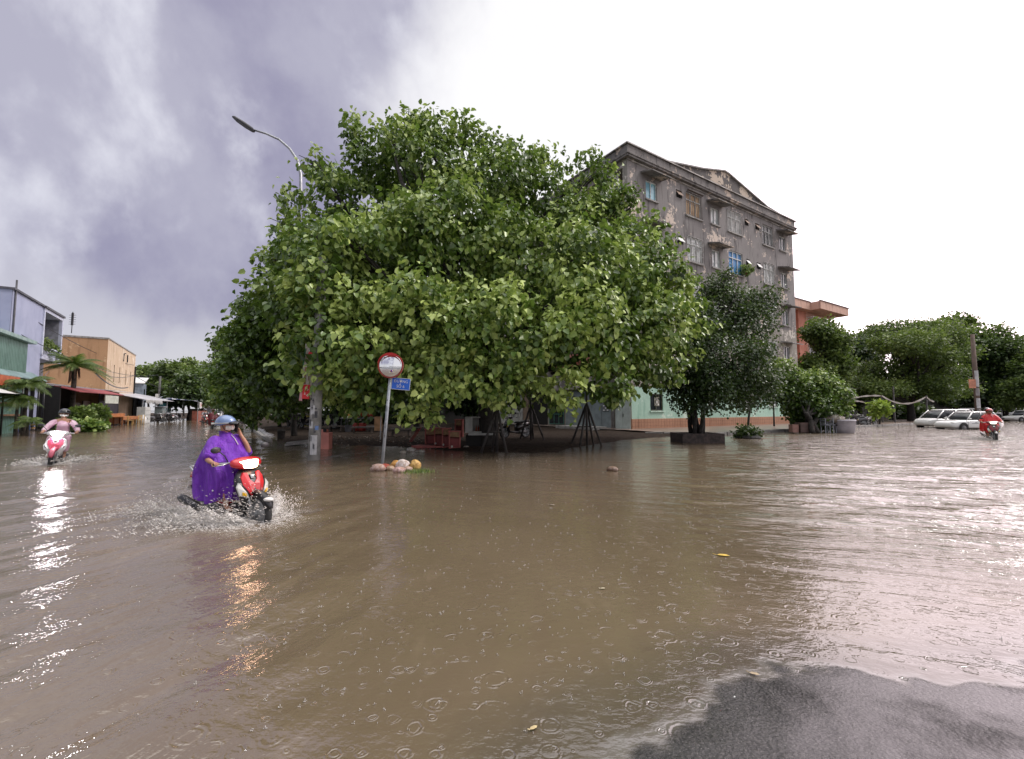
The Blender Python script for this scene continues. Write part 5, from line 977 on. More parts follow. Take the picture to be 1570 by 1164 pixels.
# pink shrine crates
def crate(label, px, py, w_, h_, rz=0., fin=0., ck='a', grp='pink wooden cabinets at the mud edge', dz=0.):
    b = P(px, py, .06); sc_ = b.y/FPX; w2 = w_*sc_; h2 = h_*sc_; t = thing('wooden_cabinet', label, 'cabinet', (b.x, b.y, .02+dz), rz, grp)
    cm = mat('cabinet_pink', (.40, .11, .09), (.28, .07, .06), 3, .6); cr = mat('cabinet_red', (.26, .03, .03), (.18, .02, .02), 3, .5); cy = mat('cabinet_gold', (.32, .20, .09), (.2, .1, .05), 6, .6)
    m_ = MB(); d = .5; m_.box(-w2/2, w2/2, 0, d, 0, .06); m_.box(-w2/2, -w2/2+.05, 0, d, .06, h2); m_.box(w2/2-.05, w2/2, 0, d, .06, h2); m_.box(-w2/2+.05, w2/2-.05, d-.04, d, .06, h2); m_.box(-w2/2-.03, w2/2+.03, -.03, d, h2, h2+.04); m_.build('case', cm, t, bevel=.006)
    m_ = MB(); m_.box(-w2/2+.05, w2/2-.05, .1, .13, .06, h2*.62); m_.build('back_panel', cr, t); m_ = MB(); m_.box(-w2/2+.05, w2/2-.05, .01, .04, h2*.7, h2); m_.build('header', cy, t); return t
crate('leftmost low pink cabinet with a gold header', 660, 682, 17, 24, .1); crate('pink cabinet second from the left with open red front', 673, 684, 15, 28, .1); crate('pink cabinet in the middle of the row, full height panels', 684, 686, 13, 29, .12); crate('tallest pink cabinet at the right end of the row', 697, 687, 18, 26, .12)
t = thing('low_platform', 'long dull pink board base under the pink cabinets', 'platform', P(673, 687, .0), R(-14)); m_ = MB(); m_.box(-1.05, .95, -.25, .35, .0, .09); m_.build('board', mat('cabinet_pink', (.4, .1, .09)), t, bevel=.01)
for i, (px, py) in enumerate(((659, 679), (669, 682), (681, 684), (694, 687))): lump('tiny white candle cup before the pink cabinets, number %s from the left' % ('one', 'two', 'three', 'four')[i], 'cup', 'cup', P(px, py, .1)+Vector((0, -.2, .05)), .035, (.6, .6, .58), flat=1.2, group='white cups before the pink cabinets')
crate('small pink spirit house standing behind the cabinets', 703, 678, 12, 26, 0, grp=None, dz=.25)
m_ = MB(); m_.obox((0, 0, .25), (.03, .1, .75), (0, .6, 0)); m_.obox((.1, 0, .28), (.03, .1, .8), (0, .6, 0)); one(m_, 'folding_stool', mat('red_rail', (.35, .04, .03)), 'red folded frame leaning in the shade left of the pink cabinets', 'frame', P(634, 677, .1))
b = P(738, 686, .05); t = thing('display_case', 'white framed glass display case with red bottles on a dark stand', 'display case', (b.x, b.y, .1), R(4))
m_ = MB(); m_.box(-.62, .45, 0, .6, .5, .56); m_.box(-.62, .45, 0, .6, 1.08, 1.12); m_.box(-.62, -.34, -.01, .6, .56, 1.08); m_.box(.41, .45, 0, .04, .56, 1.08); m_.box(-.34, .45, .58, .6, .56, 1.08); m_.box(-.5, .6, -.2, .6, .42, .5); m_.build('frame', mat('case_white', (.46, .46, .44), (.33, .33, .32)), t, bevel=.006)
m_ = MB()
for i in range(7): x = -.2+i*.085; m_.lathe([(.03, .5+.06), (.03, .66+.02*(i % 3)), (.012, .74), (.012, .78)], (x, .2+.05*(i % 2), 0), 8)
m_.build('bottles', mat('bottle_red', (.25, .03, .02), (.3, .15, .05)), t); m_ = MB(); m_.box(-.6, .55, .0, .55, -.1, .42); m_.build('stand', black, t)
def prop(label, px, py, px2, htop, legs, grp='dark timber props under the big tree'):
    b = P(px, py, .0); sc_ = b.y/FPX; top = Vector(((px2-px)*sc_, 0, htop)); t = thing('timber_prop', label, 'tree prop', b, 0, grp)
    for (dx, dy) in legs: m_ = MB(); m_.tube([(dx*sc_, dy, -.15), tuple(top)], .045, 7); m_.build('leg', mat('prop_timber', (.05, .045, .04), (.025, .02, .02)), t, True)
    m_ = MB(); m_.tube([(top.x, top.y, -.1), (top.x, top.y, htop+.7)], .05, 7); m_.build('post', mat('prop_timber', (.05, .05, .04)), t, True)
    m_ = MB(); k = .45; m_.tube([tuple(Vector((legs[0][0]*sc_, legs[0][1], 0)).lerp(top, k)), tuple(Vector((legs[-1][0]*sc_, legs[-1][1], 0)).lerp(top, k))], .03, 6); m_.build('rail', mat('prop_timber', (.05, .05, .04)), t, True); return t
prop('tripod prop in front of the right half of the shade, nearest the water', 900, 684, 900, 1.75, ((-26, .2), (-14, -.4), (24, 0), (14, .5)))
prop('tripod prop standing farther back before the brown doorway', 815, 678, 814, 1.75, ((-20, .2), (22, 0), (4, .6)))
prop('rusty bent frame standing in the water by the display case', 764, 694, 762, 1.6, ((-28, -.1), (-10, .2), (14, -.1)))
t = thing('step_block', 'low concrete step before the slate coloured doors', 'step', gloc(-1.2, 3.2, .0), AU); m_ = MB(); m_.box(-.8, .6, -1.5, 2.5, -.1, .3); m_.build('block', concrete, t, bevel=.02)
# ------------------------------------------------------------------ right side bits
b = P(1295, 664, .0); t = thing('tub', 'big pale grey ribbed tub right of the bushy tree', 'tub', b); m_ = MB(); m_.lathe([(.50, -.1), (.56, .3), (.58, .32), (.60, .75), (.64, .78), (.62, .85), (.5, .83), (.02, .82)], n=26); m_.build('body', mat('tub_grey', (.48, .46, .50), (.38, .36, .40), 3, .5), t, True)
t2 = lump('bundled tarpaulin heap on top of the pale tub', 'tarpaulin', 'tarpaulin', b+Vector((-.55, .3, .72)), .7, (.28, .26, .23), flat=.5)
stm = mat('grey_plastic', (.4, .42, .46), (.3, .32, .36), 3, .5); s0 = stool('grey plastic stool under the blue box', P(1266, 664, .0), .2, stm, 'plastic stools beside the tub', .5); copy_tree(s0, P(1276, 664, .0), .5, 'grey plastic stool beside the leaning dark board')
m_ = MB(); m_.box(-.28, .28, -.2, .2, 0, .36); m_.box(-.3, .3, -.22, .22, .36, .40, 1); one(m_, 'cool_box', [mat('box_blue', (.02, .04, .42)), mat('box_lid', (.05, .08, .5))], 'bright blue box on the grey plastic stool', 'box', P(1267, 663, .0)+Vector((0, .05, .56)), 0, bevel=.015)
m_ = MB(); m_.obox((0, 0, .42), (1.15, .35, .04), (0, .75, 0)); one(m_, 'board', black, 'black board leaning against the pale tub', 'board', P(1283, 664, .0))
m_ = MB(); m_.box(-.45, .45, -.3, .3, 0, .62); m_.box(-.9, -.5, -.2, .2, 0, .5, 1); one(m_, 'crate', [mat('crate_brown', (.10, .06, .05)), mat('crate_pink', (.3, .16, .13))], 'brown crate pair left of the bushy tree foot', 'crate', P(1234, 663, .05))
t = thing('shop_awning', 'long dim awning roof over the parked motorbikes', 'awning', (39.5, 56, 0), R(14)); m_ = MB(); slope_roof(m_, -6, 8, -3, 3, 3.4, 3.1); m_.build('roof', mat('dim_roof', (.18, .18, .16), (.1, .1, .09)), t)
for x in (-5, -1, 3, 7): m_ = MB(); m_.tube([(x, -2.9, 0), (x, -2.9, 3.2)], .06); m_.build('post', dark, t)
m_ = MB(); m_.box(-6, 8, 3, 3.2, 0, 3.2, 0); [m_.box(x, x+1.2, 2.95, 2.99, 1.4, 2.3, 1) for x in (-4, 1, 4.5)]; m_.build('back_wall', [mat('shade_wall', (.05, .045, .04)), mat('dim_sign', (.22, .25, .22))], t)
t = thing('shop_awning', 'grey flat roofed building glimpsed at the right edge behind the trees', 'building', (78, 72, 0), R(10)); m_ = MB(); m_.box(-6, 10, 0, 6, 0, 5.2); m_.build('wall', mat('far_grey_wall', (.3, .29, .28), (.2, .2, .2)), t); m_ = MB(); m_.box(-6.5, 10.5, -1, 6.5, 5.2, 5.5); m_.build('roof', mat('far_roof', (.4, .36, .33)), t)
t['category'] = 'building'; t.name = 'far_building'
t = thing('garden_wall', 'low dark wall behind the parked cars and motorbikes', 'wall', (0, 0, 0)); m_ = MB()
pw = [P(1240, 655, 0).xy, P(1400, 650, 0).xy]; a_, b_ = Vector((34, 58)), Vector((120, 86)); m_.tube([], 1) if 0 else None
for i in range(2): pass
m_.add([(27, 58, 0), (130, 90, 0), (130, 90, 2.8), (27, 58, 2.8), (27, 58.3, 0), (130, 90.3, 0), (130, 90.3, 2.8), (27, 58.3, 2.8)], [(0, 1, 2, 3), (4, 5, 6, 7), (3, 2, 6, 7), (0, 3, 7, 4), (1, 2, 6, 5)]); m_.build('wall', mat('dark_wall', (.07, .07, .06), (.035, .035, .03), .8), t)  # dark grey wall tone, mottled by noise
b = P(1501, 657, 0); t = thing('utility_pole', 'tall brown concrete utility pole beside the parked cars', 'utility pole', (b.x, b.y, 0)); zt = (628-512)/FPX*b.y+1.5; m_ = MB(); m_.tube([(0, 0, -.2), (0, 0, zt)], [.19, .13], 12); m_.build('pole', mat('brown_concrete', (.15, .10, .08), (.09, .065, .05), 2, .8), t, True)
m_ = MB()
for k, (z0, z1, mi) in enumerate(((3.3, 4.6, 0), (2.6, 3.2, 1), (1.6, 2.4, 0), (.9, 1.5, 1), (.3, .8, 2))): vs = [(.185*math.cos(a)*1.02, .185*math.sin(a)*1.02, z) for z in (z0, z1) for a in (-2.6, -2.1, -1.6, -1.1)]; m_.add(vs, [(i, i+1, i+5, i+4) for i in range(3)], mi)
m_.box(-.75, -.2, -.2, -.17, 3.2, 3.9, 3); m_.build('bill', [paper, mat('grey_paper', (.3, .28, .28)), mat('dark_paper', (.05, .05, .1)), mat('orange_paper', (.6, .25, .15))], t)
for i, (x0, y0, x1, y1, sg, dd_) in enumerate(((1298, 613, 1350, 607, -.15, 46), (1352, 607, 1419, 609, .75, 46), (1300, 616, 1325, 617, -.1, 46.5), (1421, 609, 1432, 616, .1, 46))):
    a, b_ = PD(x0, y0, dd_), PD(x1, y1, dd_); m_ = MB(); rg = []
    for k in range(13):
        u = k/12; c_ = a.lerp(b_, u)-Vector((0, 0, sg*4*u*(1-u))); hh = .07+.025*math.sin(k*2); rg.append([tuple(c_+Vector((0, dy, dz))) for dy, dz in ((-.03, -hh), (.03, -hh), (.03, hh), (-.03, hh))])
    m_.loft(rg); one(m_, 'cloth_garland', mat('garland_cloth', (.62, .58, .54), (.42, .36, .32), 2, .7), ['white cloth garland rising from the left to its peak above the motorbikes', 'long white cloth garland sagging above the dark wall', 'short pale line of cloth below the left garland', 'short end of the white garland left of the cars'][i], 'garland')
for px, lab in ((1351, 'thin post carrying the peak of the white garland'), (1420, 'thin post at the right end of the sagging garland'), (1370, 'grey post behind the yellow sapling'), (1297, 'thin post at the left end of the garland, by the tub')): m_ = MB(); m_.tube([(0, 0, 0), (0, 0, 2.95 if px != 1370 else 3.9)], .07, 8); one(m_, 'post', mat('dark_concrete', (.1, .1, .1)), lab, 'post', ((px-785)/FPX*46.1, 46.1, 0), 0, None)
# far end of the small street
for i, (px, dep, w_, h_, c, lab) in enumerate(((330, 95, 22, 10, (.5, .5, .5), 'pale stall block at the far end of the small street'), (362, 90, 26, 8, (.28, .2, .16), 'brownish far stall between the two pale ones'), (392, 85, 24, 9, (.36, .34, .33), 'far grey stall with a light roof under the leaning tree'), (300, 70, 18, 8, (.15, .1, .07), 'brown hut under the street trees left of the red rider'), (470, 45, 30, 12, (.45, .42, .2), 'yellowish parasol stall glimpsed behind the concrete pole'))):
    x = (px-785)/FPX*dep; ww, hh = w_/FPX*dep, h_/FPX*dep+1.5; t = thing('market_stall', lab, 'stall', (x, dep, 0), .3, 'far market stalls' if i < 3 else None); m_ = MB(); m_.box(-ww/2, ww/2, 0, 2, 0, hh*.7); m_.build('wall', mat('stall_wall_%d' % (i+1), tuple(v*.5 for v in c)), t)
    m_ = MB(); slope_roof(m_, -ww/2-.4, ww/2+.4, -1.3, 2, hh*.95, hh*.8); m_.build('roof', mat('stall_roof_%d' % (i+1), c), t)
for i, (px, py, dep, c) in enumerate(((343, 618, 70, (.5, .06, .03)), (358, 616, 72, (.6, .1, .05)), (351, 620, 66, (.06, .3, .25)), (461, 636, 34, (.6, .5, .1)))):
    b = PD(px, py, dep); t = thing('flag', ['small orange red flag over the far street, left one', 'small red flag over the far street, right one', 'teal cloth hanging over the far street', 'yellow cloth hung behind the parked motorbikes'][i], 'flag', (b.x, b.y, 0)); m_ = MB(); m_.tube([(0, 0, 0), (0, 0, b.z)], .03); m_.build('staff', dark, t); m_ = MB(); m_.loft([[(0, 0, b.z), (.02, .02, b.z), (.02, .02, b.z-.8), (0, 0, b.z-.8)], [(.5, .15, b.z-.1), (.52, .17, b.z-.1), (.52, .17, b.z-.9), (.5, .15, b.z-.9)], [(1, 0, b.z-.05), (1.02, .02, b.z-.05), (1.02, .02, b.z-.8), (1, 0, b.z-.8)]]); m_.build('cloth', mat('flag_%d' % (i+1), c), t)
# ------------------------------------------------------------------ scooters
def scooter(name, label, loc, rz, c_main, c_side, lamp=0., group=None, tilt=0., front='v', mirrors=True, glow=(1, .93, .8)):
    t = thing(name, label, 'scooter', loc, rz, group); t.rotation_euler = (tilt, 0, rz)
    mm = mat('paint_%02x%02x%02x' % tuple(int(v*255) for v in c_main), c_main, tuple(v*.85 for v in c_main), 3, .28, 0, coat=.8); ms = mat('side_%02x%02x%02x' % tuple(int(v*255) for v in c_side), c_side, tuple(v*.8 for v in c_side), 3, .3, coat=.5)
    for x in (-.63, .64):
        w_ = MB(); rg = []
        for k in range(28):
            a = 2*PI*k/28; cx, cz = math.cos(a), math.sin(a); rg.append([(x+cx*(.245+.042*math.cos(b_)), .05*math.sin(b_), .285+cz*(.245+.042*math.cos(b_))) for b_ in [2*PI*j/8 for j in range(8)]])
        w_.loft(rg, close=True); wh = w_.build('wheel', rubber, t, True)
        w_ = MB(); w_.lathe([(.205, -.03), (.215, 0), (.205, .03), (.19, .03), (.19, -.03)], (x, 0, .285), 24, 0, 'Y'); w_.lathe([(.045, -.06), (.045, .06)], (x, 0, .285), 10, 0, 'Y')
        for k in range(5): a = 2*PI*k/5; w_.obox((x+.12*math.cos(a), 0, .285+.12*math.sin(a)), (.2, .025, .03), (0, -a, 0))
        w_.build('rim', metal_g, wh)
    w_ = MB(); rg = []
    for k in range(11):
        a = R(20+k*15); rr_ = .315; cx, cz = .64+rr_*math.cos(a), .295+rr_*math.sin(a); ww_ = .065 if 0 < k < 10 else .03
        rg.append([(cx, -ww_, cz-.03), (cx, -ww_*.6, cz+.0), (cx+.012*math.cos(a), 0, cz+.015), (cx, ww_*.6, cz), (cx, ww_, cz-.03), (cx-.02*math.cos(a), 0, cz-.02)])
    w_.loft(rg); w_.build('front_fender', mat('fender_pink', (.65, .13, .20)) if front == 'pink' else dark, t, True)
    if front == 'v': w_ = MB(); w_.ell((.87, 0, .50), (.09, .062, .03)); w_.build('fender_tip', white, t, True)
    w_ = MB(); w_.tube([(.64, .075, .285), (.50, .07, .66)], .022); w_.tube([(.64, -.075, .285), (.50, -.07, .66)], .022); w_.tube([(.50, 0, .6), (.30, 0, 1.0)], .03); w_.build('fork', metal_g, t, True)
    # leg shield
    w_ = MB(); w_.loft([ringZ(.47, 0, .36, .06, .07), ringZ(.49, 0, .44, .09, .13), ringZ(.50, 0, .56, .10, .19), ringZ(.48, 0, .68, .10, .225), ringZ(.44, 0, .78, .085, .215), ringZ(.40, 0, .86, .06, .16), ringZ(.37, 0, .92, .04, .08)]); w_.build('leg_shield', dark if front == 'v' else ms, t, True)
    fx = lambda y, z: .612-max(z-.60, 0)*.42-max(.60-z, 0)*.22-abs(y)**1.6*.55
    def panel(nm, poly, m_, off, th=.03):
        pb = MB(); cy = sum(p[0] for p in poly)/len(poly); cz = sum(p[1] for p in poly)/len(poly); n = len(poly); vs = [(fx(cy, cz)+off+.012, cy, cz)]+[(fx(*p)+off, p[0], p[1]) for p in poly]+[(fx(*p)+off-th, p[0], p[1]) for p in poly]
        pb.add(vs, [(0, 1+i, 1+(i+1) % n) for i in range(n)]+[(1+i, 1+(i+1) % n, 1+n+(i+1) % n, 1+n+i) for i in range(n)]); return pb.build(nm, m_, t)
    panel('front_panel', [(-.0, .50), (.055, .52), (.10, .60), (.155, .70), (.16, .80), (.12, .87), (.07, .86), (.05, .76), (0, .71)], mm, .012)
    panel('front_panel', [(.0, .50), (-.0, .71), (-.05, .76), (-.07, .86), (-.12, .87), (-.16, .80), (-.155, .70), (-.10, .60), (-.055, .52)], mm, .012)
    panel('emblem', [(-.03, .78), (.03, .78), (.035, .83), (-.035, .83)], chrome, .01)
    for s_ in (-1, 1):
        lm_ = panel('indicator_lamp', [(s_*.085, .505), (s_*.21, .56), (s_*.235, .68), (s_*.20, .74), (s_*.165, .66), (s_*.125, .59)], mat('clear_lens', (.62, .62, .58), (.45, .45, .42), 8, .12) if front == 'v' else ms, .016)
        if front == 'v': panel('amber_lens', [(s_*.13, .54), (s_*.185, .56), (s_*.19, .61), (s_*.15, .60)], mat('amber', (.85, .5, .02)), .026)
        else: panel('lamp_slot', [(s_*.15, .60), (s_*.20, .63), (s_*.205, .68), (s_*.17, .65)], dark, .026)
    # handlebar cowl and headlight
    cw = mm if front == 'v' else ms
    w_ = MB(); w_.loft([ringX(.24, 0, .99, .10, .05), ringX(.30, 0, 1.0, .20, .075), ringX(.37, 0, .995, .235, .085), ringX(.43, 0, .98, .20, .075), ringX(.48, 0, .965, .12, .05)], True); w_.build('handlebar_cowl', cw, t, True)
    w_ = MB(); n = 18; vs = [(.552, 0, .98)]; 
    for sc2, off in ((.6, .540), (1., .505)): vs += [(off-.10*abs(math.cos(2*PI*k/n))**2*sc2, math.cos(2*PI*k/n)*.185*sc2, .985+math.sin(2*PI*k/n)*(.062 if math.sin(2*PI*k/n) > 0 else .066)*sc2) for k in range(n)]
    w_.add(vs, [(0, 1+k, 1+(k+1) % n) for k in range(n)]+[(1+k, 1+n+k, 1+n+(k+1) % n, 1+(k+1) % n) for k in range(n)])
    w_.build('headlight', mat('lit_headlight_%d' % int(lamp), (.9, .9, .85), None, 3, .1, emit=glow, es=lamp) if lamp else mat('clear_lens', (.62, .62, .58)), t, True)
    w_ = MB(); w_.tube([(.2, -.36, 1.0), (.27, -.18, 1.0), (.28, .18, 1.0), (.2, .36, 1.0)], .016); hb = w_.build('handlebar', metal_g, t, True)
    for s_ in (-1, 1):
        w_ = MB(); w_.tube([(.21, s_*.24, 1.0), (.17, s_*.37, 1.0)], .022); w_.build('grip', rubber, hb, True); w_ = MB(); w_.tube([(.29, s_*.19, 1.0), (.27, s_*.30, .985), (.22, s_*.38, .98)], .008); w_.build('brake_lever', chrome, hb, True)
        if mirrors: w_ = MB(); w_.tube([(.27, s_*.2, 1.02), (.30, s_*.27, 1.12), (.27, s_*.33, 1.19)], .008, 6); w_.ell((.265, s_*.37, 1.21), (.02, .075, .045)); w_.build('mirror', dark, hb, True)
    w_ = MB(); w_.loft([ringX(.45, 0, .34, .12, .05), ringX(.2, 0, .30, .17, .04), ringX(-.08, 0, .31, .17, .05)]); w_.build('floorboard', dark, t, True)
    w_ = MB(); w_.loft([ringX(-.02, 0, .50, .11, .16), ringX(-.15, 0, .54, .15, .20), ringX(-.4, 0, .62, .16, .15), ringX(-.65, 0, .69, .14, .10), ringX(-.9, 0, .76, .07, .05)]); w_.build('body', cw if front != 'v' else mm, t, True)
    w_ = MB(); w_.loft([ringX(.02, 0, .74, .08, .03), ringX(-.08, 0, .765, .13, .045), ringX(-.35, 0, .78, .15, .045), ringX(-.6, 0, .83, .13, .045), ringX(-.78, 0, .84, .08, .03)]); w_.build('seat', rubber, t, True)
    w_ = MB(); w_.tube([(-.72, -.1, .78), (-.92, -.07, .87), (-.92, .07, .87), (-.72, .1, .78)], .014); w_.build('grab_rail', metal_g, t, True)
    w_ = MB(); w_.ell((-.90, 0, .72), (.03, .08, .035)); w_.build('tail_light', mat('tail_red', (.4, .01, .01)), t, True)
    w_ = MB(); w_.obox((-.93, 0, .58), (.012, .19, .14), (0, .25, 0)); w_.build('number_plate', white, t); w_ = MB(); w_.obox((-.85, 0, .5), (.2, .12, .02), (0, .9, 0)); w_.build('rear_fender', dark, t)
    w_ = MB(); w_.loft([ringX(-.05, 0, .30, .10, .08), ringX(-.3, .03, .30, .12, .10), ringX(-.62, .1, .29, .05, .07)]); w_.build('engine', mat('engine_grey', (.12, .12, .12), (.06, .06, .06), 8, .5), t, True)
    w_ = MB(); w_.tube([(-.15, -.13, .26), (-.35, -.17, .27), (-.45, -.18, .30), (-.85, -.2, .40), (-.93, -.2, .42)], [.02, .025, .055, .062, .045], 12); w_.build('exhaust', dark, t, True)
    return t
def stand_water(px, py, off): b = P(px, py, 0); return Vector((b.x, b.y, off))
# ------------------------------------------------------------------ riders
def rider(label, loc, rz, cloth, pose='ride', scale=1., helmet=(.3, .3, .32), mask=True, poncho=None, legs=None, peak=True, tilt=0., group=None, hem=.44, mask_c=(.55, .55, .52)):
    t = thing('person', label, 'person', loc, rz, group); t.rotation_euler = (tilt, 0, rz); t.scale = (scale,)*3
    phone = pose == 'phone'
    Vt = [(-.24, 0, .90, .135, .15), (-.21, 0, 1.05, .115, .135), (-.18, 0, 1.20, .12, .155), (-.16, 0, 1.32, .085, .12), (-.14, 0, 1.40, .052, .052), (-.12, 0, 1.46, .070, .068), (-.11, 0, 1.54, .098, .082), (-.12, 0, 1.61, .07, .065)]
    E_ = [(0, 1), (1, 2), (2, 3), (3, 4), (4, 5), (5, 6), (6, 7)]
    def chain(start, pts):
        i = start
        for p in pts: Vt.append(p); E_.append((i, len(Vt)-1)); i = len(Vt)-1
        return i
    def hand(w, fwd, side, down, grip):
        """palm vertex w, five fingers of unequal length"""
        W_ = Vector(Vt[w][:3]); f = Vector(fwd).normalized(); s_ = Vector(side).normalized(); d = Vector(down).normalized(); pc = W_+f*.045; Vt.append((*pc, .026, .016)); pi = len(Vt)-1; E_.append((w, pi))
        for k, (o, ln_) in enumerate(((-.027, .030), (-.009, .034), (.009, .032), (.026, .025))):
            a = pc+f*.030+s_*o; b_ = a+(f*.7+d*.5).normalized()*ln_; c_ = b_+(d*.9-f*.25 if grip else f*.6+d*.5).normalized()*ln_*.9
            chain(pi, [(*a, .0088), (*b_, .0082), (*c_, .007)])
        a = pc-f*.01-s_*.032+d*.01; b_ = a+(f*.5+d*.7-s_*.2).normalized()*.03; chain(pi, [(*a, .0105), (*b_, .009), (*(b_+(f*.5+d*.5).normalized()*.022), .0078)])
    r_ = chain(3, [(-.15, -.11, 1.33, .07), (-.13, -.185, 1.295, .062 if not poncho else .05), (-.06, -.27, 1.17, .048), (-.0, -.33, 1.06, .040), (.09, -.345, 1.04, .036), (.145, -.345, 1.025, .026)]); hand(r_, (1, .05, -.05), (0, 1, 0), (0, .1, -1), True)
    if phone:
        l_ = chain(3, [(-.15, .11, 1.33, .07), (-.12, .185, 1.29, .050), (-.03, .24, 1.19, .048), (.045, .265, 1.09, .042), (.02, .225, 1.24, .036), (-.03, .165, 1.385, .026)]); hand(l_, (-.25, -.2, 1), (1, 0, .2), (-.3, -.9, .1), False)
    else:
        l_ = chain(3, [(-.15, .11, 1.33, .07), (-.13, .185, 1.30, .062), (-.06, .28, 1.17, .048), (.0, .345, 1.06, .040), (.09, .345, 1.04, .036), (.145, .345, 1.025, .026)]); hand(l_, (1, -.05, -.05), (0, -1, 0), (0, -.1, -1), True)
    for s_ in (-1, 1):
        K_ = .08 if poncho else 0; chain(0, [(-.2, s_*.10, .86, .10), (.0, s_*.15, .86, .078), (.20-K_, s_*.165, .83, .062), (.19-K_, s_*.155, .66, .055), (.15, s_*.15, .46, .038), (.15, s_*.15, .37, .038), (.22, s_*.155, .335, .032), (.30, s_*.16, .33, .022)])
    body = skin('body', Vt, E_, skin_m if not cloth else skin_m, t, (0,), 2)
    # clothes grown from the same joints, a little wider
    if cloth:
        cm = cloth
        C_ = [(v[0], v[1], v[2], v[3]*1.13+.012, (v[4] if len(v) > 4 else v[3])*1.13+.012) for v in Vt[:4]]+[(-.145, 0, 1.375, .075, .08)]; Ec = [(0, 1), (1, 2), (2, 3), (3, 4)]
        def cch(st, pts):
            i = st
            for p in pts: C_.append(p); Ec.append((i, len(C_)-1)); i = len(C_)-1
        for s_ in (-1, 1):
            if phone and s_ == 1: cch(3, [(-.15, .11, 1.33, .085), (-.12, .19, 1.30, .082), (-.03, .245, 1.19, .075)])
            else: cch(3, [(-.15, s_*.11, 1.33, .085), (-.13, s_*.195, 1.30, .085), (-.06, s_*.285, 1.17, .076), (.0, s_*.345, 1.06, .066), (.08, s_*.345, 1.04, .058)])
            cch(0, [(-.2, s_*.10, .86, .12), (.02, s_*.155, .865, .10), (.21, s_*.17, .835, .085), (.20, s_*.165, .66, .082), (.15, s_*.155, .47, .075)])
        skin('raincoat', C_, Ec, cm, t, (0,), 2)
    hm = mat('helmet_%02x%02x%02x' % tuple(int(v*255) for v in helmet), helmet, tuple(v*.8 for v in helmet), 6, .22, .1, coat=.7)
    yaw = .45 if phone else .15; HR = Matrix.Translation((-.11, 0, 1.55)) @ Matrix.Rotation(yaw, 4, 'Z')
    def T(p): return tuple(HR @ Vector(p))
    w_ = MB(); rg = []
    for i in range(9):
        a = R(-12+i*12.5); rr_ = math.cos(a); rg.append([T((.150*rr_*math.cos(b_)-.012, .128*rr_*math.sin(b_), .015+.128*math.sin(a)+(.035*max(math.cos(b_), 0) if i == 0 else (-.05*max(-math.cos(b_), 0) if i == 0 else 0)))) for b_ in [2*PI*j/24 for j in range(24)]])
    w_.loft(rg, True); h_ = w_.build('helmet', hm, t, True)
    if peak: w_ = MB(); w_.loft([[T((.10+u*.115, .105*v*(1-.25*u), .052-.012*u-.03*v*v)) for v in np.linspace(-1, 1, 9)]+[T((.10+u*.115, .105*v*(1-.25*u), .042-.012*u-.03*v*v)) for v in np.linspace(1, -1, 9)] for u in (0, .4, .8, 1)]); w_.build('peak', dark, h_, True)
    w_ = MB(); w_.loft([[T((.152*math.cos(b_)*k-.012, .130*math.sin(b_)*k, .012+dz)) for b_ in [2*PI*j/24 for j in range(24)]] for k, dz in ((1, 0), (1.015, .008), (1, .018))], False); w_.build('trim', chrome if phone else dark, h_, True)
    w_ = MB(); w_.tube([T((.0, -.105, .0)), T((.03, -.09, -.08)), T((.05, 0, -.115)), T((.03, .09, -.08)), T((0, .105, 0))], .006, 5); w_.build('chin_strap', dark, h_, True)
    if mask:
        w_ = MB(); n_ = 9; vs = []
        for i in range(5):
            for j in range(n_): u = (j/(n_-1)*2-1)*1.15; z = -.020-.062*i/4; k = 1+.10*math.sin(PI*i/4)+(.06*(1-abs(u)) if i < 3 else 0); vs.append(T((.102*math.cos(u)*k-.0, .088*math.sin(u)*k, z-.0)))
        w_.add(vs, [(i*n_+j, i*n_+j+1, (i+1)*n_+j+1, (i+1)*n_+j) for i in range(4) for j in range(n_-1)]); w_.build('face_mask', mat('mask_cloth', mask_c, (.42, .40, .38), 30, .8), t, True)
    w_ = MB()
    for s_ in (-1, 1): w_.ell(T((.088, s_*.033, .0)), (.014, .014, .008), 8, 6)
    w_.build('eyes', dark, t, True)
    w_ = MB(); w_.ell(T((.102, 0, -.025)), (.016, .012, .022), 8, 6)
    for s_ in (-1, 1): w_.ell(T((-.0, s_*.088, -.02)), (.02, .01, .028), 8, 6)
    w_.build('nose_and_ears', skin_m, t, True)
    if poncho:
        KR = [(-.135, 1.415, .078, .080, 0), (-.14, 1.375, .10, .110, .0), (-.145, 1.335, .135, .185, .02), (-.14, 1.28, .165, .235, .06), (-.13, 1.18, .20, .258, .14), (-.12, 1.06, .25, .275, .24), (-.11, .95, .31, .285, .34), (-.08, .84, .365, .285, .42), (-.06, .72, .36, .28, .5), (-.06, .60, .33, .275, .56), (-.05, .50, .295, .265, .62), (-.04, hem, .265, .255, .66)]
        n_ = 96; rg = []
        for (cx, z, ax, ay, fo) in KR:
            ring = []
            for k in range(n_):
                a = 2*PI*k/n_; f_ = 1+fo*(.34*math.sin(6*a+1.2+2.1*(1.4-z))+.22*math.sin(11*a+.7-z*2)+.12*math.sin(19*a+z*3)+.06*math.sin(31*a))*.58
                right = max(-math.sin(a), 0); back = max(-math.cos(a), 0); x = math.copysign(abs(math.cos(a))**.85, math.cos(a))*ax*f_; y = math.copysign(abs(math.sin(a))**.85, math.sin(a))*ay*f_
                y -= (.16*right*back+.05*right)*fo*1.6; x -= .08*back*fo*1.6; zz = z+(.16*back*right-.05*math.sin(3*a+.5))*fo*.9
                ring.append((cx+x, y, zz))
            rg.append(ring)
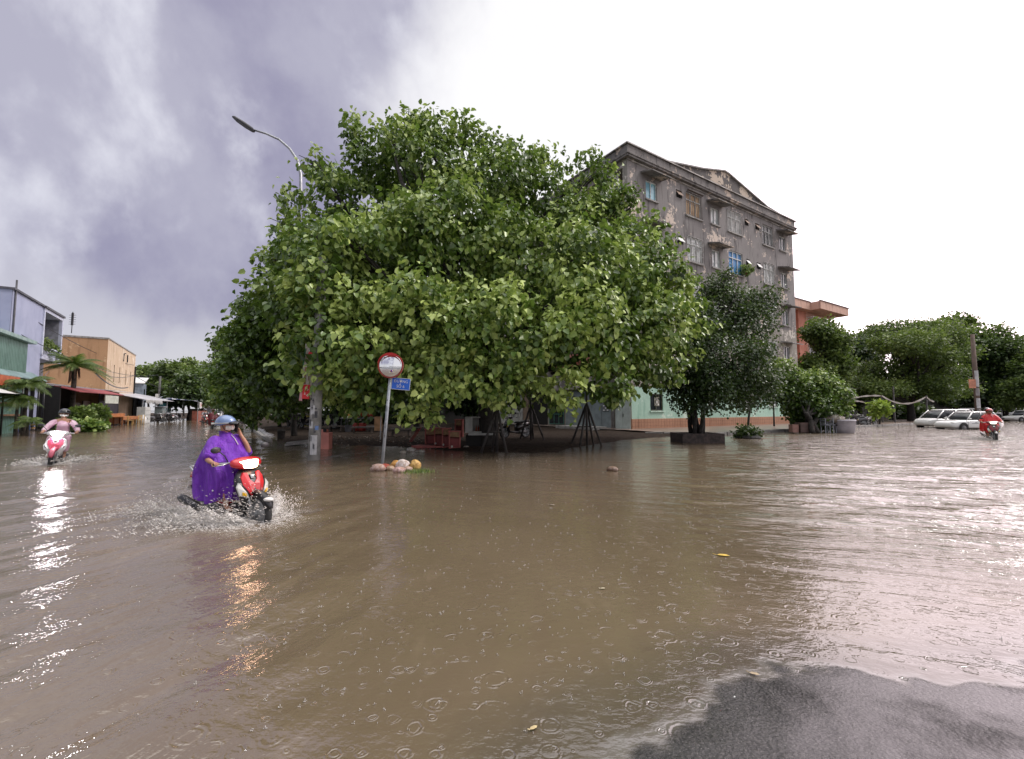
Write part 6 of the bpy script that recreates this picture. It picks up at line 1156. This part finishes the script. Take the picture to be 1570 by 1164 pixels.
        for s_ in (-1, 1): skin('sleeve', [(-.15, s_*.08, 1.32, .10), (-.13, s_*.165, 1.30, .112), (-.07, s_*.25, 1.19, .090), (-.015, s_*(.31 if s_ < 0 else .262), 1.09, .085), (.02, s_*(.33 if s_ < 0 else .262), 1.06 if s_ < 0 else 1.04, .078)], [(0, 1), (1, 2), (2, 3), (3, 4)], poncho, t, (0,), 2)
        w_ = MB(); w_.loft(rg, False); po = w_.build('poncho', poncho, t, True); so_ = po.modifiers.new('solid', 'SOLIDIFY'); so_.thickness = .004; s2 = po.modifiers.new('sub', 'SUBSURF'); s2.levels = s2.render_levels = 1
        w_ = MB(); w_.loft([[(-.145+(rr_)*math.cos(a), (rr_)*math.sin(a), z) for a in [2*PI*j/24 for j in range(24)]] for rr_, z in ((.085, 1.375), (.072, 1.42), (.076, 1.45), (.085, 1.44))], False); w_.build('collar', poncho, po, True)
        w_ = MB(); w_.tube([(-.035, .03, 1.39), (.0, .06, 1.33), (.055, .08, 1.24)], .006, 5); w_.build('zip', white, po, True)
        w_ = MB(); [w_.ell(p, (.012, .012, .012), 8, 6) for p in ((-.28, -.33, .93), (.10, -.31, .62))]; w_.build('snap_button', white, po, True)
    return t
pm = NB('purple_poncho'); pm.col(pm.mix(pm.sm(pm.noise(5, 5), .35, .7), (.19, .035, .50), (.30, .07, .70))); pm.set(Roughness=.33); tr_ = pm.n('BsdfTranslucent'); tr_.inputs[0].default_value = (.30, .10, .75, 1); mx_ = pm.n('MixShader'); mx_.inputs[0].default_value = .3
pm.bump(pm.noise(7, 6, .6, None, (1.6, 1.6, .5), 1.5), .07, .9); pm.k(pm.b.outputs[0], mx_.inputs[1]); pm.k(tr_.outputs[0], mx_.inputs[2]); pm.k(mx_.outputs[0], pm.o.inputs[0])
def rain_m(name, a, b, tl=.3):
    q = NB(name); q.col(q.mix(q.sm(q.noise(9, 5), .35, .7), a, b)); q.set(Roughness=.35); q.bump(q.noise(16, 4, .6, None, None, 1.), .02, .6); MATS[name] = q.m; return q.m
mpx = Vector((-3.95, 6.33, -.15)); hdm = math.atan2(-.44, .90)
sc1 = scooter('scooter', 'red and black scooter with a lit headlight splashing through the water', mpx, hdm, (.55, .012, .018), (.05, .05, .05), 16.0, tilt=.03, glow=(1, .62, .38))
sc1.scale = (.93,)*3
r1 = rider('person in a purple poncho and blue silver helmet, holding a phone to the ear', mpx, hdm, None, 'phone', .93, (.16, .24, .42), True, pm.m, tilt=.03, peak=True)
m_ = MB(); m_.box(-.038, .038, -.006, .006, -.075, .075); ph = one(m_, 'phone', dark, 'black phone held to the ear of the rider in the purple poncho', 'phone', (0, 0, 0), bevel=.003)
Mx = Matrix.Translation(mpx) @ Matrix.Rotation(hdm, 4, 'Z') @ Matrix.Rotation(.03, 4, 'X'); pl3 = Mx @ (Vector((-.06, .118, 1.50))*.93); ph.location = pl3; ph.rotation_euler = (.1, .35, hdm+.1)
pkx = Vector((-12.96, 12.75, -.16)); hdp = math.atan2(-.80, .60)
scooter('scooter', 'pink and white scooter with a glaring headlight coming from the left', pkx, hdp, (.75, .08, .16), (.72, .70, .70), 140.0, front='pink', tilt=-.05, glow=(1, .98, 1))
rider('person in a pale pink raincoat and black helmet on the pink scooter', pkx, hdp, rain_m('pink_raincoat', (.60, .36, .46), (.72, .52, .60)), 'ride', 1., (.015, .015, .017), True, None, tilt=-.05)
# dark red rider seen from behind
dr = P(326, 657, 0); dr.z = -.16; hdv = math.atan2(V.y, V.x)
cape = rain_m('maroon_cape', (.10, .008, .012), (.17, .015, .02)); redc = rain_m('red_cape', (.52, .012, .015), (.66, .02, .025))
scooter('scooter', 'black scooter ridden away down the small street under the maroon cape', dr, hdv, (.03, .03, .03), (.03, .03, .03))
rider('person in a maroon rain cape riding away down the small street', dr, hdv, cape, 'ride', 1.02, (.12, .02, .02), False, cape)
rr3 = P(1521, 674, 0); rr3.z = -.14; hdr = math.atan2(-.80, -.60)
scooter('scooter', 'dark red scooter with a spray trail near the right edge', rr3, hdr, (.2, .01, .01), (.1, .02, .02), 1.5)
rider('person in a bright red rain cape riding near the right edge', rr3, hdr, redc, 'ride', 1.0, (.45, .03, .03), False, redc, hem=.62)
rider('second person in dark clothes and helmet sitting behind the red cape rider', rr3-Vector((math.cos(hdr), math.sin(hdr), 0))*.38+Vector((0, 0, .05)), hdr, rain_m('dark_coat', (.03, .03, .035), (.05, .05, .06)), 'ride', 1., (.05, .05, .055), False, None, peak=False)
far_s = [(315, 650, -.6, (.4, .02, .03), 'red scooter ridden towards the camera left of the maroon rider', (.2, .2, .22), 'person in grey on the oncoming red scooter, left of the maroon rider', 4.), (348, 645, hdv, (.05, .05, .05), 'dark scooter far down the street just right of the maroon rider', (.4, .03, .04), 'person in a red jacket far down the street right of the maroon rider', 0.), (357, 642, hdv+.2, (.3, .3, .32), 'pale scooter farthest down the small street', (.05, .08, .2), 'person in dark blue on the farthest scooter of the small street', 0.)]
for px, py, hd, c, lab, cc, lab2, lm_ in far_s:
    b = P(px, py, 0); b.z = -.12; scooter('scooter', lab, b, hd, c, c, lm_, mirrors=False); rider(lab2, b, hd, rain_m('coat_%d' % px, tuple(v*.7 for v in cc), cc), 'ride', 1., (.1, .1, .12), False, None, peak=False)
# parked scooters
pk0 = scooter('scooter', 'dark parked scooter at the left end of the row under the leaning tree', P(447, 655, .12), 2.4, (.03, .03, .035), (.03, .03, .03), group='scooters parked on the mud under the trees')
for px, py, rz, lab in ((459, 656, 2.2, 'dark parked scooter in the middle of the row left of the concrete pole'), (470, 657, 2.5, 'dark parked scooter directly left of the concrete pole'), (497, 658, .6, 'dark parked scooter seen just right of the concrete pole')): copy_tree(pk0, P(px, py, .12), rz, lab)
pk1 = scooter('scooter', 'black scooter parked in the deep shade beside the display case', P(790, 672, .12), -2.5, (.03, .02, .02), (.02, .02, .02), group=None)
pk2 = scooter('scooter', 'parked scooter with a bright wheel cover nearest the pale tub', P(1312, 654, .02), 2.9, (.10, .10, .11), (.2, .2, .2), group='scooters parked behind the pale tub')
for px, py, rz, lab in ((1322, 654, 3.3, 'parked scooter second from the pale tub'), (1333, 653, .2, 'parked scooter just left of the yellow sapling'), (1305, 652, 2.5, 'parked scooter half hidden behind the pale tub')): copy_tree(pk2, P(px, py, .02), rz, lab)
pk3 = scooter('scooter', 'scooter parked under the white awning beside the food cart', sl(1.8, 17.5, .02), AS+2.2, (.2, .2, .22), (.3, .3, .3), group='scooters parked at the stalls')
copy_tree(pk3, sl(2.2, 19.6, .02), AS+1.3, 'scooter parked before the teal tarp at the stalls'); copy_tree(pk3, sl(1.4, 13.3, .02), AS+.2, 'scooter parked in the shade between the cabinet and the food cart')
for px, py, rz in ((414, 641, 2.2), (424, 642, 2.5), (402, 638, .4)): copy_tree(pk0, P(px, py, .08), rz, {414: 'far parked scooter beside the grey kerb post', 424: 'far parked scooter right of the kerb post', 402: 'farthest parked scooter on the right kerb'}[px])
# ------------------------------------------------------------------ cars
def car(label, loc, rz, c, van=False, taxi=False, c2=None):
    t = thing('car', label, 'car', loc, rz); mm = mat('car_%02x%02x%02x' % tuple(int(v*255) for v in c), c, tuple(v*.9 for v in c), 1, .25, coat=1.)
    hL = 2.15; W_ = .84; bt = .93
    w_ = MB(); rg = []
    for x, zl, zh, wy in ((-hL, .42, .72, .66), (-hL+.06, .30, .90, .78), (-1.75, .24, bt, W_), (-.9, .22, bt+.01, W_+.01), (.3, .22, bt, W_+.01), (1.0, .22, bt-.03, W_), (1.55, .24, .86 if not van else .92, W_-.02), (1.95, .27, .76 if not van else .84, .76), (2.12, .32, .66, .68), (hL+.02, .40, .56, .58)): rg.append(ringX(x, 0, (zl+zh)/2, wy, (zh-zl)/2, 28, 5))
    w_.loft(rg); w_.build('body', mm, t, True)
    tp = 1.50 if not van else 1.62; f0 = 1.0 if not van else 1.55; f1 = .35 if not van else .75; r0, r1 = -2.0, (-1.45 if not van else -1.8)
    def gh_(k, wx): z = bt-.06+(tp-bt+.06)*k; x0 = r0+(r1-r0)*k; x1 = f0+(f1-f0)*k; return ringZ((x0+x1)/2, 0, z, (x1-x0)/2*wx, (.76-.14*k)*wx, 28, 6)
    w_ = MB(); w_.loft([gh_(k, .99) for k in (0, .5, .93)]); w_.build('windows', glassd, t, True)
    w_ = MB(); w_.loft([gh_(.88, 1.012), gh_(.96, 1.0), gh_(1.03, .93)]); w_.build('roof', mm, t, True)
    w_ = MB()
    for s_ in (-1, 1):
        for fx_, rx_ in (((f0-.05), (f1-.02)), ((f0+r0)/2+.2, (f1+r1)/2+.2), (r0+.78, r1+.62), (r0+.06, r1+.03)):
            w_ = MB(); w_.tube([(fx_, s_*.755, bt-.04), (rx_, s_*.625, tp-.04)], .045, 6); w_.build('pillar', mm, t, True)
    for x in (-1.32, 1.36):
        for s_ in (-1, 1):
            w_ = MB(); w_.lathe([(.36, -.03), (.37, .015)], (x, s_*.835, .33), 24, 0, 'Y'); w_.build('wheel_arch', black, t)
            w_ = MB(); w_.lathe([(.20, -.09), (.29, -.08), (.31, -.04), (.31, .04), (.29, .07), (.20, .075), (.19, .02)], (x, s_*.80, .31), 24, 0, 'Y'); wh = w_.build('wheel', rubber, t, True); w_ = MB(); w_.lathe([(.2, -.01), (.19, .03), (.05, .045), (.02, .045)], (x, s_*.83, .31), 16, 0, 'Y'); w_.build('rim', mat('dull_rim', (.2, .2, .2), None, 4, .4, .6), wh, True)
    w_ = MB()
    for s_ in (-1, 1):
        for x in (1.0, .0, -.95): w_ = MB(); w_.box(x-.008, x+.008, s_*.846-.006, s_*.846+.006, .34, .9); w_.build('door_seam', mat('seam', (.1, .1, .1)), t)
    w_ = MB()
    for s_ in (-1, 1): [w_.box(x-.09, x+.09, s_*.86-.014, s_*.86+.014, .74, .77) for x in (.15, -.8)]; w_.box(-1.0, 1.0, s_*.855-.012, s_*.855+.012, .40, .44)
    w_.build('door_trim', dark if c[0] < .5 else mm, t)
    for s_ in (-1, 1):
        w_ = MB(); w_.ell((2.0, s_*.58, .66), (.12, .14, .075), 12, 8); w_.build('headlight', mat('clear_lens', (.6, .6, .6)), t, True); w_ = MB(); w_.ell((-2.06, s_*.66, .76), (.07, .11, .10), 12, 8); w_.build('tail_light', mat('tail_red', (.4, .01, .01)), t, True); w_ = MB(); w_.ell((.85, s_*.88, .98), (.06, .09, .06), 10, 6); w_.build('side_mirror', mm, t, True)
    if taxi:
        w_ = MB()
        for s_ in (-1, 1):
            for k in range(9): w_.box(.12+k*.065, .12+k*.065+.045, s_*.853-.006, s_*.853+.006, .615, .645)
            for k in range(3): w_.box(-.72, -.3, s_*.853-.006, s_*.853+.006, .55+k*.07, .585+k*.07)
            w_.ell((.35, s_*.853, .70), (.09, .006, .02), 10, 6)
        w_.build('door_lettering', mat('grey_ink', (.12, .13, .16)), t)
    return t
cz = -.17
cb = P(1484, 658, 0); car('white hatchback taxi with grey door lettering parked in the water', (cb.x, cb.y, cz), R(180+6), (.72, .72, .70), taxi=True)
car('white people carrier parked behind the white hatchback taxi', (cb.x+1.2, cb.y+3.0, cz+.05), R(180+4), (.66, .66, .64), van=True)
c2 = P(1570, 646, 0); car('silver white sedan at the right edge behind the red cape rider', (c2.x, c2.y, -.12), R(180+3), (.50, .50, .48))
c3 = PD(1477, 630, 62); car('white car half hidden in the shade behind the parked cars', (c3.x, c3.y, .15), R(130), (.6, .6, .6))
c4 = PD(1545, 630, 70); car('far white car in front of the grey building at the right edge', (c4.x, c4.y, .15), R(150), (.55, .55, .55))
c5 = PD(420, 628, 80); car('dark car parked far down the small street on the right kerb', (c5.x, c5.y, -.1), AU+PI/2, (.08, .08, .09))
c6 = PD(333, 628, 85); car('white van coming from the far end of the small street', (c6.x, c6.y, -.1), AU-PI/2, (.6, .6, .6), van=True)
# ------------------------------------------------------------------ splashes
q_ = NB('white_water'); q_.col(q_.mix(q_.sm(q_.noise(22, 4), .35, .65), (.42, .37, .31), (.80, .78, .75))); q_.set(Roughness=.25, Alpha=1.); q_.bump(q_.noise(40, 4), .01); foamM = q_.m
q_ = NB('foam_sheet'); q_.col((.78, .75, .71)); q_.set(Roughness=.3); fa = q_.noise(38, 8, .8, q_.world(), None, 1.6); fd = q_.n('Attribute'); fd.attribute_name = 'fade'; q_.k(q_.sm(q_.ma('ADD', fa, q_.ma('MULTIPLY', q_.ma('SUBTRACT', fd.outputs['Fac'], 1.), .20)), .385, .47), q_.b.inputs['Alpha']); q_.bump(q_.noise(30, 4), .01); sheetM = q_.m
def splash(label, c, hd, n, s=1., spread=1., seed=0, hgt=.3):
    random.seed(seed); m_ = MB(); f = Vector((math.cos(hd), math.sin(hd), 0)); sd = Vector((-f.y, f.x, 0)); c = Vector((c[0], c[1], 0))
    for i in range(n):
        s_ = random.choice((-1, 1)); wh = random.random()
        u = abs(random.gauss(0, .45))*spread; x = random.gauss(.55, .22) if wh < .6 else random.gauss(-.65, .3); x -= u*.55
        y = s_*(.06+u*.75); z = max(0, random.gauss(.5, .4))*hgt*math.exp(-u*1.3)*1.3+.005
        r_ = random.uniform(.004, .012)*s*(1.2 if z < .04 else 1); p = f*x+sd*y
        e = Vector((f.x*-.3+sd.x*s_*.6, f.y*-.3+sd.y*s_*.6, random.uniform(-.3, .8))).normalized(); L_ = r_*random.uniform(1, 4)
        a = Vector((p.x, p.y, z)); m_.tube([tuple(a-e*L_), tuple(a), tuple(a+e*L_)], [r_*.3, r_, r_*.25], 5)
    FD = [1.]*len(m_.v)
    mi = 1   # thrown sheets: ragged curtains on both sides of the wheels
    for (x0, w0) in ((.62, 1.0), (-.62, .8)):
        for s_ in (-1, 1):
            rg = []; n1, n2 = 26, 7
            for i in range(n1):
                u = i/(n1-1); px_ = x0+.12-u*1.15*w0*spread; py_ = s_*(.05+.62*u**.8*w0*spread); hh = hgt*w0*math.sin(PI*min(u*1.1+.08, 1))**.7*(.75+.35*math.sin(i*1.9+seed)+.2*random.random())*(1-u*.55)
                rg.append([(f*(px_-.12*v*v)+sd*(py_+s_*.30*v*w0)+Vector((0, 0, .0+hh*(v*(1.9-v))+.012*math.sin(i*2.3+v*9)))) for v in [k/(n2-1) for k in range(n2)]])
            vs = [p for r_ in rg for p in r_]; FD += [max(0., (1-.9*v**1.5)*(1-.85*(i/(n1-1))**1.5)) for i in range(n1) for v in [k/(n2-1) for k in range(n2)]]; m_.add(vs, [(i*n2+k, i*n2+k+1, (i+1)*n2+k+1, (i+1)*n2+k) for i in range(n1-1) for k in range(n2-1)], 1)
    n1, n2 = 40, 18; vs = []   # foaming low swell round the wheels
    for i in range(n1):
        for k in range(n2):
            a = 2*PI*i/(n1-1); v = k/(n2-1); rx, ry = 1.25*spread, .75*spread; x = .1+rx*v*math.cos(a)-.25*v; y = ry*v*math.sin(a)
            h_ = .012+.05*hgt/.3*(1-v)*(.5+.5*math.sin(9*a+v*14))+.03*hgt/.3*math.sin(23*a-11*v)*(1-v)*v*2; vs.append(f*x+sd*y+Vector((0, 0, h_*(1-v**4)+.004))); FD.append(1-v**1.3)
    m_.add(vs, [(i*n2+k, i*n2+k+1, (i+1)*n2+k+1, (i+1)*n2+k) for i in range(n1-1) for k in range(n2-1)], 1)
    o = m_.build('splash', [foamM, sheetM], None, True); at = o.data.attributes.new('fade', 'FLOAT', 'POINT'); at.data.foreach_set('value', np.array(FD, np.float32)); o.location = (c.x, c.y, 0); return tag(o, label, None, None, 'stuff')
splash('white water thrown up by the red scooter', mpx, hdm, 5200, .5, 1.35, 3, .36); splash('spray round the pink scooter wheels', pkx, hdp, 700, 1.1, 1.25, 4, .16); splash('spray trail of the red cape rider', rr3, hdr, 500, 1.4, 1.6, 5, .2); splash('small splash behind the maroon rider', dr, hdv, 150, 1.3, .8, 6, .12)
# raindrops bouncing on the water
random.seed(77); m_ = MB(); k = 0
while k < 760:
    yv = random.uniform(.0, 1)**.75; py = 1130-yv*430; px = random.uniform(380, 1240) if random.random() < .8 else random.uniform(20, 1560)
    p = P(px, py, 0)
    if ground_z(np.array([p.x]), np.array([p.y]))[0][0] > -.012: continue
    k += 1; s_ = random.uniform(.25, .62)*(1+p.y*.085); z0 = 0
    m_.tube([(p.x, p.y, 0), (p.x+random.uniform(-.004, .004), p.y, .009*s_), (p.x, p.y, .019*s_)], [.0035*s_, .0018*s_, .0028*s_], 5)
    for j in range(random.choice((2, 3, 5))): a = random.uniform(0, 6.3); rr_ = .013*s_*random.uniform(.7, 1.4); m_.ell((p.x+rr_*math.cos(a), p.y+rr_*math.sin(a), .006*s_*random.random()+.002), (.003*s_,)*3, 5, 4)
q_ = NB('rain_splash'); q_.col((.52, .50, .47)); q_.set(Roughness=.15); tag(m_.build('raindrop_splashes', q_.m, None, True), kind='stuff')
